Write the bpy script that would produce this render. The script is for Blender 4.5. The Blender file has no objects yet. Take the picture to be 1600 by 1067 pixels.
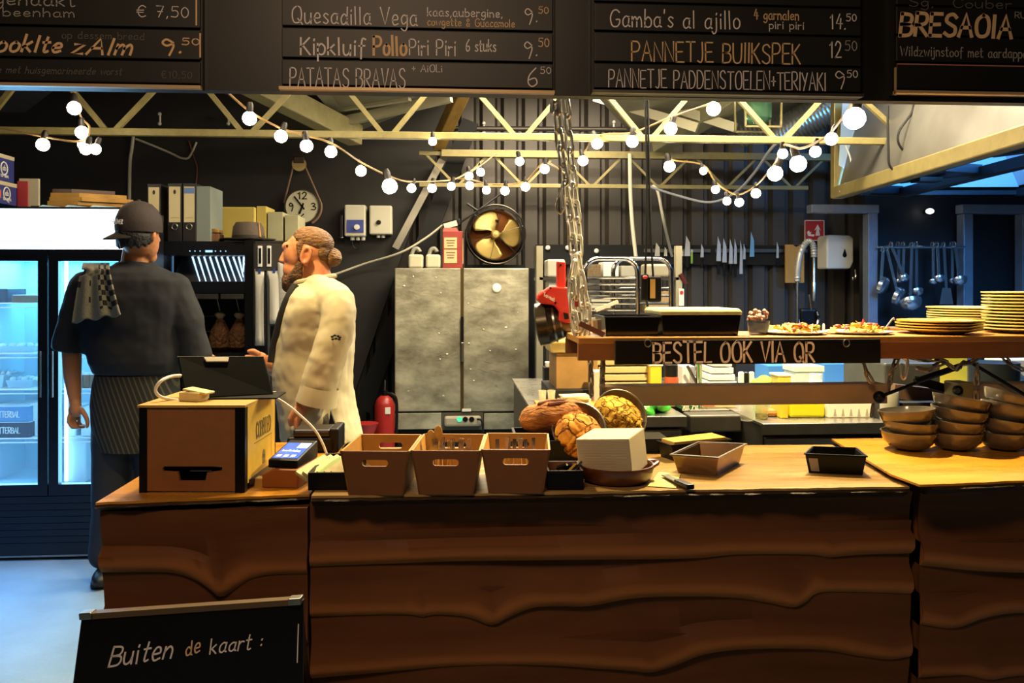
import bpy, bmesh, math, random
from mathutils import Vector, Matrix, Euler

SC = bpy.context.scene
COL = SC.collection
rnd = random.Random(7)
pi = math.pi
# ------------------------------------------------------------------ camera, world, lamps
YAW = math.radians(4.0)
EYE = Vector((0, 0, 1.47))
FPX, CX, CY = 1300.0, 800.0, 445.0
cd = bpy.data.cameras.new('camera')
cd.sensor_width = 36.0
cd.lens = 36.0 * FPX / 1600.0
cd.shift_y = -(533.5 - CY) / 1600.0
cd.clip_start = 0.05
cam = bpy.data.objects.new('camera', cd)
cam.location = EYE
cam.rotation_euler = (pi / 2, 0, -YAW)
COL.objects.link(cam)
SC.camera = cam
SC.view_settings.view_transform = 'Standard'
SC.view_settings.look = 'None'
SC.view_settings.exposure = 0.0
SC.view_settings.gamma = 1.0
SC.view_settings.use_curve_mapping = False
wd = bpy.data.worlds.new('dim_room')
SC.world = wd
wd.use_nodes = True
wd.node_tree.nodes['Background'].inputs[0].default_value = (1.0, 0.8, 0.6, 1)
wd.node_tree.nodes['Background'].inputs[1].default_value = 0.02

def lamp(kind, name, loc, power, color, size=0.1, rot=(0, 0, 0), size_y=None, spot=None, blend=0.5):
    l = bpy.data.lights.new(name, kind)
    l.energy = power
    l.color = color
    if kind == 'AREA':
        l.size = size
        if size_y:
            l.shape = 'RECTANGLE'; l.size_y = size_y
    else:
        l.shadow_soft_size = size
    if kind == 'SPOT':
        l.spot_size = spot; l.spot_blend = blend
    o = bpy.data.objects.new(name, l)
    o.location = loc; o.rotation_euler = rot
    COL.objects.link(o)
    return o

WARM = (1.0, 0.72, 0.38)
lamp('AREA', 'kitchen_ceiling_lamp', (1.2, 4.5, 3.0), 240, (1.0, 0.86, 0.60), 2.4, size_y=0.5)
lamp('AREA', 'kitchen_rear_lamp', (0.9, 6.0, 3.2), 150, (1.0, 0.84, 0.60), 1.6, size_y=0.5)
lamp('AREA', 'left_aisle_lamp', (-1.0, 3.6, 2.9), 34, (1.0, 0.80, 0.52), 0.9, size_y=0.5)
lamp('SPOT', 'counter_work_lamp', (1.22, 2.97, 2.42), 420, (1.0, 0.76, 0.36), 0.05, (math.radians(-2), 0, 0), spot=math.radians(120))
lamp('SPOT', 'till_work_lamp', (-0.65, 2.85, 2.5), 150, (1.0, 0.76, 0.36), 0.05, (math.radians(-3), 0, 0), spot=math.radians(110))
lamp('AREA', 'dining_room_lamp', (-0.3, 0.2, 3.0), 34, (1.0, 0.68, 0.42), 0.6, (math.radians(32), 0, 0), size_y=0.3)
lamp('AREA', 'hood_tube_lamp', (3.16, 4.4, 2.62), 230, (0.10, 0.42, 1.0), 0.8, (math.radians(22), 0, 0), size_y=1.9)
lamp('SPOT', 'added_aisle_fill', (-2.5, 3.1, 3.1), 760, (0.07, 0.40, 1.0), 0.3, (math.radians(10), math.radians(12), 0), spot=math.radians(62), blend=.8)  # unseen blue spot added to tint and brighten the aisle floor

# ------------------------------------------------------------------ picture -> place
FW = Vector((math.sin(YAW), math.cos(YAW), 0))
RT = Vector((math.cos(YAW), -math.sin(YAW), 0))
def ray(px, py):
    return FW + RT * ((px - CX) / FPX) + Vector((0, 0, (CY - py) / FPX))
def W(px, py, Y):
    d = ray(px, py)
    return EYE + d * (Y / d.y)
def WZ(px, py, z):
    d = ray(px, py)
    return EYE + d * ((z - EYE.z) / d.z)
def MPP(px, Y):                       # metres per pixel at that place
    return Y / ray(px, CY).y / FPX

# ------------------------------------------------------------------ materials
def lin(h):
    h = h.lstrip('#')
    out = []
    for i in (0, 2, 4):
        c = int(h[i:i + 2], 16) / 255.0
        out.append(c / 12.92 if c <= 0.04045 else ((c + 0.055) / 1.055) ** 2.4)
    return tuple(out) + (1.0,)
MC = {}
def mat(name, col, rough=0.5, metal=0.0, var=0.0, vscale=8.0, bump=0.0, bscale=40.0, stretch=(1, 1, 1), col2=None,
        emit=0.0, trans=0.0, alpha=1.0, spec=0.5, coat=0.0, contrast=(0.3, 0.7), ior=1.45, rvar=0.0, bdet=5):
    if name in MC:
        return MC[name]
    m = bpy.data.materials.new(name)
    m.use_nodes = True
    nt = m.node_tree
    p = nt.nodes['Principled BSDF']
    c = lin(col) if isinstance(col, str) else tuple(col) + (1.0,)
    p.inputs['Base Color'].default_value = c
    p.inputs['Roughness'].default_value = rough
    p.inputs['Metallic'].default_value = metal
    p.inputs['Specular IOR Level'].default_value = spec
    p.inputs['IOR'].default_value = ior
    p.inputs['Coat Weight'].default_value = coat
    p.inputs['Transmission Weight'].default_value = trans
    p.inputs['Alpha'].default_value = alpha
    if emit:
        p.inputs['Emission Color'].default_value = c
        p.inputs['Emission Strength'].default_value = emit
    if var or bump or rvar:
        tc = nt.nodes.new('ShaderNodeTexCoord')
        mp = nt.nodes.new('ShaderNodeMapping')
        mp.inputs['Scale'].default_value = stretch
        nt.links.new(tc.outputs['Object'], mp.inputs['Vector'])
    if var or rvar:
        n = nt.nodes.new('ShaderNodeTexNoise')
        n.inputs['Scale'].default_value = vscale
        n.inputs['Detail'].default_value = 6
        n.inputs['Roughness'].default_value = 0.62
        nt.links.new(mp.outputs['Vector'], n.inputs['Vector'])
        r = nt.nodes.new('ShaderNodeValToRGB')
        r.color_ramp.elements[0].position = contrast[0]
        r.color_ramp.elements[1].position = contrast[1]
        c2 = lin(col2) if col2 else tuple(max(0, x * (1 - var)) for x in c[:3]) + (1,)
        r.color_ramp.elements[0].color = c2
        r.color_ramp.elements[1].color = c
        nt.links.new(n.outputs['Fac'], r.inputs['Fac'])
        if var:
            nt.links.new(r.outputs['Color'], p.inputs['Base Color'])
        if rvar:
            mr = nt.nodes.new('ShaderNodeMapRange')
            mr.inputs['To Min'].default_value = max(0.02, rough - rvar)
            mr.inputs['To Max'].default_value = rough + rvar
            nt.links.new(n.outputs['Fac'], mr.inputs['Value'])
            nt.links.new(mr.outputs['Result'], p.inputs['Roughness'])
    if bump:
        n2 = nt.nodes.new('ShaderNodeTexNoise')
        n2.inputs['Scale'].default_value = bscale
        n2.inputs['Detail'].default_value = bdet
        nt.links.new(mp.outputs['Vector'], n2.inputs['Vector'])
        b = nt.nodes.new('ShaderNodeBump')
        b.inputs['Strength'].default_value = bump
        b.inputs['Distance'].default_value = 0.02
        nt.links.new(n2.outputs['Fac'], b.inputs['Height'])
        nt.links.new(b.outputs['Normal'], p.inputs['Normal'])
    MC[name] = m
    return m

# ------------------------------------------------------------------ mesh builder (world coordinates)
def frame_from(d, up=Vector((0, 0, 1))):
    d = d.normalized()
    if abs(d.dot(up)) > 0.98:
        up = Vector((1, 0, 0))
    a = d.cross(up).normalized()
    b = a.cross(d).normalized()
    return a, b
def catmull(pts, n=6, closed=False):
    pts = [Vector(p) for p in pts]
    if len(pts) < 3:
        return pts
    out = []
    m = len(pts)
    for i in range(m if closed else m - 1):
        p0 = pts[(i - 1) % m] if (closed or i > 0) else pts[0]
        p1 = pts[i]; p2 = pts[(i + 1) % m]
        p3 = pts[(i + 2) % m] if (closed or i + 2 < m) else pts[-1]
        for k in range(n):
            t = k / n
            out.append(0.5 * ((2 * p1) + (p2 - p0) * t + (2 * p0 - 5 * p1 + 4 * p2 - p3) * t * t + (3 * p1 - p0 - 3 * p2 + p3) * t ** 3))
    if not closed:
        out.append(pts[-1])
    return out

class MB:
    def __init__(s):
        s.v = []; s.f = []
    def add(s, vs, fs):
        o = len(s.v)
        s.v += [Vector(v) for v in vs]
        s.f += [tuple(i + o for i in f) for f in fs]
        return s
    def box(s, x0, x1, y0, y1, z0, z1, M=None):
        vs = [Vector((x, y, z)) for x in (x0, x1) for y in (y0, y1) for z in (z0, z1)]
        if M is not None:
            vs = [M @ v for v in vs]
        return s.add(vs, [(0, 1, 3, 2), (4, 6, 7, 5), (0, 4, 5, 1), (2, 3, 7, 6), (0, 2, 6, 4), (1, 5, 7, 3)])
    def cbox(s, c, sz, rot=None):
        M = Matrix.Translation(Vector(c)) @ (rot.to_matrix().to_4x4() if rot is not None else Matrix.Identity(4))
        a, b, d = sz[0] / 2, sz[1] / 2, sz[2] / 2
        return s.box(-a, a, -b, b, -d, d, M)
    def bar(s, p0, p1, w, h, up=Vector((0, 0, 1))):
        p0 = Vector(p0); p1 = Vector(p1)
        a, b = frame_from(p1 - p0, Vector(up))
        vs = [p + a * (w / 2 * i) + b * (h / 2 * j) for p in (p0, p1) for i, j in ((-1, -1), (1, -1), (1, 1), (-1, 1))]
        return s.add(vs, [(0, 3, 2, 1), (4, 5, 6, 7), (0, 1, 5, 4), (1, 2, 6, 5), (2, 3, 7, 6), (3, 0, 4, 7)])
    def loft(s, rings, cap=True, closed=False):
        n = len(rings[0])
        vs = [v for r in rings for v in r]
        fs = []
        m = len(rings)
        for i in range(m if closed else m - 1):
            j = (i + 1) % m
            for k in range(n):
                l = (k + 1) % n
                fs.append((i * n + k, i * n + l, j * n + l, j * n + k))
        if cap and not closed:
            fs.append(tuple(range(n - 1, -1, -1)))
            fs.append(tuple((m - 1) * n + k for k in range(n)))
        return s.add(vs, fs)
    def tube(s, pts, r, seg=8, closed=False, cap=True):
        pts = [Vector(p) for p in pts]
        m = len(pts)
        rr = r if isinstance(r, (list, tuple)) else [r] * m
        rings = []
        a = None
        for i in range(m):
            if closed:
                d = pts[(i + 1) % m] - pts[i - 1]
            else:
                d = pts[min(i + 1, m - 1)] - pts[max(i - 1, 0)]
            if d.length < 1e-9:
                d = Vector((0, 0, 1))
            d.normalize()
            if a is None:
                a, b = frame_from(d)
            else:
                a = (a - d * a.dot(d))
                a = a.normalized() if a.length > 1e-6 else frame_from(d)[0]
                b = d.cross(a)
            b = d.cross(a)
            rings.append([pts[i] + (a * math.cos(2 * pi * k / seg) + b * math.sin(2 * pi * k / seg)) * rr[i] for k in range(seg)])
        return s.loft(rings, cap, closed)
    def cyl(s, p0, p1, r0, r1=None, seg=20):
        return s.tube([p0, p1], [r0, r0 if r1 is None else r1], seg)
    def lathe(s, prof, c=(0, 0, 0), seg=28, M=None, close=False):
        c = Vector(c)
        rings = []
        for r, z in prof:
            ring = []
            for k in range(seg):
                p = Vector((max(r, 1e-4) * math.cos(2 * pi * k / seg), max(r, 1e-4) * math.sin(2 * pi * k / seg), z))
                if M is not None:
                    p = M @ p
                ring.append(c + p)
            rings.append(ring)
        return s.loft(rings, not close, close)
    def prism(s, poly, f0, f1):          # poly of 2-D points; f0/f1 map (a,b) to 3-D
        n = len(poly)
        vs = [f0(*p) for p in poly] + [f1(*p) for p in poly]
        fs = [tuple(range(n - 1, -1, -1)), tuple(range(n, 2 * n))]
        fs += [(k, (k + 1) % n, n + (k + 1) % n, n + k) for k in range(n)]
        return s.add(vs, fs)
    def ell(s, c, r, M=None, seg=20, rings=12):
        c = Vector(c)
        if not isinstance(r, (tuple, list)):
            r = (r, r, r)
        vs = []; fs = []
        for i in range(rings + 1):
            th = pi * i / rings
            for k in range(seg):
                ph = 2 * pi * k / seg
                st = max(math.sin(th), 1e-3)
                p = Vector((r[0] * st * math.cos(ph), r[1] * st * math.sin(ph), r[2] * math.cos(th)))
                if M is not None:
                    p = M @ p
                vs.append(c + p)
        for i in range(rings):
            for k in range(seg):
                l = (k + 1) % seg
                fs.append((i * seg + k, (i + 1) * seg + k, (i + 1) * seg + l, i * seg + l))
        fs.append(tuple(range(seg)))
        fs.append(tuple(rings * seg + k for k in range(seg - 1, -1, -1)))
        return s.add(vs, fs)
    def cap(s, p0, r0, p1, r1, seg=14):
        p0 = Vector(p0); p1 = Vector(p1)
        d = p1 - p0; L = d.length; d.normalize()
        pts = []; rr = []
        for k in range(5):
            t = pi / 2 * k / 5
            pts.append(p0 - d * r0 * math.cos(t)); rr.append(max(r0 * math.sin(t), r0 * 0.05))
        pts.append(p0); rr.append(r0); pts.append(p1); rr.append(r1)
        for k in range(1, 6):
            t = pi / 2 * k / 5
            pts.append(p1 + d * r1 * math.sin(t)); rr.append(max(r1 * math.cos(t), r1 * 0.05))
        return s.tube(pts, rr, seg)
    def grid(s, fn, nu, nv, thick=None):
        vs = [fn(i / nu, j / nv) for j in range(nv + 1) for i in range(nu + 1)]
        fs = [(j * (nu + 1) + i, j * (nu + 1) + i + 1, (j + 1) * (nu + 1) + i + 1, (j + 1) * (nu + 1) + i) for j in range(nv) for i in range(nu)]
        return s.add(vs, fs)
    # -------------------------------------------------------------- finishing
    def mesh(s, name, m, inv, smooth, recalc=True):
        me = bpy.data.meshes.new(name)
        vs = s.v if inv is None else [inv @ v for v in s.v]
        me.from_pydata([tuple(v) for v in vs], [], s.f)
        if recalc:
            bm = bmesh.new(); bm.from_mesh(me)
            bmesh.ops.recalc_face_normals(bm, faces=bm.faces)
            bm.to_mesh(me); bm.free()
        if smooth:
            me.shade_smooth()
            me.set_sharp_from_angle(angle=math.radians(smooth if smooth > 1 else 40))
        if m is not None:
            me.materials.append(m)
        me.update()
        return me
    def obj(s, name, m, parent=None, smooth=40, bevel=0.0, label=None, loc=None, kind=None, local=False):
        inv = None
        if parent is not None and not local:
            r = parent
            while r.parent is not None:
                r = r.parent
            inv = RM(r).inverted()
        elif loc is not None:
            inv = Matrix.Translation(-Vector(loc))
        me = s.mesh(name, m, inv, smooth)
        o = bpy.data.objects.new(name, me)
        COL.objects.link(o)
        if parent is not None:
            o.parent = parent
        elif loc is not None:
            o.location = loc
        if bevel:
            b = o.modifiers.new('bevel', 'BEVEL')
            b.width = bevel; b.segments = 2; b.limit_method = 'ANGLE'; b.angle_limit = math.radians(35)
        if label:
            o['label'] = label
        if kind:
            o['kind'] = kind
        return o
    def thing(s, name, label, cat, m, group=None, **kw):     # a thing that is one mesh, origin at its base
        xs = [v.x for v in s.v]; ys = [v.y for v in s.v]; zs = [v.z for v in s.v]
        loc = Vector(((min(xs) + max(xs)) / 2, (min(ys) + max(ys)) / 2, min(zs)))
        o = s.obj(name, m, None, loc=loc, **kw)
        tag(o, label, cat, group)
        return o

def RM(r):
    return Matrix.Translation(r.location) @ r.rotation_euler.to_matrix().to_4x4()
def tag(o, label, cat, group=None, kind=None):
    o['label'] = label; o['category'] = cat
    if group:
        o['group'] = group
    if kind:
        o['kind'] = kind
    return o
def T(name, label, cat, loc, group=None, rot=(0, 0, 0)):
    o = bpy.data.objects.new(name, None)
    o.empty_display_size = 0.05
    o.location = loc; o.rotation_euler = rot
    COL.objects.link(o)
    return tag(o, label, cat, group)
def kids(o):
    return [c for c in bpy.data.objects if c.parent is o]
def dup(root, loc, rot=None, label=None, group=None, scale=None):
    def cp(o, par):
        c = o.copy(); COL.objects.link(c)
        if par is not None:
            c.parent = par
        for ch in kids(o):
            cp(ch, c)
        return c
    r = cp(root, None)
    r.location = loc
    if rot is not None:
        r.rotation_euler = rot
    if scale is not None:
        r.scale = (scale,) * 3 if not isinstance(scale, (tuple, list)) else scale
    if label:
        r['label'] = label
    if group:
        r['group'] = group
    return r
def struct(mb, name, m, smooth=0, label=None, **kw):
    o = mb.obj(name, m, None, smooth=smooth, **kw)
    o['kind'] = 'structure'
    return o

def blob(mb, name, m, parent, voxel=0.008, it=6, label=None, factor=0.5, folds=None):   # union of closed pieces -> one continuous skin
    tmp = mb.obj('tmp', None, parent, smooth=0)
    r = tmp.modifiers.new('r', 'REMESH'); r.mode = 'VOXEL'; r.voxel_size = voxel; r.use_smooth_shade = True
    if it:
        sm = tmp.modifiers.new('s', 'SMOOTH'); sm.factor = factor; sm.iterations = it
    if folds:
        for k, (st, sz) in enumerate(folds):
            tx = bpy.data.textures.new('folds', 'CLOUDS'); tx.noise_scale = sz; tx.noise_depth = 1
            dm = tmp.modifiers.new('d', 'DISPLACE'); dm.texture = tx; dm.strength = st; dm.mid_level = .5; dm.texture_coords = 'LOCAL'
    dg = bpy.context.evaluated_depsgraph_get()
    dg.update()
    me = bpy.data.meshes.new_from_object(tmp.evaluated_get(dg))
    me.name = name
    old = tmp.data
    bpy.data.objects.remove(tmp); bpy.data.meshes.remove(old)
    me.materials.clear(); me.materials.append(m)
    me.shade_smooth()
    o = bpy.data.objects.new(name, me)
    COL.objects.link(o)
    if parent is not None:
        o.parent = parent
    if label:
        o['label'] = label
    return o

# ------------------------------------------------------------------ chalk handwriting
GL = {
'A':(.65,"0,0 .32,1 .64,0;.12,.38 .52,.38"),'B':(.56,"0,0 0,1;~0,1 .4,.95 .5,.76 .38,.55 0,.52;~0,.52 .45,.48 .56,.26 .42,.04 0,0"),
'C':(.6,"~.58,.82 .4,1 .15,.9 .02,.5 .15,.08 .4,0 .6,.16"),'D':(.6,"0,0 0,1;~0,1 .35,.95 .58,.6 .5,.2 .3,.02 0,0"),
'E':(.52,"0,0 0,1;0,1 .5,1;0,.5 .42,.52;0,0 .52,0"),'F':(.5,"0,0 0,1;0,1 .5,1;0,.5 .4,.52"),
'G':(.66,"~.6,.85 .4,1 .15,.9 .02,.5 .15,.06 .45,0 .62,.2 .62,.42 .4,.42"),'H':(.6,"0,0 0,1;.58,0 .58,1;0,.5 .58,.5"),
'I':(.1,".05,0 .05,1"),'J':(.4,"~.35,1 .36,.3 .25,0 .02,.06"),'K':(.55,"0,0 0,1;.5,1 0,.45;.12,.55 .55,0"),
'L':(.45,"0,1 0,0 .45,0"),'M':(.75,"0,0 .05,1 .38,.3 .7,1 .75,0"),'N':(.6,"0,0 0,1 .58,0 .58,1"),
'O':(.66,"~.33,1 .08,.8 .02,.45 .12,.08 .35,0 .58,.12 .64,.5 .55,.88 .33,1"),'P':(.55,"0,0 0,1;~0,1 .4,.97 .54,.75 .4,.5 0,.45"),
'Q':(.7,"~.33,1 .08,.8 .02,.45 .12,.08 .35,0 .58,.12 .64,.5 .55,.88 .33,1;.4,.25 .72,-.08"),
'R':(.56,"0,0 0,1;~0,1 .4,.97 .52,.76 .4,.52 0,.46;.15,.46 .56,0"),
'S':(.55,"~.52,.86 .35,1 .1,.92 .06,.68 .28,.52 .5,.38 .5,.1 .25,0 .02,.12"),'T':(.6,"0,1 .6,1;.3,1 .3,0"),
'U':(.6,"~0,1 .02,.25 .15,.02 .42,.02 .56,.25 .6,1"),'V':(.6,"0,1 .3,0 .6,1"),'W':(.85,"0,1 .2,0 .42,.8 .62,0 .85,1"),
'Y':(.55,"0,1 .28,.5;.55,1 .15,0"),'Z':(.6,"0,1 .58,1 0,0 .6,0"),
'a':(.48,"~.42,.52 .22,.6 .03,.4 .05,.1 .22,0 .4,.16;~.42,.58 .4,.1 .5,.02"),'b':(.45,"0,1 0,0;~0,.35 .2,.58 .42,.4 .4,.1 .2,0 0,.1"),
'c':(.4,"~.38,.5 .2,.6 .02,.32 .15,0 .4,.1"),'d':(.48,"~.42,.4 .22,.6 .03,.35 .1,.02 .3,.05 .42,.25;.43,1 .42,0 .5,0"),
'e':(.44,"~.03,.3 .38,.34 .34,.56 .15,.58 .02,.3 .15,.02 .42,.1"),'f':(.36,"~.38,.95 .22,1 .15,.7 .14,-.2;0,.55 .34,.57"),
'g':(.46,"~.4,.5 .2,.6 .03,.35 .15,.05 .38,.2;~.42,.58 .42,-.1 .25,-.35 .02,-.22"),'h':(.45,"0,1 0,0;~0,.35 .2,.58 .38,.45 .4,0"),
'i':(.12,".05,.58 .06,0;.05,.78 .07,.86"),'j':(.2,"~.12,.58 .12,-.15 -.05,-.32 -.15,-.2;.12,.78 .14,.86"),
'k':(.42,"0,1 0,0;.36,.58 0,.25;.1,.33 .4,0"),'l':(.14,".04,1 .06,0"),
'm':(.66,"0,.6 0,0;~0,.35 .18,.6 .3,.4 .3,0;~.3,.35 .48,.6 .6,.4 .62,0"),'n':(.44,"0,.6 0,0;~0,.35 .2,.6 .38,.42 .4,0"),
'o':(.44,"~.22,.6 .03,.42 .05,.1 .22,0 .4,.12 .42,.42 .22,.6"),'p':(.44,"0,.6 0,-.35;~0,.4 .2,.6 .42,.42 .38,.1 .18,0 0,.1"),
'r':(.32,"0,.6 0,0;~0,.35 .14,.56 .32,.54"),'s':(.36,"~.34,.52 .18,.6 .05,.48 .18,.32 .34,.16 .2,0 .02,.08"),
't':(.34,"~.14,.95 .14,.15 .22,0 .34,.06;0,.62 .32,.64"),'u':(.46,"~0,.6 .02,.15 .16,0 .34,.12 .4,.3;.42,.6 .42,0"),
'v':(.42,"0,.6 .2,0 .42,.6"),'w':(.62,"0,.6 .15,0 .3,.5 .45,0 .62,.6"),'y':(.42,"0,.6 .2,.05;.42,.6 .1,-.35"),'z':(.42,"0,.58 .4,.58 0,0 .42,0"),
'0':(.5,"~.25,1 .06,.75 .04,.3 .22,0 .44,.2 .46,.7 .25,1"),'1':(.3,".02,.75 .2,1 .2,0"),'2':(.5,"~.03,.75 .2,1 .45,.85 .38,.5 .03,0;.03,0 .5,.02"),
'3':(.5,"~.03,.9 .3,1 .44,.78 .2,.53;~.2,.53 .5,.4 .42,.05 .03,.06"),'4':(.52,".3,1 .03,.35 .52,.35;.38,.7 .36,0"),'5':(.5,".48,1 .1,1 .07,.58;~.07,.58 .35,.62 .48,.35 .35,.03 .03,.06"),
'6':(.48,"~.4,1 .1,.6 .04,.2 .22,0 .45,.18 .36,.45 .08,.35"),'7':(.48,".02,1 .48,1 .15,0;.1,.5 .4,.5"),'8':(.48,"~.24,1 .06,.78 .24,.54 .46,.25 .24,0 .04,.25 .24,.54 .42,.78 .24,1"),
'9':(.48,"~.44,.75 .2,1 .05,.75 .2,.52 .42,.65 .44,.4 .3,-.2"),'€':(.6,"~.58,.85 .35,1 .12,.75 .1,.3 .3,0 .58,.1;0,.58 .45,.6;0,.4 .42,.4"),
',':(.12,".08,.05 .02,-.15"),'.':(.1,".03,0 .06,.05"),'+':(.4,"0,.45 .38,.45;.19,.7 .19,.2"),"'":(.1,".05,1 .03,.8"),'&':(.55,"~.5,.0 .1,.75 .25,1 .38,.8 .05,.2 .25,0 .5,.35"),
':':(.1,".04,.12 .06,.18;.04,.48 .06,.54"),'-':(.35,"0,.45 .3,.45"),'%':(.6,".55,1 .05,0;~.12,.95 .02,.8 .15,.68 .22,.85 .12,.95;~.45,.35 .36,.2 .48,.05 .58,.2 .45,.35")}
def write(mb, text, o, xd, zd, h, width=None, sw=0.1, jit=0.02, thick=0.0012, italic=0.0, seed=1):
    rg = random.Random(seed * 131 + len(text))
    o = Vector(o); xd = Vector(xd).normalized(); zd = Vector(zd).normalized()
    nd = xd.cross(zd).normalized()
    gap = 0.17
    tot = sum(0.5 if c == ' ' else GL[c][0] + gap for c in text) - gap
    sx = h if width is None else width / tot
    x = 0.0
    hw = h * sw / 2
    for c in text:
        if c == ' ':
            x += 0.5; continue
        w, g = GL[c]
        jz = rg.uniform(-jit, jit); jr = rg.uniform(-jit, jit) * 1.5; js = 1 + rg.uniform(-jit, jit) * 2
        for st in g.split(';'):
            sm = st.startswith('~')
            pts = [Vector((float(a.split(',')[0]), float(a.split(',')[1]), 0)) for a in st.lstrip('~').split()]
            if sm:
                pts = catmull(pts, 5)
            P = [Vector(((x + p.x + (italic + jr) * p.y) * sx, (p.y * js + jz) * h, 0)) for p in pts]
            rings = []
            for i, p in enumerate(P):
                d = P[min(i + 1, len(P) - 1)] - P[max(i - 1, 0)]
                d = d.normalized() if d.length > 1e-9 else Vector((1, 0, 0))
                q = Vector((-d.y, d.x, 0))
                e = p - d * hw * .8 if i == 0 else (p + d * hw * .8 if i == len(P) - 1 else p)
                ring = []
                for sg, dep in ((1, 0), (1, 1), (-1, 1), (-1, 0)):
                    z = e + q * hw * sg
                    ring.append(o + xd * z.x + zd * z.y - nd * 0 + (nd * thick * dep))
                rings.append(ring)
            mb.loft(rings)
        x += w + gap
    return mb
# ------------------------------------------------------------------ the setting
m_floor = mat('floor_concrete', '#788d9e', 0.55, var=0.25, vscale=2.5, bump=0.05, bscale=60)
m_black = mat('wall_black', '#2a2724', 0.7, var=0.3, vscale=3)
m_corr = mat('wall_corrugated', '#4a443d', 0.45, 0.2, var=0.3, vscale=5, stretch=(1, 1, 0.15))
m_ceil = mat('ceiling_dark', '#26231f', 0.8, var=0.2)
m_white = mat('white_plastic', '#d9d6cc', 0.4)
m_cream = mat('cream_paint', '#877c4e', 0.45, var=0.25, vscale=25)
m_blk = mat('black_plastic', '#0a0a0b', 0.42, spec=.25)
m_blkm = mat('black_matt', '#0b0b0c', 0.8)
m_steel = mat('steel_brushed', '#a6a39b', 0.3, 1.0, var=0.3, vscale=14, stretch=(1, 1, 6))
m_chrome = mat('chrome', '#c9c9cc', 0.12, 1.0)
m_dsteel = mat('steel_dull', '#6b675f', 0.42, 0.9, var=0.3, vscale=10)

struct(MB().box(-4.9, 5.7, -3.0, 7.6, -0.1, 0.0), 'floor', m_floor)
struct(MB().box(-4.9, 5.7, -3.0, 7.6, 3.35, 3.45), 'ceiling', m_ceil)
struct(MB().box(-4.9, -4.8, -3.0, 7.6, 0, 3.35), 'wall_left', m_black)
struct(MB().box(5.6, 5.7, -3.0, 7.6, 0, 3.35), 'wall_right', m_black)
b = MB()
x = -0.9; prof = []
while x < 5.6:
    prof += [(x, 7.42), (x + 0.028, 7.36), (x + 0.135, 7.36), (x + 0.16, 7.42)]
    x += 0.188
vs = []; fs = []
for (px_, py_) in prof:
    vs += [(px_, py_, 0), (px_, py_, 3.35)]
for i in range(len(prof) - 1):
    fs.append((2 * i, 2 * i + 1, 2 * i + 3, 2 * i + 2))
b.add(vs, fs)
b.box(-0.95, 5.6, 7.45, 7.5, 0, 3.35)
struct(b, 'wall_back', m_corr)
# flat black wall on the left with its slanting edge
YP = 7.15
poly = [W(722, 128, YP), W(545, 640, YP)]
poly = [(-4.8, 0), (-4.8, 3.35), (W(730, 100, YP).x, 3.35), (poly[1].x, poly[1].z), (poly[1].x, 0)]
struct(MB().prism(poly, lambda a, c: Vector((a, YP, c)), lambda a, c: Vector((a, YP + 0.08, c))), 'wall_rear', m_black)
def flat_bar(p0, p1, Y, wpx, th, name, m):
    w = wpx * MPP((p0[0] + p1[0]) / 2, Y)
    return MB().bar(W(p0[0], p0[1], Y), W(p1[0], p1[1], Y), w, th, up=(0, 1, 0))
struct(flat_bar((735, 190), (567, 640), YP - 0.07, 26, 0.08, '', None), 'trim_1', m_blkm)
struct(flat_bar((691, 250), (618, 388), YP - 0.1, 11, 0.03, '', None), 'trim_2', mat('edge_strip', '#8f8b80', 0.35, 0.8))
# dark board band across the corrugated wall
b = MB(); p = W(838, 382, 7.3); q = W(1262, 414, 7.3)
struct(b.box(p.x, q.x, 7.3, 7.34, q.z, p.z), 'trim_3', m_blkm)
# pipe rail on the corrugated wall, high up
p = W(580, 200, 7.25); q = W(1120, 203, 7.25)
struct(MB().tube([p, q], 0.022, 10), 'trim_4', mat('pipe_dark', '#4a463f', 0.4, 0.6), smooth=40)

# kitchen end wall with two framed openings
m_kw = mat('kitchen_wall', '#17181d', 0.55, var=0.2)
YK = 6.7
p = W(1352, 300, YK)
struct(MB().box(p.x, 5.6, YK, YK + 0.1, 0, 3.35), 'wall_kitchen', m_kw)
m_frame = mat('frame_grey', '#78818f', 0.4, 0.35, var=0.25, vscale=6)
def px_box(x0, y0, x1, y1, Y, dy, b=None):
    b = b or MB()
    p = W(x0, y0, Y); q = W(x1, y1, Y)
    return b.box(p.x, q.x, Y, Y + dy, q.z, p.z)
b = px_box(1268, 319, 1374, 333, 6.5, 0.1)
px_box(1357, 333, 1372, 640, 6.5, 0.1, b)
struct(b, 'door_1', m_frame, bevel=0.006)
b = px_box(1504, 319, 1606, 334, 6.5, 0.1)
px_box(1506, 334, 1521, 640, 6.5, 0.1, b); px_box(1598, 334, 1613, 640, 6.5, 0.1, b)
struct(b, 'door_2', m_frame, bevel=0.006)

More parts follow.
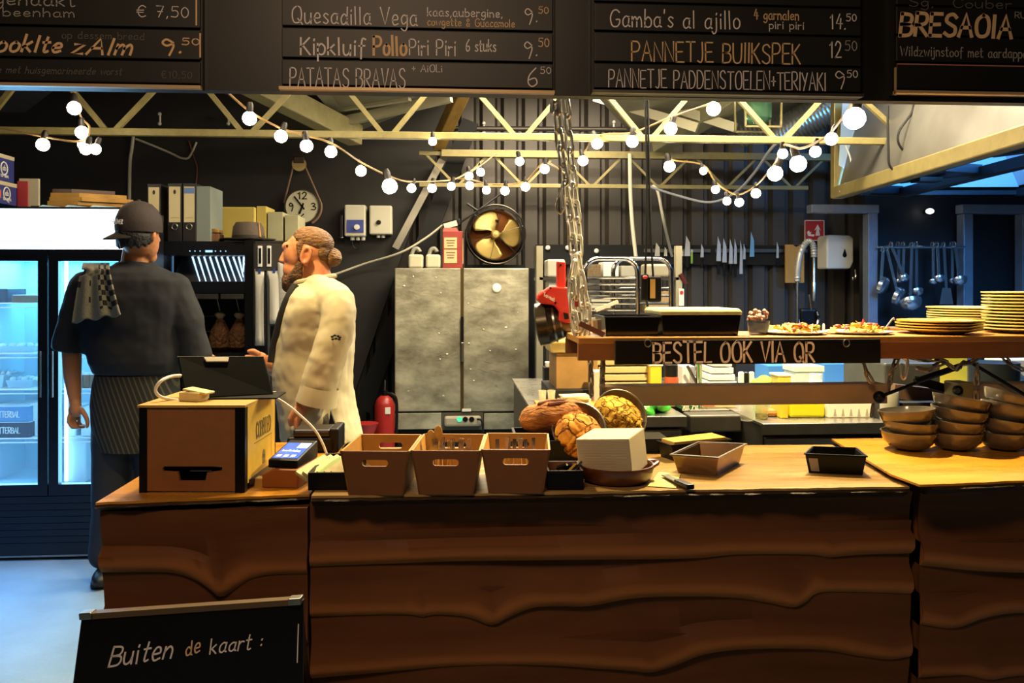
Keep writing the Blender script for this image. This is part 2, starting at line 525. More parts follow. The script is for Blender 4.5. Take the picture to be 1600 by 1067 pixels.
# roof sheets, purlins and rafters seen above the trusses
m_roof = mat('roof_sheet', '#8d8a78', 0.4, 0.5, var=0.3, vscale=5)
def quad_slab(pts, th, name, m):
    P = [W(*p) for p in pts]
    n = (P[1] - P[0]).cross(P[2] - P[0]).normalized() * th
    b = MB().add(P + [p + n for p in P], [(0, 1, 2, 3), (7, 6, 5, 4), (0, 4, 5, 1), (1, 5, 6, 2), (2, 6, 7, 3), (3, 7, 4, 0)])
    return struct(b, name, m)
quad_slab([(470, 120, 5.6), (722, 120, 5.6), (700, 150, 6.9), (548, 210, 6.9)], 0.03, 'trim_5', m_roof)
quad_slab([(905, 120, 5.6), (1290, 120, 5.6), (1215, 208, 6.9), (985, 208, 6.9)], 0.03, 'trim_6', m_roof)
quad_slab([(-60, 110, 5.6), (125, 110, 5.6), (40, 175, 6.9), (-90, 175, 6.9)], 0.03, 'trim_7', mat('roof_dim', '#6d6355', 0.6, var=0.3))
quad_slab([(300, 110, 5.6), (480, 110, 5.6), (545, 204, 6.9), (430, 204, 6.9)], 0.03, 'trim_8', mat('roof_brown', '#40362c', 0.6, var=0.3))
b = MB()
for (a, c) in (((510, 196), (705, 152)), ((470, 176), (640, 150)), ((930, 152), (1090, 200)), ((1000, 152), (1150, 200))):
    b.bar(W(a[0], a[1], 6.5), W(c[0], c[1], 6.1), 0.05, 0.07)
struct(b, 'trim_9', mat('purlin', '#a09a80', 0.5, 0.3))
b = MB().bar(W(375, 120, 5.4), W(556, 212, 6.6), 0.13, 0.16)
struct(b, 'trim_10', mat('rafter_cream', '#968d63', 0.5, var=0.25, vscale=12), bevel=0.01)
b = MB().bar(W(733, 120, 6.2), W(684, 226, 6.9), 0.10, 0.12)
struct(b, 'trim_11', mat('rafter_wood', '#8a6a2c', 0.6, var=0.4, vscale=10), bevel=0.01)
struct(MB().bar(W(1180, 130, 5.8), W(1030, 225, 6.8), 0.16, 0.16), 'trim_12', mat('rafter_grey', '#8c8869', 0.45, 0.2, var=0.25), bevel=0.01)

# ------------------------------------------------------------------ roof trusses
def truss(name, label, Y, x0, x1, ylow_px, yup_z, nodes, w, m, diag):
    t = T(name, label, 'truss', W((x0 + x1) / 2, ylow_px, Y), 'roof trusses')
    zl = W(800, ylow_px, Y).z
    xa = W(x0, 300, Y).x; xb = W(x1, 300, Y).x
    MB().box(xa, xb, Y - w / 2, Y + w / 2, zl - w / 2, zl + w / 2).obj('lower_chord', m, t, smooth=0, bevel=0.004)
    MB().box(xa, xb, Y - w / 2, Y + w / 2, yup_z - w / 2, yup_z + w / 2).obj('upper_chord', m, t, smooth=0, bevel=0.004)
    for (na, nb) in nodes:
        a = Vector((W(na, 300, Y).x, Y, zl)); c = Vector((W(nb, 300, Y).x, Y, yup_z))
        MB().bar(a, c, diag, diag, up=(0, 1, 0)).obj('web_bar', m, t, smooth=0)
    return t
NL = [(-40, -150), (-32, 65), (168, 62), (178, 295), (380, 278), (392, 505), (600, 500), (612, 712), (806, 700), (820, 920), (1005, 905), (1018, 1120), (1212, 1105), (1225, 1330), (1420, 1290), (1430, 1560)]
truss('roof_truss', 'cream steel roof truss running full width just behind the menu boards', 5.0, -400, 1500, 214, W(0, 214, 5.0).z + 0.5, NL, 0.042, m_cream, 0.028)
n2 = []
for k in range(7):
    xa = 712 + k * 105
    n2 += [(xa, xa - 48), (xa + 4, xa + 52)]
zl2 = W(800, 241, 6.9).z
t = truss('roof_truss', 'smaller cream lattice truss hung in front of the corrugated wall', 6.9, 655, 1262, 290, zl2, n2, 0.034, m_cream, 0.02)
p = W(690, 241, 6.9); q = W(1420, 246, 6.9)
MB().box(p.x, q.x, 6.86, 6.94, zl2 - 0.028, zl2 + 0.028).obj('flange', m_cream, t, smooth=0)

# ducts at the right
m_duct = mat('duct_foil', '#9b9b93', 0.3, 0.9)
def ribbed(p0, p1, r, n):
    d = p1 - p0
    pts = [p0 + d * (i / (2 * n)) for i in range(2 * n + 1)]
    return MB().tube(pts, [r if i % 2 else r * 0.92 for i in range(2 * n + 1)], 20)
ribbed(W(1212, 214, 6.2), W(1345, 140, 5.9), 0.13, 24).thing('ventilation_duct', 'ribbed silver flexible duct rising to the right behind the biggest bulb', 'duct', m_duct, smooth=60)
ribbed(W(1150, 208, 6.75), W(1245, 170, 6.6), 0.14, 16).thing('ventilation_duct', 'grey round duct lying behind the truss left of the ribbed silver duct', 'duct', m_roof, smooth=60)

# ------------------------------------------------------------------ extraction hood
def PD(px, py, d):
    return EYE + ray(px, py) * d
A = PD(1308, 303, 5.85); Bp = PD(1600, 208, 3.6)
A.z = Bp.z = 2.115
dirn = (Bp - A).normalized()
Cc = A + dirn * 3.2
side = Vector((-dirn.y, dirn.x, 0))
if side.x < 0: side = -side
Wd = 1.25
m_hood = mat('hood_rim', '#8f8050', 0.35, 0.55, var=0.25, vscale=14)
m_hin = mat('hood_inner', '#9fb4c2', 0.4, 0.1)
t = T('extraction_hood', 'large stainless extraction hood lit blue inside at the top right', 'hood', (A + Cc) / 2)
up = Vector((0, 0, 1))
b = MB()
b.bar(A, Cc, 0.075, 0.085)
b.obj('rim', m_hood, t, smooth=0, bevel=0.008)
m_rail = mat('rail_dark', '#171d26', 0.4, 0.4)
b = MB(); b.bar(A + side * Wd, Cc + side * Wd, 0.04, 0.05); b.bar(A + side * .04, A + side * Wd, 0.03, 0.03)
b.obj('rear_rim', m_rail, t, smooth=0)
MB().bar(A + side * .06 + up * -.02, Cc + side * .06 + up * -.02, .05, .02).obj('gutter', m_rail, t, smooth=0)
b = MB(); lo = 0.03
def wallq(p, q, r_, s_, th):
    n = (q - p).cross(r_ - p).normalized() * th
    P = [p, q, r_, s_]
    return b.add(P + [v + n for v in P], [(0, 1, 2, 3), (7, 6, 5, 4), (0, 4, 5, 1), (1, 5, 6, 2), (2, 6, 7, 3), (3, 7, 4, 0)])
A2 = A + dirn * 0.05
wallq(A2 + up * .05, Cc + up * .05, Cc + side * .28 + up * 1.15, A2 + side * .28 + up * 1.15, -0.004)
b.obj('outer_sheet', mat('hood_steel', '#66645e', 0.42, 0.6, var=0.45, vscale=1.6, col2='#4a443a', rvar=0.1), t, smooth=0)
b = MB()
wallq(A + side * Wd + up * .05, Cc + side * Wd + up * .05, Cc + side * (Wd - .3) + up * .62, A + side * (Wd - .3) + up * .62, 0.004)
wallq(A + up * .04, A + side * Wd + up * .04, A + side * Wd - dirn * -.1 + up * .62, A + dirn * .1 + up * .62, 0.004)
wallq(A + side * .2 + up * .62, Cc + side * .2 + up * .62, Cc + side * Wd + up * .62, A + side * Wd + up * .62, 0.004)
b.obj('inner_lining', m_hin, t, smooth=0)
b = MB()
for k in range(6):
    o0 = A + dirn * (0.25 + k * 0.52)
    b.bar(o0 + side * .10 + up * .0, o0 + side * .43 + up * .02 + dirn * (.25 if k % 2 else -.25), 0.06, 0.05)
b.bar(A + side * .45, Cc + side * .45, 0.07, 0.06)
b.obj('filter_rail', m_rail, t, smooth=0)
for k in range(5):
    o0 = A + dirn * (0.32 + k * 0.52)
    b = MB()
    wallq(o0 + side * .06 + up * .12, o0 + dirn * .42 + side * .06 + up * .12, o0 + dirn * .42 + side * .45 + up * .45, o0 + side * .45 + up * .45, 0.03)
    b.obj('grease_filter', mat('filter_mesh', '#8ea3b5', 0.35, 0.6, bump=0.4, bscale=120), t, smooth=0)
b = MB().box(A.x - .035, A.x + .035, A.y - .03, A.y + .03, 2.08, 3.35)
b.obj('hanger_post', m_hood, t, smooth=0, bevel=0.004)
# fan motor and cables over the hood
p = PD(1448, 262, 4.9)
t = T('fan_motor', 'small grey motor with black cables sitting on the hood rim', 'motor', p)
MB().cyl(p + Vector((-.06, .02, -.03)), p + Vector((.09, -.05, .03)), 0.055, seg=18).obj('housing', m_dsteel, t)
MB().box(p.x - .07, p.x + .07, p.y - .05, p.y + .05, p.z - .085, p.z - .06).obj('mounting_plate', m_blk, t)
m_cable = mat('cable_black', '#0d0c0b', 0.5)
for c in ([(1428, 150), (1425, 175), (1405, 205), (1406, 228), (1430, 250), (1446, 258)], [(1387, 165), (1388, 230), (1392, 262), (1420, 272)], [(1434, 150), (1434, 195), (1434, 225), (1434, 262)]):
    MB().tube(catmull([PD(x, y, 4.85) for x, y in c]), 0.007, 6).obj('cable', m_cable, t)
MB().cbox(PD(1434, 205, 4.85), (.035, .035, .09)).obj('plug', m_blk, t, bevel=0.006)
MB().tube(catmull([PD(x, y, 5.7) for x, y in ((1320, 224), (1330, 255), (1322, 285), (1312, 300))]), 0.006, 6).thing('cable', 'pale cable looping beside the yellow hood post', 'cable', mat('cable_pale', '#b9b6ad', 0.5))
# ------------------------------------------------------------------ string lights
m_bulb = mat('bulb_lit', (1.0, 0.86, 0.62), 0.3, emit=26.0)
m_sock = mat('bulb_socket', '#1a1410', 0.5)
m_scab = mat('string_cable', '#7d6238', 0.5)
def bulb(t, p, r, out=Vector((0, 0, -1)), big=False):
    out = out.normalized()
    M = out.to_track_quat('Z', 'Y').to_matrix()
    prof = [(0.0, -1.75), (.42, -1.75), (.42, -1.0), (.48, -.88), (.8, -.6), (.98, -.15), (1, .1), (.85, .55), (.5, .87), (.0, 1)]
    b = MB().lathe([(a * r, c * r) for a, c in prof[3:]], p, 18, M)
    o = b.obj('bulb', m_bulb, t)
    s = MB().lathe([(a * r, c * r) for a, c in ((0.0, -2.3), (.34, -2.3), (.5, -1.9), (.5, -.9), (0, -.9))], p, 12, M)
    s.obj('socket', m_sock, o)
    if big:
        lamp('POINT', 'bulb_light', p, big, WARM, r * 0.9)
    return o
def string(label, cable, bulbs, group='string lights'):
    """cable: (px,py,Y) points; bulbs: (px,py,Y,rpx,power)"""
    c3 = [W(*c) for c in cable]
    t = T('string_lights', label, 'string lights', c3[len(c3) // 2], group)
    MB().tube(catmull(c3, 6), 0.006, 6).obj('cable', m_scab, t)
    for (x, y, Y, r, pw) in bulbs:
        p = W(x, y, Y)
        R_ = r * MPP(x, Y)
        dr = Vector((rnd.uniform(-.35, .35), rnd.uniform(-.2, .2), -1))
        bulb(t, p, R_, dr, pw)
string('short string of warm round bulbs at the far left under the truss',
       [(-60, 196, 4.6), (0, 200, 4.6), (60, 212, 4.6), (125, 221, 4.6), (140, 200, 4.6), (126, 182, 4.6), (118, 150, 4.6), (112, 120, 4.6)],
       [(67, 226, 4.6, 10, 5), (116, 169, 4.5, 10.5, 0), (128, 207, 4.6, 10, 6), (131, 226, 4.7, 9, 0), (134, 233, 4.55, 9, 0), (149, 233, 4.6, 8.5, 0)])
string('longest string of warm bulbs sagging from top left over the clock to the fan',
       [(335, 125, 4.3), (388, 172, 4.4), (438, 200, 4.5), (480, 212, 4.6), (520, 225, 4.7), (565, 254, 5.2), (612, 277, 5.4), (645, 284, 5.7), (705, 281, 6.0), (733, 268, 6.2), (752, 258, 6.3), (775, 240, 6.4)],
       [(390, 185, 4.4, 11, 6), (439, 213, 4.5, 10, 0), (479, 228, 4.6, 10, 5), (517, 237, 4.7, 9.5, 0), (564, 267, 5.2, 8.5, 0), (609, 291, 5.3, 12, 9), (643, 294, 5.7, 7, 0), (675, 294, 5.9, 7, 0), (705, 291, 6.0, 6.5, 0), (733, 275, 6.2, 6.5, 0), (751, 269, 6.3, 6.5, 4)])
string('string of warm bulbs rising from above the fan to the right over the chain',
       [(700, 280, 6.3), (733, 280, 6.2), (760, 287, 6.1), (790, 288, 6.0), (822, 282, 5.9), (852, 254, 5.7), (889, 272, 5.6), (912, 240, 5.3), (935, 212, 5.0), (988, 207, 4.8), (1048, 183, 4.6), (1117, 158, 4.4), (1150, 130, 4.3)],
       [(734, 290, 6.2, 6.5, 0), (760, 297, 6.1, 6.5, 0), (789, 298, 6.0, 7, 0), (821, 292, 5.9, 7, 4), (812, 252, 5.8, 7, 0), (851, 264, 5.7, 7.5, 0), (888, 287, 5.6, 7, 0), (911, 251, 5.3, 8, 0), (933, 224, 5.0, 9, 5), (988, 221, 4.8, 9.5, 0), (1048, 201, 4.6, 10, 5), (1115, 170, 4.4, 11, 6)])
string('string of bulbs hanging in a loop above the knives up to the biggest bulb',
       [(1040, 240, 5.6), (1052, 250, 5.6), (1099, 258, 5.6), (1118, 284, 5.6), (1150, 304, 5.5), (1181, 290, 5.3), (1211, 255, 4.6), (1223, 227, 4.3), (1250, 232, 4.1), (1276, 222, 3.9), (1300, 205, 3.7), (1332, 160, 3.3), (1340, 120, 2.9), (1340, 90, 2.385)],
       [(1046, 260, 5.6, 9, 5), (1099, 267, 5.6, 6, 0), (1118, 296, 5.6, 6.5, 0), (1136, 314, 5.5, 6.5, 0), (1155, 316, 5.5, 7, 0), (1181, 302, 5.3, 7.5, 0), (1211, 271, 4.6, 12, 8), (1223, 240, 4.3, 8, 0), (1247, 256, 4.2, 13, 9), (1274, 237, 4.0, 9, 0), (1299, 217, 3.7, 10, 6), (1335, 185, 3.3, 17, 12)])
t = T('pendant_bulb', 'single small warm bulb on the truss above the wooden rafter', 'bulb', W(676, 220, 4.95))
bulb(t, W(676, 221, 4.95), 6.5 * MPP(676, 4.95), Vector((0, 0, -1)))
MB().tube([W(676, 211, 4.95), W(676, 216, 4.95)], 0.006).obj('cable', m_scab, t)

# loose cables, conduits
def cable(pts, r, name, label, m, cat='cable', seg=8, sm=True):
    P = [W(*p) for p in pts]
    return MB().tube(catmull(P, 6) if sm else P, r, seg).thing(name, label, cat, m)
m_cond = mat('conduit_white', '#c4bda6', 0.5)
cable([(209, 205, 7.13), (206, 232, 7.13), (203, 256, 7.135), (202, 322, 7.135), (201, 330, 7.135)], 0.014, 'conduit_pipe', 'cream vertical conduit pipe on the black wall behind the capped person', m_cond, 'pipe')
cable([(212, 217, 7.14), (240, 228, 7.14), (266, 239, 7.14), (284, 247, 7.14), (296, 245, 7.14), (307, 222, 7.14)], 0.009, 'cable', 'white cable drooping from the conduit towards the binders', m_cond)
cable([(295, 220, 7.14), (303, 246, 7.14), (308, 265, 7.14), (305, 300, 7.14), (305, 330, 7.14)], 0.006, 'cable', 'thin red brown wire dropping behind the binders', mat('wire_red', '#6d3a2c', 0.5))
cable([(500, 435, 7.0), (525, 428, 7.0), (570, 412, 7.0), (625, 395, 6.9), (665, 372, 6.9), (690, 353, 6.9), (700, 347, 6.9)], 0.009, 'cable', 'pale cable rising from the person with the bun to a plug under the fan', m_cond)
t = T('power_adapter', 'black adapter with cream label hanging left of the fan', 'adapter', W(706, 353, 6.85))
MB().cbox(W(706, 350, 6.85), (.15, .05, .06), Euler((0, math.radians(-16), 0))).obj('body', m_blk, t, bevel=.008)
MB().cbox(W(704, 351, 6.82), (.11, .012, .045), Euler((0, math.radians(-16), 0))).obj('label_sticker', m_cond, t)
cable([(720, 347, 6.85), (745, 330, 6.85), (770, 312, 6.9), (800, 290, 6.92)], 0.008, 'cable', 'black cable climbing from the adapter to the lattice truss', m_cable)
cable([(730, 318, 6.85), (745, 328, 6.85), (760, 336, 6.85), (778, 346, 6.7)], 0.010, 'cable', 'black cable looping down onto the fan cage', m_cable)
cable([(984, 240, 6.84), (985, 300, 6.84), (988, 350, 6.84), (994, 405, 6.84)], 0.016, 'conduit_pipe', 'white hose hanging straight down from the lattice truss', m_cond, 'pipe')
cable([(1020, 290, 6.87), (1028, 300, 6.85), (1036, 340, 6.9), (1043, 372, 7.1), (1050, 400, 7.28)], 0.013, 'cable', 'white cable slanting down to the knife board', m_cond)
cable([(1016, 292, 6.6), (1060, 306, 6.6), (1110, 316, 6.5), (1150, 300, 6.3), (1180, 268, 6.0), (1205, 232, 5.6), (1240, 200, 5.3)], 0.010, 'cable', 'grey cable sagging in a wide curve under the loop of bulbs', mat('cable_grey', '#8d8f94', 0.5))
cable([(1005, -112, 4.43), (1008, 140, 4.43), (1011, 300, 4.43), (1008, 436, 4.43)], 0.006, 'cable', 'left one of two thin black cables holding the hand controller', m_cable)
cable([(1009, -112, 4.43), (1012, 140, 4.43), (1016, 340, 4.43), (1021, 440, 4.43)], 0.006, 'cable', 'right one of two thin black cables holding the hand controller', m_cable)
# small insulators on the wall
for (x, y, l) in ((250, 186, 'left one of two tiny white wall hooks above the conduit'), (756, 200, 'tiny white wall hook above the fan'), (959, 198, 'tiny white wall hook right of the chain'), (357, 186, 'right one of two tiny white wall hooks above the conduit')):
    Y = 7.08 if x < 500 else 7.28
    p = W(x, y, Y); b = MB()
    b.cyl(p - Vector((0, 0, .04)), p + Vector((0, 0, .04)), .008, seg=8); b.ell(p + Vector((0, -.01, .04)), .016, seg=8, rings=6); b.ell(p + Vector((0, -.01, -.04)), .016, seg=8, rings=6)
    b.thing('wall_hook', l, 'hook', m_white)
# green glass lantern in a wire frame above the truss
p = W(1184, 172, 5.5)
t = T('hanging_lantern', 'green glass lantern in a metal frame above the truss', 'lantern', p)
MB().lathe([(.05, -.1), (.09, -.06), (.095, .08), (.06, .12)], p, 16).obj('glass_shade', mat('green_glass', '#5f8f6c', 0.1, trans=0.6, spec=0.6), t)
b = MB()
for sx in (-1, 1):
    for sy in (-1, 1):
        b.bar(p + Vector((sx * .12, sy * .1, -.13)), p + Vector((sx * .13, sy * .1, .28)), .012, .012)
b.bar(p + Vector((-.12, -.1, -.13)), p + Vector((.12, -.1, -.13)), .012, .012); b.bar(p + Vector((-.12, .1, -.13)), p + Vector((.12, .1, -.13)), .012, .012)
b.obj('frame', m_cream, t, smooth=0)

# ------------------------------------------------------------------ menu fascia and boards
YM = 2.30
m_fas = mat('fascia_black', '#0e0d0c', 0.45, var=0.3, vscale=4)
m_slat = mat('chalk_slat', '#131210', 0.5, var=0.35, vscale=7, stretch=(.4, 1, 2))
m_chalk = mat('chalk_white', '#cfc6c4', 0.9)
m_chalkw = mat('chalk_warm', '#c9a77e', 0.9)
m_dim = mat('chalk_faded', '#5a5652', 0.9)
m_mid = mat('chalk_worn', '#948d88', 0.9)
m_edge = mat('board_edge', '#b59a72', 0.45, 0.3)
p = W(-200, 149, YM + .03); q = W(1800, 149, YM + .03)
zb = W(870, 149.5, YM + .03).z
b = MB().box(p.x, q.x, YM + .03, YM + .07, zb, 2.62)
o = b.obj('menu_fascia', m_fas, None, smooth=0, loc=((p.x + q.x) / 2, YM + .03, zb)); tag(o, 'long black fascia board across the top that carries the menu boards', 'fascia')
def board(x0, x1, ybot, rows, label, edge):
    """a menu board of slide-in slats; rows are picture heights of the joints"""
    zbot = W((x0 + x1) / 2, ybot, YM).z
    xa = W(x0, 80, YM).x; xb = W(x1, 80, YM).x
    t = T('menu_board', label, 'menu board', ((xa + xb) / 2, YM, zbot), 'chalk menu boards')
    MB().box(xa, xb, YM + .008, YM + .03, zbot, 2.6).obj('backing', m_fas, t, smooth=0)
    zs = [zbot + .012] + [W((x0 + x1) / 2, r, YM).z for r in rows] + [2.6]
    for i in range(len(zs) - 1):
        MB().box(xa + .006, xb - .004, YM - .002, YM + .0075, zs[i] + .003, zs[i + 1] - .003).obj('slat', m_slat, t, smooth=0, bevel=.002)
    MB().box(xa, xb, YM - .012, YM + .007, zbot, zbot + .008).obj('ledge', m_edge if edge else m_dsteel, t, smooth=0)
    return t
def chalk(t, text, x0, x1, ybase, hpx, m=None, sw=.1, Y=YM - .002, seed=1, it=0.0, name='chalk_lettering'):
    sw *= .82
    o = W(x0, ybase, Y); e = W(x1, ybase, Y)
    mb = write(MB(), text, o, (1, 0, 0), (0, 0, 1), hpx * MPP((x0 + x1) / 2, Y), (e - o).x, sw, seed=seed, italic=it)
    return mb.obj(name, m or m_chalk, t, smooth=0)
t = board(-150, 315, 136, (91, 41), 'leftmost menu board, with worn chalk prices in euros', True)
chalk(t, 'sgehaakt', -25, 117, 7, 18, m_mid, .12); chalk(t, 'beenham', 5, 117, 25, 13, m_mid, .12); chalk(t, '€ 7,50', 214, 295, 26, 17, m_chalk, .09)
chalk(t, 'ooklte', -6, 94, 80, 25, m_chalkw, .19, it=.25); chalk(t, 'zAlm', 112, 205, 84, 25, m_chalkw, .19, it=.25); chalk(t, 'op dessem bread', 97, 226, 60, 11, m_dim, .11); chalk(t, '9.', 252, 284, 82, 20, m_chalkw, .2); chalk(t, '50', 284, 312, 70, 10, m_chalkw, .2)
chalk(t, 'e met huisgemarineerde worst', -4, 190, 114, 11, m_dim, .1, it=.2); chalk(t, '€10,50', 252, 300, 122, 11, m_dim, .1)
for (x, y0, y1) in ((307, -20, 40), (313, 52, 90)):
    p = W(x, y0, YM - .002); q = W(x, y1, YM - .002)
    MB().box(p.x - .002, p.x + .002, YM - .0035, YM - .002, q.z, p.z).obj('chalk_line', m_chalkw, t, smooth=0)
t = board(437, 866, 144, (95, 46), 'menu board that lists quesadilla, chicken and potatoes', True)
chalk(t, 'Quesadilla Vega', 456, 652, 36, 27, m_chalk, .085, seed=2); chalk(t, 'kaas,aubergine,', 668, 785, 25, 13, m_chalk, .13); chalk(t, 'cowgette & Guacamole', 668, 804, 40, 12, m_chalkw, .13); chalk(t, '9.', 819, 840, 34, 20, m_chalk, .1); chalk(t, '50', 841, 857, 21, 10, m_chalkw, .14)
chalk(t, 'Kipkluif', 470, 570, 85, 27, m_chalk, .12, seed=4); chalk(t, 'Pollo', 584, 635, 86, 29, m_chalkw, .16); chalk(t, 'Piri Piri', 640, 712, 86, 25, m_chalk, .09); chalk(t, '6 stuks', 728, 775, 80, 18, m_chalk, .11); chalk(t, '9.', 818, 840, 87, 21, m_chalk, .1); chalk(t, '50', 841, 858, 73, 13, m_chalkw, .13)
chalk(t, 'PATATAS BRAVAS', 453, 633, 135, 30, m_chalk, .075, seed=6); chalk(t, '+ AiOLi', 644, 691, 112, 11, m_chalk, .12); chalk(t, '6', 824, 840, 135, 28, m_chalk, .08); chalk(t, '50', 844, 861, 115, 10, m_chalk, .12)
t = board(925, 1347, 149, (101, 53, 8), 'menu board that lists prawns and two small pans', False)
chalk(t, "Gamba's al ajillo", 953, 1156, 41, 27, m_chalk, .085, seed=3); chalk(t, '4 garnalen', 1178, 1248, 30, 15, m_chalkw, .12); chalk(t, 'piri piri', 1202, 1256, 45, 12, m_chalk, .11); chalk(t, '14.', 1297, 1321, 45, 22, m_chalk, .1); chalk(t, '50', 1322, 1338, 33, 11, m_chalk, .14)
chalk(t, 'PANNETJE BUIIKSPEK', 987, 1250, 95, 31, m_chalkw, .085, seed=5); chalk(t, '12', 1296, 1314, 90, 25, m_chalk, .09); chalk(t, '50', 1320, 1339, 79, 15, m_mid, .1)
chalk(t, 'PANNETJE PADDENSTOELEN+TERIYAKI', 951, 1290, 136, 28, m_chalk, .07, seed=7); chalk(t, '9', 1304, 1320, 134, 22, m_chalk, .09); chalk(t, '50', 1323, 1340, 121, 11, m_chalk, .13)
t = board(1397, 1700, 149, (100, 58, 12), 'rightmost menu board, with broad lettering over an empty slat', True)
chalk(t, 'Sg,  Couber', 1420, 1580, 10, 14, m_dim, .1); chalk(t, 'BRESAOlA', 1406, 1580, 55, 34, m_chalkw, .2, it=.1); chalk(t, 'RUCOLA', 1586, 1640, 28, 9, m_mid, .1); chalk(t, 'Wildzwijnstoof met aardappel,', 1407, 1612, 87, 15, m_mid, .09)
p = W(1402, 100, YM - .002); q = W(1640, 101, YM - .002)
MB().box(p.x, q.x, YM - .0035, YM - .002, p.z - .0015, p.z + .0015).obj('chalk_line', mat('chalk_red', '#a86a55', .9), t, smooth=0)
p = W(1397, 106, YM); q = W(1399, 149, YM)
MB().box(p.x, q.x, YM - .006, YM, q.z, p.z).obj('edge_strip', m_edge, t, smooth=0)
# ------------------------------------------------------------------ service counter with waney-edge planks
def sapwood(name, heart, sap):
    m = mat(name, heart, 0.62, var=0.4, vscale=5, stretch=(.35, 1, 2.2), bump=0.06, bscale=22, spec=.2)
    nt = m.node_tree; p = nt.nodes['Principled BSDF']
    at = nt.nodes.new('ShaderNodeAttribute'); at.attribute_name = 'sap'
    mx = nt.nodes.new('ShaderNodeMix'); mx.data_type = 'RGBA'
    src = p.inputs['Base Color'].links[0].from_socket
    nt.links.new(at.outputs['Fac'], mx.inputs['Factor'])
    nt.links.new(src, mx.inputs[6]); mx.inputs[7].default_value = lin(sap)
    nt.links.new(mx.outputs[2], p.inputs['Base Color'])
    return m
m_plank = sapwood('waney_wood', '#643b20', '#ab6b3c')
m_top = mat('countertop_wood', '#b97f2e', 0.28, var=0.5, vscale=4, stretch=(.4, 2.2, 1), bump=0.08, bscale=18, col2='#8a5a1e', rvar=0.1)
m_top2 = mat('countertop_glare', '#ab8a55', 0.26, var=0.5, vscale=4, stretch=(.4, 2.2, 1), bump=0.1, bscale=18, col2='#7d5f36', rvar=0.12)  # reflected glare on the middle slab put into a paler wood tone
m_top3 = mat('countertop_orange', '#cf9032', 0.28, var=0.45, vscale=4, stretch=(.4, 2.2, 1), bump=0.06, bscale=18, col2='#a06c20', rvar=0.1)
m_topedge = mat('countertop_bark_edge', '#33200f', 0.7, var=0.5, vscale=12, bump=0.6, bscale=30)
m_carc = mat('counter_carcass', '#120d09', 0.8)
ZL, ZM, ZR = 0.930, 0.944, 0.963
def plank(parent, xa, xb, ztop, bot_px, yf, thick=.03, out=.026):
    """one board: straight top, live lower edge through picture points, leaning out at the foot"""
    bp = [W(x, y, yf) for x, y in bot_px]
    bp = catmull([Vector((p.x, 0, p.z)) for p in bp], 8)
    def zat(x):
        if x <= bp[0].x: return bp[0].z
        for i in range(len(bp) - 1):
            if bp[i].x <= x <= bp[i + 1].x:
                t = (x - bp[i].x) / max(1e-6, bp[i + 1].x - bp[i].x)
                return bp[i].z * (1 - t) + bp[i + 1].z * t
        return bp[-1].z
    n = max(30, int((xb - xa) / .015))
    rings = []; sap = []
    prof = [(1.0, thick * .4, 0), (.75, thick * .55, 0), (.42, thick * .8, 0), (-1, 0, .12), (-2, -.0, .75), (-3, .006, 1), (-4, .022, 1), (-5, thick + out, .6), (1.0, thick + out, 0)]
    for i in range(n + 1):
        x = xa + (xb - xa) * i / n
        zb = zat(x)
        slope = abs(zat(x + .02) - zat(x - .02)) / .04
        band = .045 + .03 * slope
        ring = []
        for (t, dy, s_) in prof:
            if t >= 0:
                z = zb + (ztop - zb) * t
            else:
                z = zb + {-1: band, -2: band * .55, -3: .014, -4: .0, -5: .004}[t]
            dip = .010 * math.sin(x * 5 + z * 9) if t > 0 and t < 1 else 0
            ring.append(Vector((x, yf - out + dy + dip + .005 * math.sin(x * 3.1), z)))
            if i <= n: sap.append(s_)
        rings.append(ring)
    b = MB().loft(rings)
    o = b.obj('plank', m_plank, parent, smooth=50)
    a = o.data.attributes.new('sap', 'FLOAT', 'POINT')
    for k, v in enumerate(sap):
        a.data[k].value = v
    return o
def slab(parent, front, back, zt, th, rag=.008, seed=1):
    """worktop with a rough bark front edge; front/back are lists of (x,y)"""
    rg = random.Random(seed)
    fx = []
    for i in range(len(front) - 1):
        (x0, y0), (x1, y1) = front[i], front[i + 1]
        n = max(2, int(abs(x1 - x0) / .03))
        for k in range(n):
            t = k / n
            fx.append((x0 + (x1 - x0) * t, y0 + (y1 - y0) * t + rg.uniform(-rag, rag) * .4))
    fx.append(front[-1])
    poly = fx + back[::-1]
    MB().prism(poly, lambda a, c: Vector((a, c, zt - .006)), lambda a, c: Vector((a, c, zt))).obj('worktop', {ZM: m_top2, ZR: m_top3}.get(zt, m_top3), parent, smooth=0)
    rings = []
    for (x, y) in fx:
        if zt == ZR and x < max(front[1][0], fr2.x + .012): continue
        j = rg.uniform(0, rag)
        rings.append([Vector((x, y + .001, zt - .0062)), Vector((x, y - .004 - j, zt - .012)), Vector((x, y + .006 + j, zt - th * .6)), Vector((x, y + .03 + j, zt - th)), Vector((x, y + .2, zt - th)), Vector((x, y + .2, zt - .0062))])
    MB().loft(rings).obj('bark_edge', m_topedge, parent, smooth=60)
def counter(label, x0, x1, zt, th, front, back, planks, yf, side):
    xa = W(x0, 880, yf).x; xb = W(x1, 880, yf).x
    t = T('service_counter', label, 'counter', ((xa + xb) / 2, 2.4, 0), 'live edge counters')
    slab(t, front, back, zt, th, seed=x0)
    MB().box(xa + .01, xb - .01, yf + .032, 2.60, 0.0, zt - th - .002).obj('carcass', m_carc, t, smooth=0)
    zt0 = zt - .028
    for k, pts in enumerate(planks):
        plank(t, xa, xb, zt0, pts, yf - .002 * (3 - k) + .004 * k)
        zt0 = min(W(x, y, yf).z for x, y in pts) + .10
    return t
YF = 2.175
fl = WZ(150, 785, ZL); fr = WZ(484, 772, ZL)
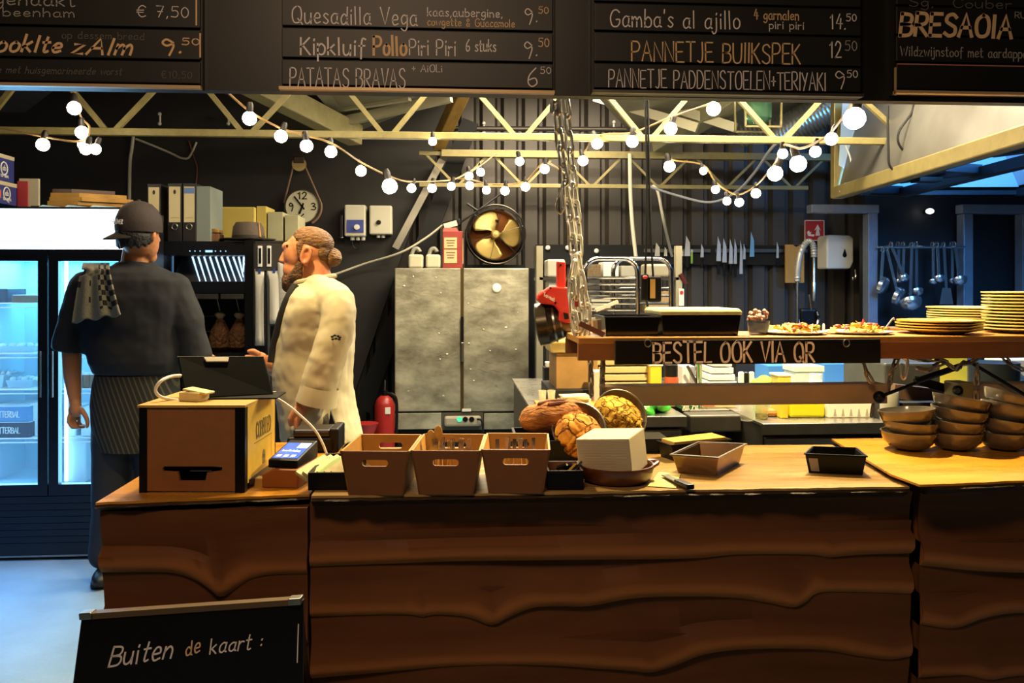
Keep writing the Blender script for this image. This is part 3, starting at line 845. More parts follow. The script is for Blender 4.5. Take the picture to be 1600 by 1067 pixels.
counter('left counter section under the wooden till box, with one notched plank', 162, 483, ZL, .032, [(fl.x, fl.y), (fr.x, fr.y)], [(fl.x, 2.9), (fr.x, 2.9)],
        [[(150, 893), (230, 892), (275, 894), (308, 905), (330, 920), (345, 931), (357, 926), (375, 915), (395, 904), (430, 898), (490, 897)],
         [(150, 1000), (300, 1010), (490, 1002)], [(150, 1120), (300, 1130), (490, 1125)], [(150, 1290), (490, 1290)]], YF, True)
fl2 = WZ(486, 775, ZM); fr2 = WZ(1421, 760, ZM); br2 = WZ(1306, 697, ZM)
counter('long middle counter section carrying the three cutlery crates', 487, 1419, ZM, .034, [(fl2.x, fl2.y), (fr2.x, fr2.y)], [(fl2.x, 2.72), (br2.x, 2.66)],
        [[(480, 886), (600, 880), (720, 876), (850, 875), (1066, 873), (1150, 868), (1270, 868), (1292, 871), (1340, 866), (1425, 863)],
         [(480, 963), (630, 961), (658, 965), (680, 961), (730, 964), (768, 976), (795, 964), (830, 950), (870, 947), (920, 947), (990, 935), (1066, 932), (1150, 934), (1200, 942), (1238, 949), (1258, 941), (1275, 928), (1320, 926), (1425, 928)],
         [(480, 1058), (620, 1047), (720, 1041), (850, 1041), (980, 1048), (1015, 1051), (1050, 1042), (1100, 1023), (1170, 1014), (1280, 1014), (1340, 1024), (1388, 1030), (1425, 1024)],
         [(480, 1170), (900, 1150), (1425, 1165)], [(480, 1295), (1425, 1290)]], YF, False)
p0_ = WZ(1393, 741, ZR); p1_ = WZ(1437, 757, ZR); p2_ = WZ(1800, 743, ZR); p3_ = WZ(1310, 694, ZR)
counter('right counter section with thicker top carrying the bowl stacks', 1433, 1760, ZR, .034, [(p0_.x, p0_.y), (p1_.x, p1_.y), (p2_.x, p2_.y)], [(p3_.x + .02, 2.66), (p2_.x, 2.66)],
        [[(1425, 881), (1470, 885), (1520, 890), (1600, 893), (1760, 893)], [(1425, 973), (1450, 978), (1490, 980), (1530, 966), (1570, 957), (1620, 956), (1760, 960)],
         [(1425, 1058), (1500, 1055), (1540, 1062), (1600, 1055), (1760, 1060)], [(1425, 1170), (1760, 1170)], [(1425, 1295), (1760, 1290)]], YF, False)

# ------------------------------------------------------------------ A-board in front of the counter
m_bgloss = mat('board_black', '#070708', 0.35, var=.2)
YA = 1.74
A0 = W(128, 962, YA + .05); A1 = W(474, 938, YA)
xd = (A1 - A0).normalized(); nrm = Vector((xd.y, -xd.x, 0)).normalized()
dn = Vector((xd.z * -1 * 0.045, -0.16, -1)).normalized()
Wb = (A1 - A0).length
t = T('chalkboard_stand', 'black chalkboard stand on the floor in front of the counter', 'chalkboard', (A0.x + Wb / 2, YA - .1, 0))
Hb = (A0.z - .03) / -dn.z
def bp(u, v, o=0):                       # u along top edge, v down the board, o out of its face
    return A0 + xd * u + dn * v + (xd.cross(-dn)).normalized() * o
b = MB(); P = [bp(0, 0), bp(Wb, 0), bp(Wb + .02, Hb), bp(-.05, Hb)]
Q = [p + Vector((0, .012, 0)) for p in P]
b.add(P + Q, [(0, 1, 2, 3), (7, 6, 5, 4), (0, 4, 5, 1), (1, 5, 6, 2), (2, 6, 7, 3), (3, 7, 4, 0)])
b.obj('panel', m_bgloss, t, smooth=0)
m_lip = mat('board_lip', '#5d4a33', 0.4, .3)
MB().bar(bp(.012, 0, -.004), bp(Wb - .012, 0, -.004), .02, .012).obj('top_rail', m_lip, t, smooth=0)
for u in (.012, Wb - .016):
    MB().bar(bp(u - .012, -.002, .001), bp(u + .014, -.002, .001), .024, .014).obj('corner_clip', m_steel, t, smooth=0, bevel=.002)
b = MB()
b.bar(bp(.02, .02) + Vector((0, .03, 0)), Vector((A0.x, YA + .28, .01)), .02, .03); b.bar(bp(Wb - .02, .02) + Vector((0, .03, 0)), Vector((A1.x, YA + .28, .01)), .02, .03)
b.obj('rear_leg', m_blk, t, smooth=0)
k = MPP(290, YA)
fw = (xd.cross(-dn)).normalized()
def bpx(px, py):
    d = ray(px, py); n = fw; tt = (A0 - EYE).dot(n) / d.dot(n)
    return EYE + d * tt
o = bpx(170, 1040); e = bpx(268, 1028)
write(MB(), 'Buiten', o, e - o, -dn, 32 * k, (e - o).length, .085, italic=.2, seed=3, jit=.05).obj('chalk_lettering', m_chalk, t, smooth=0)
o = bpx(290, 1024); e = bpx(312, 1020)
write(MB(), 'de', o, e - o, -dn, 22 * k, (e - o).length, .1, seed=3, italic=.1, jit=.05).obj('chalk_lettering', m_chalkw, t, smooth=0)
o = bpx(328, 1022); e = bpx(409, 1012)
write(MB(), 'kaart :', o, e - o, -dn, 23 * k, (e - o).length, .09, seed=5, italic=.15, jit=.05).obj('chalk_lettering', m_chalk, t, smooth=0)
MB().bar(bp(Wb - .008, .045, .002), bp(Wb - .008, .12, .002), .003, .002).obj('chalk_line', m_chalk, t, smooth=0)

# ------------------------------------------------------------------ things on the counter
ROT = (0, 0, -YAW)
m_box = mat('till_front', '#8d5a30', 0.55, var=.15, vscale=30)
m_ply = mat('plywood_yellow', '#c9a436', 0.5, var=.25, vscale=14)
m_plyp = mat('plywood_pale', '#c79a4a', 0.5, var=.3, vscale=9, stretch=(.4, 1, 2))
c = WZ(300, 770, ZL)
t = T('till_box', 'wooden till box with black corner posts and slot, tablet on top', 'till', (c.x, c.y, ZL), None, ROT)
w, dpt, h = .275, .28, .222; X = w / 2
sl = MB()                                # front panel with its T-shaped slot
def ring_panel(b, outer, inner, y0, y1):
    n = len(outer)
    f = [Vector((a, y0, c_)) for a, c_ in outer] + [Vector((a, y0, c_)) for a, c_ in inner] + [Vector((a, y1, c_)) for a, c_ in outer] + [Vector((a, y1, c_)) for a, c_ in inner]
    fs = []
    for k in range(n):
        l = (k + 1) % n
        fs += [(k, l, n + l, n + k), (2 * n + k, 3 * n + k, 3 * n + l, 2 * n + l), (k, 2 * n + k, 2 * n + l, l), (n + k, n + l, 3 * n + l, 3 * n + k)]
    return b.add(f, fs)
inner = [(-.078, .062), (-.076, .055), (-.038, .053), (-.034, .030), (.034, .030), (.038, .052), (.076, .056), (.078, .066), (.05, .068), (0, .068), (-.04, .068), (-.074, .068)]
outer = [(-X + .018, .062), (-X + .018, .004), (-.05, .004), (-.02, .004), (.03, .004), (X - .024, .004), (X - .024, .06), (X - .024, h - .004), (.05, h - .004), (0, h - .004), (-.05, h - .004), (-X + .018, h - .004)]
ring_panel(MB(), outer, inner, .003, .013).obj('front_panel', m_box, t, smooth=0, local=True)
for nm, bx_ in (('left_panel', (-X, -X + .02, 0, dpt, 0, h)), ('corner_post', (X - .026, X, 0, .02, 0, h)), ('corner_post', (X - .02, X, dpt - .012, dpt, .0, h)), ('slot_backing', (-X + .02, X - .026, .05, .06, .01, .1))):
    MB().box(*bx_).obj(nm, m_blk, t, smooth=0, local=True)
MB().box(X - .012, X + .001, .02, dpt - .012, .02, h).obj('side_panel', m_ply, t, smooth=0, local=True)
MB().box(X - .010, X + .003, .03, dpt - .012, .012, .028).obj('side_trim', m_blk, t, smooth=0, local=True)
MB().box(-X - .003, X + .002, -.004, dpt, h, h + .006).obj('top_panel', m_plyp, t, smooth=0, local=True)
mb = write(MB(), 'COBBLED', (X + .0012, .09, .125), (0, 1, 0), (0, 0, 1), .042, .135, .1)
mb.box(X + .001, X + .002, .075, .235, .113, .115); mb.cyl((X + .001, .16, .07), (X + .002, .16, .07), .012, seg=10); mb.box(X + .001, X + .002, .148, .172, .045, .07)
mb.obj('printed_lettering', mat('print_grey', '#6e5d22', .7), t, smooth=0, local=True)
MB().box(-.005, .05, -.0, .002, .0555, .0585).obj('slot_lip', m_steel, t, smooth=0, local=True)
top = ZL + h + .006
# tablet seen from behind
def tab(u, v, o=0): return None
P = [W(277, 556, 2.40), W(412, 556, 2.46), W(428, 613, 2.38), W(290, 617, 2.30)]
zt_ = top + .004
P[2].z = P[3].z = zt_
t = T('tablet', 'black tablet leaning back on top of the till box', 'tablet', (P[3] + P[2]) / 2)
n = (P[1] - P[0]).cross(P[3] - P[0]).normalized()
if n.y < 0: n = -n
b = MB(); Q = [p + n * .012 for p in P]
b.add(P + Q, [(0, 1, 2, 3), (7, 6, 5, 4), (0, 4, 5, 1), (1, 5, 6, 2), (2, 6, 7, 3), (3, 7, 4, 0)])
b.obj('case', mat('tablet_black', '#020203', .7, spec=.05), t, smooth=0, bevel=.004)
MB().bar(P[0] + n * .006 + Vector((0, 0, .001)), P[1] + n * .006 + Vector((0, 0, .001)), .012, .003).obj('metal_edge', m_steel, t, smooth=0)
u = (P[1] - P[0]); dwn = (P[3] - P[0])
b = MB(); pp = [P[0] + u * a + dwn * c_ - n * .002 for a, c_ in ((.29, .06), (.585, .06), (.56, .17), (.31, .17))]
b.add(pp + [q - n * .004 for q in pp], [(0, 1, 2, 3), (7, 6, 5, 4), (0, 4, 5, 1), (1, 5, 6, 2), (2, 6, 7, 3), (3, 7, 4, 0)])
b.obj('clip', mat('clip_beige', '#a59c87', .5), t, smooth=0, bevel=.002, label='beige clip on the tablet case')
p = P[3] + (P[2] - P[3]) * .5
MB().box(p.x - .13, p.x + .13, p.y - .03, p.y + .10, top, top + .004).obj('foot_plate', m_blk, t, smooth=0)
m_cab = mat('cable_white', '#d8d2c4', .45)
b = MB(); c = WZ(298, 628, top)
b.cbox((c.x, c.y + .03, top + .012), (.06, .05, .024), Euler((0, 0, -.3))); b.cbox((c.x + .012, c.y + .03, top + .026), (.07, .045, .006), Euler((0, .15, -.3)))
b.thing('charger_plug', 'small cream charger block on the near edge of the till box', 'charger', mat('charger_cream', '#cdbd86', .5), bevel=.002)
cable([(284, 587, 2.36), (268, 588, 2.33), (252, 595, 2.29), (243, 608, 2.28), (248, 618, 2.28), (262, 623, 2.30), (282, 626, 2.33)], .0045, 'charging_cable', 'thick white charging cable looping left of the tablet', m_cab)
cable([(300, 622, 2.40), (360, 621, 2.42), (415, 617, 2.43), (445, 630, 2.45), (470, 650, 2.46), (492, 672, 2.47), (505, 695, 2.47), (512, 715, 2.47)], .0035, 'charging_cable', 'thin white cable arching from the till box down past the receipt printer', m_cab)
# receipt printer
c = WZ(487, 708, ZL); c.y += .0
t = T('receipt_printer', 'black receipt printer behind the card terminal', 'printer', (c.x, c.y, ZL), None, (0, 0, -.02))
MB().box(-.08, .08, 0, .16, 0, .05).obj('body', m_blk, t, smooth=0, bevel=.008, local=True)
MB().box(-.062, .06, .004, .12, .05, .074).obj('lid', mat('printer_lid', '#17171a', .3), t, smooth=0, bevel=.008, local=True)
MB().box(.055, .085, 0, .14, .0, .078).obj('side_housing', m_blk, t, smooth=0, bevel=.006, local=True)
# card terminal on a wood block
P = [(405, 763), (467, 763), (497, 742), (430, 742)]
c = WZ(437, 763, ZL)
t0 = T('terminal_stand', 'orange brown wooden block under the card terminal', 'wood block', (c.x, c.y, ZL), None, (0, 0, -.18))
MB().prism([(-.05, 0), (.05, 0), (.05, .05), (-.02, .05), (-.05, .036)], lambda a, z: Vector((a, 0, z)), lambda a, z: Vector((a, .16, z))).obj('block', mat('block_orange', '#9c5a22', .5, var=.3, vscale=9, stretch=(.5, 2, 1)), t0, smooth=0, local=True, bevel=.004)
MB().box(-.13, -.05, .02, .05, .0, .02).obj('side_rail', m_plyp, t0, smooth=0, local=True)
t = T('card_terminal', 'black card terminal with lit blue screen on the wooden block', 'card terminal', (c.x + .005, c.y + .015, ZL + .05), None, (0, 0, -.2))
MB().prism([(0, 0), (.15, 0), (.15, .048), (0, .022)], lambda a, z: Vector((-.042, a, z)), lambda a, z: Vector((.042, a, z))).obj('body', m_blk, t, smooth=0, local=True, bevel=.004)
def scr(u, v, o=.0008): return Vector((u, v, .022 + .026 * v / .15 + o))
MB().add([scr(-.036, .012), scr(.036, .012), scr(.036, .125), scr(-.036, .125)], [(0, 1, 2, 3)]).obj('screen', mat('screen_blue', '#3557b8', .2, emit=.9), t, smooth=0, local=True)
b = MB().add([scr(.004, .085, .0014), scr(.034, .085, .0014), scr(.034, .122, .0014), scr(.004, .122, .0014)], [(0, 1, 2, 3)])
for k in range(3): b.add([scr(-.028 + k * .02, .02, .0014), scr(-.016 + k * .02, .02, .0014), scr(-.016 + k * .02, .036, .0014), scr(-.028 + k * .02, .036, .0014)], [(0, 1, 2, 3)])
write(b, 'kaartbetaling', scr(-.026, .058, .0014), (1, 0, 0), (0, 1, .17), .010, .05, .14).obj('screen_text', mat('screen_white', '#cdd8f4', .2, emit=1.2), t, smooth=0, local=True)

# black tray of paper envelopes
c = WZ(512, 766, ZM)
t = T('napkin_tray', 'low black tray of paper pockets left of the cutlery crates', 'tray', (c.x + .005, c.y, ZM), None, (0, 0, -.04))
b = MB(); b.box(-.055, .07, 0, .008, 0, .045); b.box(-.055, -.047, .008, .24, 0, .045); b.box(.062, .07, .008, .24, 0, .045); b.box(-.047, .062, .008, .24, 0, .006); b.box(-.055, .07, .24, .248, 0, .045)
b.obj('tray', m_blk, t, smooth=0, local=True)
m_pap = mat('paper_tan', '#b9aa78', .8, var=.2, vscale=30); m_papg = mat('paper_green', '#8fa05a', .8)
pk = None
for k in range(6):
    M = Matrix.Translation((c.x - .035 + k * .018, c.y + .10, ZM + .028)) @ Euler((0.12, .55, -.28)).to_matrix().to_4x4()
    b = MB().box(-.035, .035, -.075, .075, -.0035, .0035, M)
    b.thing('paper_pocket', 'tan paper cutlery pocket leaning in the black tray, ' + ('first', 'second', 'third', 'fourth', 'fifth', 'rightmost')[k] + ' from the left', 'paper pocket', m_papg if k == 3 else m_pap, 'paper pockets in the black tray')

# cutlery crates
m_cr = mat('crate_brown', '#714521', .55, var=.12, vscale=25)
m_crin = mat('crate_inside', '#a8782c', .55, var=.15, vscale=25)
def crate(label, px, ybot):
    c = WZ(px, ybot, ZM)
    t = T('cutlery_crate', label, 'crate', (c.x, c.y + .002, ZM), 'cutlery crates', (0, 0, math.radians(-5.5)))
    wt, wb_, h, d = .087, .069, .112, .215
    tilt = .012
    def loop(n=32):
        out = []
        for k in range(n):
            a = 2 * pi * k / n
            cx, cz = math.cos(a), math.sin(a)
            sx = .024 if cx > 0 else -.024
            out.append((sx + .0085 * cx if abs(cx) > 1e-6 else 0, .082 + .0085 * cz))
        return out
    def outerp(n=32):
        out = []
        for k in range(n):
            a = 2 * pi * k / n
            cx, cz = math.cos(a), math.sin(a)
            s_ = 1 / max(abs(cx), abs(cz))
            u, v = cx * s_, cz * s_
            z = .082 + (v * (h - .082) if v > 0 else v * .082)
            out.append((u * (wb_ + (wt - wb_) * z / h), z))
        return out
    for nm, y0, m, sg in (('front_wall', 0, m_cr, 1), ('back_wall', d, m_crin, -1)):
        b = MB()
        ring_panel(b, outerp(), loop(), y0, y0 + .006 * sg)
        for i, v in enumerate(b.v):
            v.y += (-tilt * v.z / h) * sg * 1.0
        b.obj(nm, m, t, smooth=0, local=True)
    for sg in (-1, 1):
        b = MB(); P = []
        for o_ in (0, -.005 * sg):
            P += [Vector((sg * wb_ + o_, 0, 0)), Vector((sg * wb_ + o_, d, 0)), Vector((sg * wt + o_, d + tilt, h)), Vector((sg * wt + o_, -tilt, h))]
        b.add(P, [(0, 1, 2, 3), (7, 6, 5, 4), (0, 4, 5, 1), (1, 5, 6, 2), (2, 6, 7, 3), (3, 7, 4, 0)])
        b.obj('side_wall', m_crin, t, smooth=0, local=True)
    MB().box(-wb_, wb_, .004, d - .004, 0, .006).obj('base', m_crin, t, smooth=0, local=True)
    return t
crates = [crate('left one of three brown cutlery crates, nearly empty', 587, 774), crate('middle one of three brown cutlery crates, holding forks', 697, 773), crate('right one of three brown cutlery crates, holding knives', 806, 771)]
m_cut = mat('cutlery_steel', '#c9c4b8', .22, 1.0)
m_wrap = mat('napkin_white', '#d6cfc0', .8)
def fork(loc, rot, label, group, kind='fork'):
    t = T(kind, label, kind, loc, group, rot)
    b = MB(); b.tube([(0, 0, 0), (0, 0, .06), (0, 0, .11)], [.004, .003, .0025], 6)
    if kind == 'fork':
        b.cbox((0, 0, .122), (.02, .003, .022))
        for k in range(4): b.cbox((-.0078 + .0052 * k, 0, .148), (.0028, .0022, .034))
    else:
        b.cbox((0, 0, .135), (.014, .002, .06)); 
    b.obj('blade' if kind != 'fork' else 'tines', m_cut, t, smooth=0, local=True)
    MB().cbox((0, 0, .02), (.012, .006, .05)).obj('handle', m_cut, t, smooth=0, local=True, bevel=.002)
    t.scale = (.72, .72, .66)
    return t
nth = ['leftmost', 'second', 'third', 'fourth', 'fifth', 'sixth', 'seventh', 'rightmost']
base = None
for ci, kind, zz in ((1, 'fork', -.05), (2, 'knife', -.088)):
    cr = crates[ci]; M = RM(cr)
    for k in range(8):
        l = M @ Vector((-.05 + k * .0135, .10 + .02 * (k % 3), .008))
        lab = f'upright steel {kind} in the {"middle" if ci == 1 else "right"} crate, {nth[k]} in its row'
        fork((l.x, l.y, l.z), (rnd.uniform(-.2, .05), rnd.uniform(-.12, .12), rnd.uniform(-.4, .4)), lab, kind + 's in the crates', kind) if k == 0 and ci == 1 else fork((l.x, l.y, l.z), (rnd.uniform(-.2, .05), rnd.uniform(-.12, .12), rnd.uniform(-.4, .4)), lab, ('knives' if kind == 'knife' else 'forks') + ' in the crates', kind)
for k, (u, lab) in enumerate(((-.055, 'wooden spoon leaning left in the middle crate'), (-.035, 'wooden spoon standing tallest in the middle crate'))):
    l = RM(crates[1]) @ Vector((u, .13, .01)); b = MB()
    b.tube([l, l + Vector((0, .01, .1))], .004, 6); b.ell(l + Vector((0, .012, .118 - .012 * (1 - k))), (.012, .004, .022), seg=10, rings=8)
    b.thing('wooden_spoon', lab, 'spoon', m_plyp, 'wooden spoons')

# small black box of sachets beside the crates, black crate of breads behind
def open_box(t, w, d, h, th, m, m_in=None, y0=0):
    b = MB(); b.box(-w / 2, w / 2, y0, y0 + th, 0, h); b.box(-w / 2, w / 2, y0 + d - th, y0 + d, 0, h); b.box(-w / 2, -w / 2 + th, y0 + th, y0 + d - th, 0, h); b.box(w / 2 - th, w / 2, y0 + th, y0 + d - th, 0, h)
    b.box(-w / 2 + th, w / 2 - th, y0 + th, y0 + d - th, 0, th)
    b.obj('body', m, t, smooth=0, local=True)
    if m_in:
        e = .0012; b = MB(); b.box(-w / 2 + th, w / 2 - th, y0 + d - th - e, y0 + d - th, th, h); b.box(w / 2 - th - e, w / 2 - th, y0 + th, y0 + d - th, th, h); b.box(-w / 2 + th, w / 2 - th, y0 + th, y0 + d - th, th, th + e)
        b.obj('lining', m_in, t, smooth=0, local=True)
c = WZ(884, 766, ZM)
t = T('sachet_box', 'small open black box of foil sachets right of the crates', 'box', (c.x, c.y, ZM), None, (0, 0, -.03))
open_box(t, .092, .12, .05, .004, m_blk, mat('box_brown', '#5d3418', .6))
for k in range(4):
    M = Matrix.Translation((c.x - .003 + k * .013, c.y + .05 + .008 * (k % 2), ZM + .04)) @ Euler((.7, .3 * (k - 1), .5 * k)).to_matrix().to_4x4()
    MB().box(-.014, .014, -.003, .003, -.022, .022, M).thing('foil_sachet', ('leftmost', 'second', 'third', 'rightmost')[k] + ' shiny foil sachet in the small black box', 'sachet', m_chrome, 'foil sachets')
b = MB(); c = WZ(898, 716, ZM)
t = T('bread_crate', 'black crate under the breads right of the cutlery crates', 'crate', (c.x - .03, 2.46, ZM))
open_box(t, .30, .24, .062, .008, m_blk)
zb_ = ZM + .062
# rustic loaf
def cracked_mat(name, crust, light, crack, sc, amount=.5):
    m = bpy.data.materials.new(name); m.use_nodes = True; nt = m.node_tree; p = nt.nodes['Principled BSDF']; p.inputs['Roughness'].default_value = .8; p.inputs['Specular IOR Level'].default_value = .2
    N = nt.nodes.new; L = nt.links.new
    tc = N('ShaderNodeTexCoord'); ns = N('ShaderNodeTexNoise'); ns.inputs['Scale'].default_value = 22; ns.inputs['Detail'].default_value = 6
    L(tc.outputs['Object'], ns.inputs['Vector'])
    ad = N('ShaderNodeMixRGB'); ad.inputs['Fac'].default_value = .05; L(tc.outputs['Object'], ad.inputs['Color1']); L(ns.outputs['Color'], ad.inputs['Color2'])
    vo = N('ShaderNodeTexVoronoi'); vo.feature = 'DISTANCE_TO_EDGE'; vo.inputs['Scale'].default_value = sc; L(ad.outputs['Color'], vo.inputs['Vector'])
    r1 = N('ShaderNodeValToRGB'); r1.color_ramp.elements[0].color = lin(crust); r1.color_ramp.elements[1].color = lin(light); r1.color_ramp.elements[0].position = .38; r1.color_ramp.elements[1].position = .66; L(ns.outputs['Fac'], r1.inputs['Fac'])
    r2 = N('ShaderNodeValToRGB'); r2.color_ramp.elements[0].position = .0; r2.color_ramp.elements[1].position = .09; L(vo.outputs['Distance'], r2.inputs['Fac'])
    mx = N('ShaderNodeMixRGB'); mx.inputs['Color1'].default_value = lin(crack); L(r2.outputs['Color'], mx.inputs['Fac']); L(r1.outputs['Color'], mx.inputs['Color2']); L(mx.outputs['Color'], p.inputs['Base Color'])
    b1 = N('ShaderNodeBump'); b1.inputs['Strength'].default_value = .9; b1.inputs['Distance'].default_value = .008; L(r2.outputs['Color'], b1.inputs['Height'])
    b2 = N('ShaderNodeBump'); b2.inputs['Strength'].default_value = amount; b2.inputs['Distance'].default_value = .01; L(ns.outputs['Fac'], b2.inputs['Height']); L(b1.outputs['Normal'], b2.inputs['Normal']); L(b2.outputs['Normal'], p.inputs['Normal'])
    return m
m_crust = mat('bread_crust', '#b97a3a', .8, var=.5, vscale=22, bump=.8, bscale=60, col2='#6e3a12', contrast=(.35, .65), stretch=(.6, 1.4, 1.4))
m_crust2 = mat('bread_golden', '#c98a2e', .75, var=.45, vscale=16, bump=.6, bscale=40, col2='#8d4f16')
m_crumb = mat('bread_split', '#5f2a0e', .8, var=.4, vscale=20)
p = W(868, 662, 2.60)
t = T('bread_loaf', 'long dark crusted bread loaf behind the right crate', 'bread', (p.x, p.y, zb_))
rings = []
for i in range(25):
    s_ = -1 + 2 * i / 24
    r = (1 - abs(s_) ** 2.4) ** .5
    rings.append([Vector((p.x + s_ * .118, p.y + .018 * s_ + .055 * r * math.cos(a) * 1.1, zb_ + .052 + .008 * s_ + (.052 * r) * math.sin(a) * (1 + .08 * math.sin(9 * s_ + 2 * a)))) for a in [2 * pi * k / 20 for k in range(20)]])
MB().loft(rings).obj('crust', m_crust, t, smooth=80)
for k in range(2):
    pts = [p + Vector((-.06 + .04 * i + .03 * k, -.03 + .012 * i - .01 * k, 0)) for i in range(4)]
    for i, q in enumerate(pts): q.z = zb_ + .092 - .003 * i * k + .008 * math.sin(i) + .0
    MB().tube(catmull(pts), [.002] + [.007] * (len(catmull(pts)) - 2) + [.002], 8).obj('split', m_crumb, t)
def cracked(name, label, p, R_, n, tilt, m, seed):
    t = T(name, label, 'bread', (p.x, p.y, p.z - R_ * .55))
    rg = random.Random(seed)
    M = Euler(tilt).to_matrix()
    cs = [Vector((rg.uniform(-1, 1), rg.uniform(-1, 1), rg.uniform(.1, 1))).normalized() for _ in range(n)]
    b = MB()
    def f(d):
        ds = sorted((d - c_).length for c_ in cs)
        return 1 - .10 * math.exp(-((ds[1] - ds[0]) / .06) ** 2)
    seg, rg_ = 72, 36; vs = []; fs = []
    for i in range(rg_ + 1):
        th = pi * i / rg_
        for k in range(seg):
            d = Vector((math.sin(th) * math.cos(2 * pi * k / seg), math.sin(th) * math.sin(2 * pi * k / seg), math.cos(th)))
            q = d * f(d) * R_; q.z *= .66
            vs.append(p + M @ q)
    for i in range(rg_):
        for k in range(seg):
            fs.append((i * seg + k, (i + 1) * seg + k, (i + 1) * seg + (k + 1) % seg, i * seg + (k + 1) % seg))
    b.add(vs, fs).obj('crust', m, t, smooth=80)
    return t
m_bask = mat('proofing_basket', '#5a4a3a', .5, .2, var=.3, vscale=30)
def basket(label, p, R_, tilt):
    M = Euler(tilt).to_matrix()
    t = T('bread_basket', label, 'basket', p)
    prof = [(R_ * .55, -.05), (R_ * .85, -.03), (R_, .0), (R_ * 1.03, .004), (R_ * .97, .004), (R_ * .8, -.026), (R_ * .5, -.044)]
    MB().lathe(prof, p, 40, M).obj('bowl', m_bask, t, smooth=50)
    MB().tube([p + M @ Vector((R_ * 1.01 * math.cos(a), R_ * 1.01 * math.sin(a), .002)) for a in [2 * pi * k / 40 for k in range(40)]], .0035, 8, closed=True).obj('rim', m_steel, t)
p = W(906, 672, 2.52); basket('steel rimmed basket tilted behind the front round bread', p + Vector((0, .02, .002)), .082, (1.05, 0, 0))
cracked('round_bread', 'front round bread with cracked orange crust, behind the napkin stack', W(905, 680, 2.50), .076, 12, (.9, 0, .3), cracked_mat('bread_cracked', '#a8691f', '#d39a3c', '#6a3610', 24), 3)
p = W(966, 650, 2.62); basket('steel rimmed basket tilted behind the rear round bread', p + Vector((.018, .045, -.004)), .086, (1.0, .35, 0))
cracked('round_bread', 'rear round bread with rough yellow crust, right of the loaf', p, .084, 26, (.5, 0, .9), cracked_mat('bread_rough', '#a57a24', '#d6b045', '#8a5a1c', 34, .9), 9)
b = MB(); c = W(960, 690, 2.62); b.box(c.x - .03, c.x + .16, 2.56, 2.68, ZM, ZM + .045)
b.thing('bread_plinth', 'dark block under the rear round bread', 'block', m_blkm)

# napkin stack in a terracotta dish
m_terra = mat('terracotta', '#5d2f18', .35, var=.25, vscale=10, coat=.3)
c = WZ(972, 762, ZM); R_ = 60 * MPP(972, c.y + .09)
cc = Vector((c.x, c.y + R_ * .85, ZM))
t = T('terracotta_dish', 'brown terracotta dish that holds the napkin stack', 'dish', cc)
MB().lathe([(R_ * .78, 0), (R_ * .95, .015), (R_, .04), (R_ * 1.0, .046), (R_ * .95, .046), (R_ * .9, .018), (R_ * .7, .008)], cc, 44).obj('dish', m_terra, t)
for sg in (1,):
    MB().tube(catmull([cc + Vector((R_ * .92, -.03, .042)), cc + Vector((R_ * 1.08, -.012, .046)), cc + Vector((R_ * 1.1, .012, .046)), cc + Vector((R_ * .95, .03, .042))]), .006, 8).obj('lug_handle', m_terra, t)
m_nap = mat('napkin_cream', '#b7a98a', .85)
nt = m_nap.node_tree
wv = nt.nodes.new('ShaderNodeTexWave'); wv.bands_direction = 'Z'; wv.inputs['Scale'].default_value = 110; wv.inputs['Distortion'].default_value = 1.5
tc = nt.nodes.new('ShaderNodeTexCoord'); nt.links.new(tc.outputs['Object'], wv.inputs['Vector'])
bu = nt.nodes.new('ShaderNodeBump'); bu.inputs['Strength'].default_value = .35; bu.inputs['Distance'].default_value = .004
nt.links.new(wv.outputs['Fac'], bu.inputs['Height']); nt.links.new(bu.outputs['Normal'], nt.nodes['Principled BSDF'].inputs['Normal'])
o = MB()
o.cbox((0, 0, .051), (.148, .138, .102))
ob = o.obj('napkin_stack', m_nap, None, smooth=0, bevel=.003)
ob.location = (cc.x - .004, cc.y, ZM + .024); ob.rotation_euler = (math.radians(3), math.radians(-5), math.radians(-30))
tag(ob, 'tall stack of cream paper napkins standing in the terracotta dish', 'napkins')
# paper and knife
P = [WZ(x, y, ZM + .001) for x, y in ((1012, 760), (1056, 763), (1063, 741), (1030, 738))]
MB().add(P + [p + Vector((0, 0, .0015)) for p in P], [(0, 1, 2, 3), (7, 6, 5, 4), (0, 4, 5, 1), (1, 5, 6, 2), (2, 6, 7, 3), (3, 7, 4, 0)]).thing('paper_note', 'yellowish paper sheet on the counter right of the dish', 'paper', mat('paper_note', '#c9b56a', .8, var=.2, vscale=40), smooth=0)
t = T('knife', 'knife with black handle lying over the paper sheet', 'knife', WZ(1058, 755, ZM))
p = WZ(1038, 742, ZM + .008); q = WZ(1058, 752, ZM + .010); r_ = WZ(1080, 761, ZM + .012)
MB().bar(p, q, .018, .003).obj('blade', m_dsteel, t, smooth=0); MB().bar(q, r_, .022, .014).obj('handle', m_blk, t, smooth=0, bevel=.004)
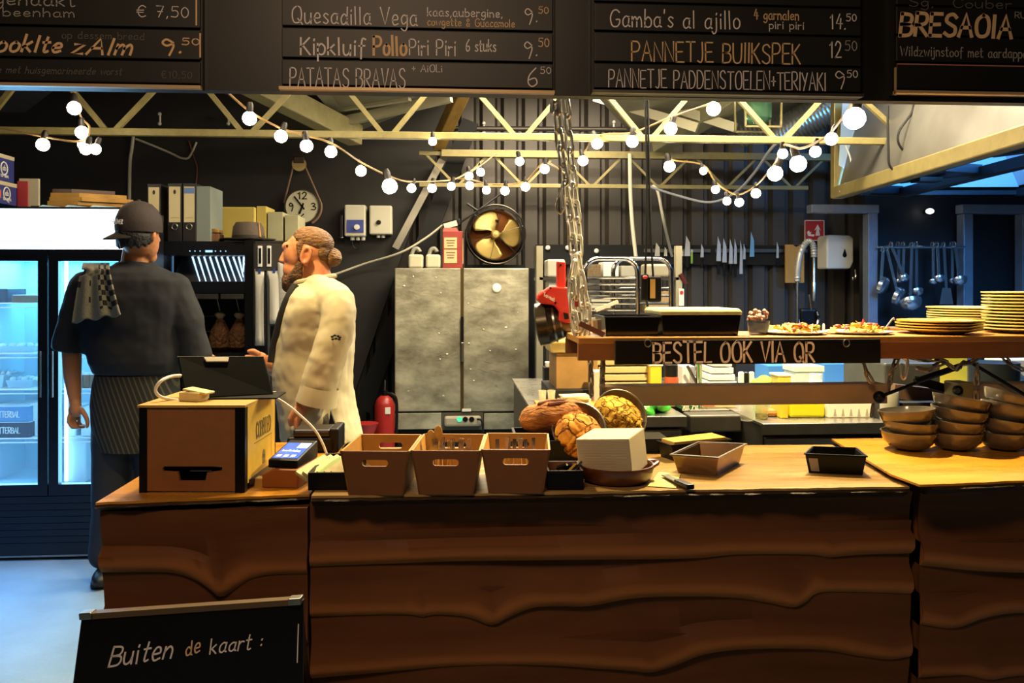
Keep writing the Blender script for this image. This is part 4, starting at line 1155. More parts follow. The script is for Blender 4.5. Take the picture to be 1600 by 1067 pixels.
# tray with wooden board
def poly_tray(name, label, cat, rim, zr, zb, shrink, th, m, lip=.006, m_rim=None, top=None):
    P = [WZ(x, y, zr) for x, y in rim]
    c = sum(P, Vector()) / len(P)
    def ring(s_, z): return [Vector((c.x + (p.x - c.x) * s_, c.y + (p.y - c.y) * s_, z)) for p in P]
    t = T(name, label, cat, (c.x, c.y, zb))
    b = MB(); b.loft([ring(shrink, zb), ring(1, zr - .004), ring(1 - th, zr - .003), ring(shrink - th, zb + .004)]); b.obj('body', m, t, smooth=0, bevel=.004)
    b = MB(); b.loft([ring(1 - th * .5, zr - .004), ring(1 + lip * 10, zr - .004), ring(1 + lip * 10, zr), ring(1 - th * .5, zr)], closed=True); b.obj('rim', m_rim or m, t, smooth=0)
    return t, ring
t, ring = poly_tray('serving_tray', 'black tray with a pale wooden board behind the steel pan', 'tray', [(1028, 688), (1050, 695), (1140, 686), (1115, 678)], ZM + .05, ZM, .92, .05, m_blk)
MB().loft([ring(.9, ZM + .047), ring(.9, ZM + .056)]).obj('wooden_board', m_plyp, t, smooth=0)
m_panst = mat('pan_steel', '#8a6a4a', .25, .9, var=.3, vscale=8)
t, ring = poly_tray('steel_pan', 'rectangular steel pan with flat rim on the counter', 'pan', [(1050, 709), (1122, 714), (1164, 693), (1092, 690)], ZM + .056, ZM, .84, .05, m_panst, m_rim=m_steel, lip=.007)
P = [ring(.93, ZM + .02)[1], ring(.93, ZM + .02)[2]]
a = P[0] + (P[1] - P[0]) * .03; c = P[0] + (P[1] - P[0]) * .75
# black plastic tub with a label
t, ring = poly_tray('black_tub', 'black plastic tub with white sticker, alone on the counter', 'tub', [(1258, 708), (1354, 712), (1338, 699), (1270, 697)], ZM + .056, ZM, .88, .04, m_blk, lip=.004)
a, c = ring(.955, ZM + .033)[0], ring(.955, ZM + .033)[1]
lo0, lo1 = ring(.885, ZM + .004)[0], ring(.885, ZM + .004)[1]; hi0, hi1 = ring(1.0, ZM + .046)[0], ring(1.0, ZM + .046)[1]
f = lambda u, v: (lo0 + (lo1 - lo0) * u) * (1 - v) + (hi0 + (hi1 - hi0) * u) * v + Vector((0, -.0015, 0))
P = [f(.05, .05), f(.2, .05), f(.2, .92), f(.05, .92)]
MB().add(P + [p + Vector((0, .001, 0)) for p in P], [(0, 1, 2, 3), (7, 6, 5, 4), (0, 4, 5, 1), (1, 5, 6, 2), (2, 6, 7, 3), (3, 7, 4, 0)]).obj('sticker', mat('sticker', '#8f8579', .7), t, smooth=0, label='whitish sticker on the tub')

# bowl stacks
m_bowl = mat('stoneware', '#625a50', .22, var=.25, vscale=12, coat=.4)
bowl_prof = [(.032, 0), (.036, .002), (.056, .010), (.073, .028), (.081, .052), (.082, .057), (.078, .057), (.070, .032), (.052, .014), (.0, .008)]
def bowl(label, loc, rot):
    o = MB().lathe(bowl_prof, (0, 0, 0), 44).obj('bowl', m_bowl, None)
    return o
b0 = MB().lathe(bowl_prof, (0, 0, 0), 44).obj('soup_bowl', m_bowl, None, smooth=60)
first = True
def put_bowl(loc, rot, label):
    global first
    if first:
        o = b0; first = False
    else:
        o = b0.copy(); COL.objects.link(o)
    o.location = loc; o.rotation_euler = rot
    tag(o, label, 'bowl', 'stoneware bowls on the right counter')
names = ['leftmost', 'second', 'third', 'fourth']
for si, (px, tilts) in enumerate(((1420, [(0, 0), (.02, .03), (-.06, -.08)]), (1492, [(0, 0), (.02, .05), (.03, .12), (-.02, .18)]), (1569, [(0, 0), (.03, .10), (-.05, .24), (.02, .30)]), (1646, [(0, 0), (0, .1), (0, .15)]))):
    c = WZ(px, 702, ZR)
    z = ZR + .0005
    for k, (rx, ry) in enumerate(tilts):
        lv = ('bottom', 'second', 'third', 'top')[k] if k < len(tilts) - 1 else 'top'
        put_bowl((c.x + .004 * k * (1 if ry > 0 else -.2), c.y, z + .008 * abs(ry) / .1), (rx, ry, 0), f'brown stoneware bowl, {lv} in the {names[si]} bowl stack')
        z += .030
# ------------------------------------------------------------------ glass door drinks cooler
YC = 4.6
def xw(px, Y): return W(px, 445, Y).x
def zw(px, py, Y): return W(px, py, Y).z
xl, xr = xw(-50, YC), xw(200, YC)
z_top, z_h0, z_g1, z_g0, z_b = zw(75, 323, YC), zw(75, 391, YC), zw(75, 408, YC), zw(75, 757, YC), .03
m_cool = mat('cooler_black', '#0d0f16', .35)
m_line = mat('cooler_lining', '#bfe0ee', .5)
m_tube = mat('cooler_led', (.30, .70, 1.0), .3, emit=6)
m_head = mat('header_light', (.86, .96, 1.0), .3, emit=3.2)
m_glass = mat('door_glass', '#ffffff', .02, alpha=.06, spec=.6)
t = T('drinks_cooler', 'tall black two door glass cooler with glowing white header', 'cooler', ((xl + xr) / 2, YC + .3, 0))
D = .55
b = MB(); b.box(xl, xl + .03, YC + .04, YC + D, z_b, z_top); b.box(xr - .03, xr, YC + .04, YC + D, z_b, z_top); b.box(xl + .03, xr - .03, YC + D - .03, YC + D, z_b, z_top)
b.box(xl + .03, xr - .03, YC + .05, YC + D - .03, z_h0 - .01, z_top); b.box(xl + .03, xr - .03, YC + .05, YC + D - .03, z_b, z_g0 - .03)
b.obj('cabinet', m_cool, t, smooth=0)
b = MB(); e = .032
b.box(xl + e, xr - e, YC + D - .045, YC + D - .034, z_g0 - .03, z_h0 - .01); b.box(xl + e, xl + e + .008, YC + .06, YC + D - .045, z_g0 - .03, z_h0 - .01); b.box(xr - e - .008, xr - e, YC + .06, YC + D - .045, z_g0 - .03, z_h0 - .01)
b.box(xl + e, xr - e, YC + .06, YC + D - .045, z_g0 - .03, z_g0 - .02); b.box(xl + e, xr - e, YC + .06, YC + D - .045, z_h0 - .025, z_h0 - .012)
b.obj('lining', m_line, t, smooth=0)
MB().box(xl, xr, YC, YC + .05, z_h0, z_top).obj('header_panel', m_cool, t, smooth=0)
MB().box(xl + .012, xr - .012, YC - .006, YC + .001, z_h0 + .006, z_top - .012).obj('lit_sign', m_head, t, smooth=0, label='glowing white header panel')
xm = xw(75, YC)
for (xa, xb, hs, nm) in ((xl, xm - .003, 1, 'l'), (xm + .003, xr, -1, 'r')):
    g0 = xa + (.05 if hs == 1 else .05); g1 = xb - .05
    b = MB(); b.box(xa, g0, YC, YC + .04, z_g0 - .06, z_h0 - .004); b.box(g1, xb, YC, YC + .04, z_g0 - .06, z_h0 - .004); b.box(g0, g1, YC, YC + .04, z_g1, z_h0 - .004); b.box(g0, g1, YC, YC + .04, z_g0 - .06, z_g0)
    d = b.obj('door', m_cool, t, smooth=0)
    MB().box(g0, g1, YC + .018, YC + .022, z_g0, z_g1).obj('glass', m_glass, d, smooth=0)
    hx = (xb - .028) if hs == 1 else (xa + .028)
    MB().tube([(hx, YC - .02, zw(75, 620, YC)), (hx, YC - .02, zw(75, 548, YC))], .006, 8).obj('handle', m_dsteel, d)
    # light tube inside, next to the hinge side and the middle
    for tx in (g0 + .008, g1 - .008):
        MB().cyl((tx, YC + .075, z_g0), (tx, YC + .075, z_g1), .009, seg=10).obj('light_tube', m_tube, t)
lamp('AREA', 'cooler_inside_lamp', (xm, YC + .30, z_h0 - .05), 9, (.14, .60, 1.0), .7, size_y=.3)
lamp('AREA', 'cooler_front_lamp', (xm, YC + .045, (z_g0 + z_g1) / 2), 34, (.18, .56, 1.0), .7, (math.radians(-90), 0, 0), size_y=1.2)
b = MB(); b.box(xl, xr, YC + .005, YC + .05, z_b, z_g0 - .065)
g = b.obj('base_grille', m_cool, t, smooth=0)
for k in range(7):
    z = z_b + .05 + k * .035
    MB().box(xl + .04, xr - .04, YC - .001, YC + .006, z, z + .012).obj('vent_slat', mat('grille_dark', '#16181f', .3, .3), g, smooth=0)
MB().box(xl, xr, YC + .002, YC + .03, z_b - .012, z_b - .002).obj('kick_strip', m_steel, t, smooth=0)
for xx in (xl + .1, xm, xr - .1):
    MB().cyl((xx, YC + .1, 0), (xx, YC + .1, z_b), .025, seg=12).obj('foot', m_blk, t)
MB().ell((xw(104, YC), YC + .004, zw(104, 768, YC)), (.018, .004, .010)).obj('badge', m_steel, g)
def wire_shelf(z):
    b = MB()
    for yy in (YC + .09, YC + .28, YC + D - .07): b.tube([(xl + .045, yy, z), (xr - .045, yy, z)], .004, 6)
    b.tube([(xl + .045, YC + .09, z - .022), (xr - .045, YC + .09, z - .022)], .004, 6)
    n = 42
    for k in range(n + 1):
        x = xl + .05 + (xr - xl - .1) * k / n
        b.tube([(x, YC + .09, z + .002), (x, YC + D - .07, z + .002)], .002, 4)
    return b.obj('wire_shelf', m_white, t)
shz = [zw(75, y, YC + .1) for y in (474, 552, 608, 684)]
for z in shz: wire_shelf(z)
# contents
m_cb = mat('carton_blue', '#4f7fa3', .6); m_cw = mat('carton_white', '#c8d4d8', .6); m_cbr = mat('carton_brown', '#7a5c43', .7, var=.3); m_cdk = mat('carton_dark', '#232c3c', .6)
def carton(x0, x1, y0, y1, Y, dp, m, label, text=None, name='carton', zfix=None, tm=None):
    p = W(x0, y1, Y); q = W(x1, y0, Y)
    z0 = zfix if zfix is not None else p.z
    t = T(name, label, 'box', ((p.x + q.x) / 2, Y + dp / 2, z0), 'cartons in the cooler')
    h = q.z - p.z
    MB().box(p.x, q.x, Y, Y + dp, z0, z0 + h).obj('carton_body', m, t, smooth=0, bevel=.002)
    MB().box(p.x + .004, q.x - .004, Y + .002, Y + dp - .002, z0 + h, z0 + h + .003).obj('carton_flap', m_cw, t, smooth=0)
    if text:
        write(MB(), text, (p.x + (q.x - p.x) * .15, Y - .0005, z0 + h * .3), (1, 0, 0), (0, 0, 1), h * .38, (q.x - p.x) * .6, .14).obj('lettering', tm or m_white, t, smooth=0)
    return t
s = [z + .005 for z in shz]
carton(-18, 46, 627, 651, YC + .10, .25, m_cb, 'blue carton lettered bitterbal, upper of two on the bottom cooler shelf', 'BITTERBAL', zfix=s[3] + .085)
carton(-18, 47, 656, 680, YC + .09, .25, m_cdk, 'dark carton lettered bitterbal, lower of two on the bottom cooler shelf', 'BITTERBAL', zfix=s[3])
carton(47, 60, 630, 680, YC + .14, .2, m_cw, 'narrow white carton beside the bitterbal cartons', zfix=s[3])
carton(18, 58, 462, 473, YC + .12, .25, m_cbr, 'flat brown carton on the top cooler shelf', zfix=s[0])
carton(-16, 12, 452, 473, YC + .14, .2, m_cdk, 'dark carton on the top cooler shelf at the picture edge', zfix=s[0])
def tray_of(x0, x1, y0, zb, Y, label, m):
    p = W(x0, 445, Y); q = W(x1, y0, Y); h = max(.02, q.z - zb)
    t = T('food_tray', label, 'tray', ((p.x + q.x) / 2, Y + .12, zb), 'clear trays in the cooler')
    b = MB(); b.loft([[Vector((p.x + .012, Y + .01, zb)), Vector((q.x - .012, Y + .01, zb)), Vector((q.x - .012, Y + .22, zb)), Vector((p.x + .012, Y + .22, zb))], [Vector((p.x, Y, zb + h)), Vector((q.x, Y, zb + h)), Vector((q.x, Y + .23, zb + h)), Vector((p.x, Y + .23, zb + h))]])
    b.obj('tray', m, t, smooth=0, bevel=.003)
    b = MB(); n = 7
    for k in range(n): b.ell((p.x + (q.x - p.x) * (k + .5) / n, Y + .06 + .04 * (k % 3), zb + h), ((q.x - p.x) / n * .6, .03, .015), seg=8, rings=6)
    b.obj('food', m_cw, t)
m_clr = mat('clear_plastic', '#b9d6e2', .15, alpha=.55)
tray_of(-10, 55, 541, s[1], YC + .12, 'clear food tray on the second cooler shelf behind the left door', m_clr)
tray_of(8, 50, 594, s[2], YC + .12, 'clear food tray on the third cooler shelf behind the left door', m_clr)
tray_of(-14, 6, 586, s[2], YC + .14, 'tall clear food tray on the third cooler shelf at the picture edge', m_clr)
tray_of(12, 52, 668, s[3] + .001, YC + .045, 'white tray in front of the dark bitterbal carton', m_cw) if False else None
def jar(px, Y, zb, h, r, label, m, group='jars in the cooler'):
    c = Vector((xw(px, Y), Y, zb))
    t = T('jar', label, 'jar', c, group)
    MB().lathe([(r * .9, 0), (r, .006), (r, h * .8), (r * .8, h * .86)], c, 16).obj('body', m, t)
    MB().lathe([(r * .9, h * .84), (r * .9, h), (0.001, h)], c, 16).obj('lid', m_cw, t)
for k, px in enumerate((128, 137, 146, 155)):
    jar(px, YC + .12, s[2], .085, .022, ('first', 'second', 'third', 'fourth')[k] + ' small brown jar beside the capped person on the third cooler shelf', m_cbr)
for k, (px, w_) in enumerate(((112, 14), (134, 16))):
    p = W(px - w_ / 2, 0, YC + .1); q = W(px + w_ / 2, 0, YC + .1)
    MB().box(p.x, q.x, YC + .1, YC + .3, s[3], s[3] + .16).thing('food_tub', ('left', 'right')[k] + ' tall pale tub on the bottom shelf behind the right cooler door', 'tub', m_cw, 'tubs in the cooler', smooth=0, bevel=.006)
MB().box(xw(100, YC + .1), xw(134, YC + .1), YC + .1, YC + .4, z_g0 - .018, z_g0 + .24).thing('storage_bin', 'large pale bin on the floor of the cooler behind the right door', 'bin', m_cw, smooth=0, bevel=.01)

# on top of the cooler
m_tork = mat('box_navy', '#2a3170', .5); m_boxedge = mat('box_edge', '#b5a98c', .6)
def towelbox(y0, y1, x1, lab):
    Yb_ = 5.04; Yf_ = 4.64
    P = W(x1, y1, Yb_); h = (y1 - y0) * MPP(x1, Yb_)
    z0 = max(P.z, z_top)
    t = T('paper_towel_box', lab, 'box', (P.x - .2, (Yb_ + Yf_) / 2, z0), 'navy boxes on the cooler')
    MB().box(P.x - .4, P.x, Yf_, Yb_, z0, P.z + h - .022).obj('carton', m_tork, t, smooth=0)
    MB().box(P.x - .4, P.x + .002, Yf_ - .002, Yb_, P.z + h - .022, P.z + h).obj('lid_edge', m_boxedge, t, smooth=0)
    c = Vector((P.x + .0015, Yb_ - .11, P.z + h * .48))
    b = MB(); r = .03
    b.tube([c + Vector((0, r * 1.15 * math.cos(a), r * 1.2 * math.sin(a))) for a in [2 * pi * k / 20 for k in range(20)]], .0035, 6, closed=True)
    b.tube([c + Vector((0, .008, -.03)), c + Vector((0, .02, -.05)), c + Vector((0, -.004, -.036))], .0035, 6)
    write(b, 'ab', c + Vector((.0005, -.018, -.011)), (0, 1, 0), (0, 0, 1), .028, .034, .16)
    b.obj('emblem', m_white, t)
    write(MB(), 'TOP KWAL', (P.x + .001, Yb_ - .15, P.z + .022), (0, 1, 0), (0, 0, 1), .014, .09, .16).obj('lettering', m_white, t, smooth=0)
    MB().box(P.x, P.x + .0015, Yb_ - .22, Yb_ - .17, P.z + .03, P.z + .075).obj('red_patch', mat('patch_orange', '#c0563a', .6), t, smooth=0)
towelbox(288, 322, 26, 'lower of two navy boxes with white emblem on the cooler'); towelbox(246, 286.5, 22, 'upper of two navy boxes with white emblem on the cooler')
MB().box(xw(27, YC + .45), xw(43, YC + .45), YC + .45, YC + .458, z_top, zw(40, 283, YC + .45)).thing('red_folder', 'red folder standing beside the navy boxes', 'folder', mat('folder_red', '#b03a3e', .5), smooth=0)
MB().box(xw(30, YC + .46), xw(60, YC + .46), YC + .46, YC + .48, z_top, zw(50, 279, YC + .46)).thing('white_panel', 'cream panel standing behind the red folder', 'panel', mat('panel_cream', '#b9af93', .6), smooth=0)
m_slatw = mat('slat_wood', '#a87c35', .6, var=.4, vscale=10, stretch=(.4, 2, 2)); m_slatd = mat('slat_dark', '#4c3b33', .6)
zs = z_top
for k, (x0, x1, m, lab) in enumerate(((48, 80, m_slatd, 'dark'), (72, 118, m_slatw, 'lowest'), (74, 122, m_slatw, 'second'), (77, 128, m_slatw, 'third'), (79, 124, m_slatw, 'fourth'), (82, 112, m_slatd, 'topmost dark'))):
    Y = YC + .18
    p = xw(x0, Y); q = xw(x1, Y)
    if k == 0: z0 = z_top
    else: z0 = z_top + .004 + (k - 1) * .0225
    b = MB()
    a = Vector((p, Y, z0)); L = .30 - .02 * k; ang = .75
    wv_ = Vector((q - p, 0, 0)); dv = Vector((L * .95, L * .55, 0)) if k else Vector((.04, .2, 0))
    P = [a, a + wv_, a + wv_ + dv, a + dv]
    b.add(P + [v + Vector((0, 0, .022)) for v in P], [(0, 1, 2, 3), (7, 6, 5, 4), (0, 4, 5, 1), (1, 5, 6, 2), (2, 6, 7, 3), (3, 7, 4, 0)])
    b.thing('wood_slat', f'{lab} flat wooden slat of the pile on the cooler', 'wood', m, 'wooden slats on the cooler', smooth=0)
for k, (x0, x1, lab) in enumerate(((60, 96, 'left'), (100, 140, 'middle'), (140, 186, 'right'))):
    Y = YC + .06
    P = [Vector((xw(x0, Y), Y, z_top + .002)), Vector((xw(x1, Y), Y, z_top + .002)), Vector((xw(x1 - 6, Y + .1), Y + .1, z_top + .012)), Vector((xw(x0 + 6, Y + .1), Y + .1, z_top + .022))]
    MB().add(P + [p + Vector((0, 0, .003)) for p in P], [(0, 1, 2, 3), (7, 6, 5, 4), (0, 4, 5, 1), (1, 5, 6, 2), (2, 6, 7, 3), (3, 7, 4, 0)]).thing('blue_sheet', lab + ' pale blue sheet at the front of the wooden pile', 'sheet', mat('sheet_blue', '#8fb6cc', .4), 'sheets on the cooler', smooth=0)

# ------------------------------------------------------------------ black display cabinet with lit window, binders on top
YB = 5.2
t = T('display_cabinet', 'black display cabinet with lit striped window behind the two people', 'cabinet', (xw(320, YB), YB + .25, 0))
xa, xb = xw(246, YB), xw(397, YB)
zt = zw(320, 377, YB)
b = MB(); b.box(xa, xb, YB, YB + .5, zt - .085, zt); b.obj('top_panel', m_cool, t, smooth=0)
MB().box(xw(383, YB - .02), xb + .004, YB - .03, YB + .5, 0, zt + .012).obj('corner_post', m_blk, t, smooth=0)
MB().box(xa, xa + .02, YB + .02, YB + .5, 0, zt - .085).obj('side_panel', m_cool, t, smooth=0)
MB().box(xa + .02, xb - .05, YB + .47, YB + .5, 0, zt - .085).obj('back_panel', mat('cab_back', '#17191f', .5), t, smooth=0)
zl1, zl0 = zw(320, 397, YB + .1), zw(320, 440, YB + .1)
P = [Vector((xw(270, YB + .12), YB + .3, zl1)), Vector((xw(383, YB + .12), YB + .3, zl1)), Vector((xw(383, YB + .12), YB + .1, zl0)), Vector((xw(270, YB + .12), YB + .1, zl0))]
MB().add(P + [p + Vector((0, .01, -.01)) for p in P], [(0, 1, 2, 3), (7, 6, 5, 4), (0, 4, 5, 1), (1, 5, 6, 2), (2, 6, 7, 3), (3, 7, 4, 0)]).obj('reflector', mat('reflector', '#7c7f86', .3, .8), t, smooth=0)
m_ray = mat('light_streak', (.55, .78, 1.0), .3, emit=1.6)  # glowing ribs stand in for light streaks across the reflector
for k in range(11):
    u = .14 + k * .083; v = u + .25
    a = P[0] + (P[1] - P[0]) * u + Vector((0, -.006, .004)); c = P[3] + (P[2] - P[3]) * min(v, .99) + Vector((0, -.006, .004))
    if v > .99: c = a + (c - a) * ((.99 - u) / .135) if False else P[3] + (P[2] - P[3]) * .99 + Vector((0, -.006, .004 + (v - .99) / .25 * .1))
    MB().tube([a, c], [.0065, .0035], 6).obj('light_streak', m_ray, t)
MB().box(P[0].x, P[1].x, YB + .09, YB + .11, zl1 + .0, zl1 + .012).obj('led_strip', mat('led_strip', (.6, .85, 1.0), .3, emit=5), t, smooth=0)
b = MB()
for k in range(8):
    if k in (3, 4): continue
    b.box(xw(296 + k * 8, YB), xw(297.5 + k * 8, YB), YB - .002, YB, zw(320, 393, YB), zw(320, 391.6, YB))
b.box(xw(321, YB), xw(332, YB), YB - .002, YB, zw(320, 394, YB), zw(320, 391, YB))
b.obj('display_marks', mat('display_blue', (.2, .5, 1.0), .3, emit=2.5), t, smooth=0)
MB().box(xw(252, YB + .2), xw(270, YB + .2), YB + .2, YB + .22, zw(260, 432, YB + .2), zw(260, 395, YB + .2)).obj('side_window', mat('side_window', '#5d88b0', .3, emit=.5), t, smooth=0)
MB().box(xa + .02, xb - .05, YB + .02, YB + .46, zw(320, 458, YB), zl0 - .002).obj('shelf', m_cool, t, smooth=0)
for (x0, x1) in ((296, 341), (345, 381)):
    MB().box(xw(x0, YB), xw(x1, YB), YB - .005, YB + .012, zw(320, 467, YB), zw(320, 459, YB)).obj('rail', m_dsteel, t, smooth=0)
for (x0, y) in ((315, 494), (320, 518)):
    MB().tube([W(x0, y, YB + .3), W(x0 + 30, y - 1, YB + .3)], .005, 6).obj('hanging_rod', m_steel, t)
MB().box(xa + .02, xb - .05, YB + .02, YB + .46, zw(320, 556, YB), zw(320, 553, YB)).obj('shelf', m_cool, t, smooth=0)
m_ham = mat('ham_brown', '#7b4f26', .7, var=.6, vscale=28, bump=.9, bscale=60, col2='#3a2110')
for (cx, lab) in ((344, 'left netted brown ham hanging in the display cabinet'), (374, 'right netted brown ham hanging in the display cabinet, half behind the post')):
    p = W(cx, 520, YB + .2); r = 17 * MPP(cx, YB + .2)
    tt = T('cured_ham', lab, 'ham', (p.x, p.y, p.z - .12), 'hams in the cabinet')
    MB().lathe([(r * .5, -.115), (r * .95, -.09), (r * 1.0, -.04), (r * .8, .02), (r * .4, .075), (r * .25, .09)], p, 20).obj('meat', m_ham, tt)
    MB().lathe([(r * .2, .088), (r * .45, .105), (r * .5, .12), (r * .2, .135)], p, 12).obj('knot', mat('ham_knot', '#9a8460', .7), tt)
    MB().tube([p + Vector((0, 0, .13)), p + Vector((-.02, 0, .22))], .0025, 5).obj('string', m_white, tt)
# binders
m_bind = mat('binder_black', '#1d1b1a', .5, var=.3, vscale=60); m_spine = mat('spine_label', '#c5b78f', .7)
def binder(px0, px1, ytop, lab, lean, lblue=False, group='ring binders'):
    Y = YB + .02
    x0, x1 = xw(px0, Y), xw(px1, Y); h = zw(px0, ytop, Y) - zt; w = x1 - x0
    tt = T('ring_binder', lab, 'binder', (x0, Y, zt), group, (0, lean, 0))
    MB().box(0, w, 0, .28, 0, h).obj('cover', m_bind, tt, smooth=0, local=True, bevel=.002)
    MB().box(w * .1, w * .9, -.0012, 0, h * .33, h * .94).obj('spine_label', m_spine, tt, smooth=0, local=True)
    b = MB(); c = Vector((w / 2, -.002, h * .25)); r = .017
    b.tube([c + Vector((r * math.cos(a), 0, r * math.sin(a))) for a in [2 * pi * k / 20 for k in range(20)]], .004, 6, closed=True)
    b.obj('finger_ring', m_steel, tt, local=True)
    if lblue: MB().box(w * .12, w * .88, -.0018, -.0012, h * .82, h * .92).obj('label_band', mat('label_blue', '#5e7fb5', .6), tt, smooth=0, local=True)
    else: MB().ell((w / 2, -.002, h * .85), (.008, .001, .014), seg=8, rings=6).obj('label_mark', m_bind, tt, local=True)
    MB().box(w * .2, w * .8, -.0016, -.0012, h * .40, h * .405).obj('label_line', m_bind, tt, smooth=0, local=True)
binder(230, 251, 287, 'leftmost black ring binder, leaning, partly behind the cap', -.0)
binder(262, 284, 286, 'middle black ring binder with cream spine label', 0)
binder(285.5, 306, 286, 'right black ring binder with blue band on its label', 0, True)
Y = YB + .03
MB().box(xw(306.5, Y), xw(329, Y), Y, Y + .27, zt, zw(320, 291, Y)).thing('grey_file', 'grey green file standing right of the black binders', 'file', mat('file_grey', '#77807a', .5), smooth=0, bevel=.003)
Y = YB + .06; p = W(325, 375, Y)
tt = T('wooden_box', 'small rough wooden box with woven lid before the grey file', 'box', (p.x, Y + .06, zt))
MB().box(xw(308, Y), xw(342, Y), Y, Y + .12, zt, zt + .052).obj('body', mat('bark_box', '#7d5633', .7, var=.6, vscale=20), tt, smooth=0, bevel=.004)
MB().box(xw(309, Y), xw(341, Y), Y, Y + .12, zt + .056, zt + .082).obj('lid', mat('woven_lid', '#ad8440', .8, var=.5, vscale=60, bump=.8, bscale=90), tt, smooth=0, bevel=.006)
p = W(388, 376, YB + .12)
tt = T('felt_hat', 'grey brown felt hat lying on the cabinet corner', 'hat', (p.x, p.y, zt))
m_hat = mat('felt', '#574b3f', .9, var=.2, vscale=50)
c = Vector((p.x, p.y, zt + .012))
MB().lathe([(.165, .004), (.17, .010), (.12, .002), (.088, .006), (.09, .012), (.125, .010), (.165, .008)], c, 40, close=True).obj('brim', m_hat, tt)
MB().lathe([(.098, .008), (.098, .04), (.092, .085), (.075, .112), (.045, .115), (.0, .105)], c, 36).obj('crown', m_hat, tt)
MB().lathe([(.0995, .008), (.1, .03), (.0985, .03), (.098, .008)], c, 36, close=True).obj('band', mat('hat_band', '#2b2723', .7), tt)
MB().tube(catmull([c + Vector((.085, -.05, .02)), c + Vector((.09, -.05, .06)), c + Vector((.075, -.04, .11))]), [.004] * 12 + [.001], 6).obj('feather', mat('feather', '#b98548', .7), tt) if False else MB().tube([c + Vector((.085, -.055, .02)), c + Vector((.075, -.05, .12))], [.008, .002], 6).obj('feather', mat('feather', '#b98548', .7), tt)
# pale boxes further back
m_tubc = mat('tub_yellow', '#c4ad58', .4); m_pan2 = mat('panel_pale', '#b0aa86', .5, var=.15)
Y = 5.95
zq = zw(365, 376, Y)
tt = T('storage_cupboard', 'pale cupboard far behind the hat and the bun', 'cupboard', (xw(400, Y), Y + .2, 0))
MB().box(xw(318, Y), xw(478, Y), Y, Y + .45, 0, zq).obj('body', mat('cupboard_dark', '#2a2826', .6), tt, smooth=0)
MB().box(xw(331, Y), xw(399, Y), Y, Y + .3, zq, zw(365, 323, Y)).thing('storage_tub', 'yellowish translucent tub behind the felt hat', 'tub', m_tubc, smooth=0, bevel=.012)
for k, (x0, x1, y0, lab) in enumerate(((401, 416, 322, 'left'), (418, 442, 331, 'middle'), (445, 466, 336, 'right'))):
    MB().box(xw(x0, Y + .02), xw(x1, Y + .02), Y + .02, Y + .3, zq, zw(x0, y0, Y + .02)).thing('pale_carton', lab + ' of three pale upright cartons between hat and clock', 'carton', m_tubc if k == 0 else m_pan2, 'pale cartons', smooth=0, bevel=.003)
# notice panel with clips and papers
Y = 5.1
tt = T('notice_panel', 'dark panel with two white clips right of the black cabinet post', 'panel', (xw(428, Y), Y, zw(428, 425, Y)))
MB().box(xw(399, Y), xw(452, Y), Y, Y + .02, zw(428, 423, Y), zw(428, 379, Y)).obj('panel', mat('panel_grey', '#35322d', .5), tt, smooth=0)
MB().box(xw(399, Y), xw(452, Y), Y - .002, Y + .02, zw(428, 379, Y), zw(428, 377, Y)).obj('top_edge', m_steel, tt, smooth=0)
for px in (406, 420):
    b = MB(); p = W(px - 3, 417, Y); q = W(px + 4, 384, Y)
    b.box(p.x, q.x, Y - .008, Y, p.z, q.z); o = b.obj('clip', m_white, tt, smooth=0, bevel=.003)
    MB().box(p.x + .007, q.x - .005, Y - .010, Y - .008, p.z + .02, q.z - .015).obj('clip_slot', m_blk, o, smooth=0)
for k, (x0, x1, y0, y1, lab) in enumerate(((398, 413, 420, 540, 'left hanging white paper under the notice panel'), (417, 440, 420, 506, 'middle hanging white paper under the notice panel'), (434, 460, 405, 520, 'right hanging printed paper with small grey lines before the beard'))):
    Yp = Y - .0015 - .0015 * k
    def fn(u, v, x0=x0, x1=x1, y0=y0, y1=y1, Yp=Yp):
        w_ = 1.0 - .15 * math.sin(v * pi) * (1 if k < 2 else 0)
        cx = (x0 + x1) / 2
        return W(cx + (x1 - x0) * (u - .5) * w_, y0 + (y1 - y0) * v, Yp - .02 * v * math.sin(u * pi) + .008 * max(0, 1 - v * 12))
    tt = T('paper_sheet', lab, 'paper', W((x0 + x1) / 2, y1, Yp), 'papers on the notice panel')
    o = MB().grid(fn, 6, 10).obj('sheet', mat('paper_white', '#bdb9ae', .8), tt)
    so = o.modifiers.new('s', 'SOLIDIFY'); so.thickness = .001
    if k == 2:
        b = MB()
        for j in range(9):
            a = fn(.15, .25 + .07 * j); c = fn(.7, .25 + .07 * j)
            b.bar(a + Vector((0, -.006, 0)), c + Vector((0, -.006, 0)), .001, .003)
        b.obj('print_lines', m_mid, tt, smooth=0)
    else:
        c = fn(.5, .03); MB().cbox(c + Vector((0, -.004, 0)), (.014, .006, .03)).obj('blue_clip', mat('clip_blue', '#2c3f86', .4), tt, smooth=0)
def fn(u, v): return W(413 + 8 * u + 2 * v, 420 + 204 * v, 5.092 - .02 * math.sin(u * pi) * min(1, v * 5) + .016 * max(0, 1 - v * 12))
o = MB().grid(fn, 4, 10).thing('black_apron', 'black apron hanging between the two white papers', 'apron', m_blkm); so = o.modifiers.new('s', 'SOLIDIFY'); so.thickness = .01
Y = 5.2
MB().box(xw(399, Y), xw(440, Y), Y, Y + .25, 0, zw(420, 508, Y)).thing('black_bin', 'tall black bin under the hanging papers', 'bin', m_blk, smooth=0, bevel=.006)

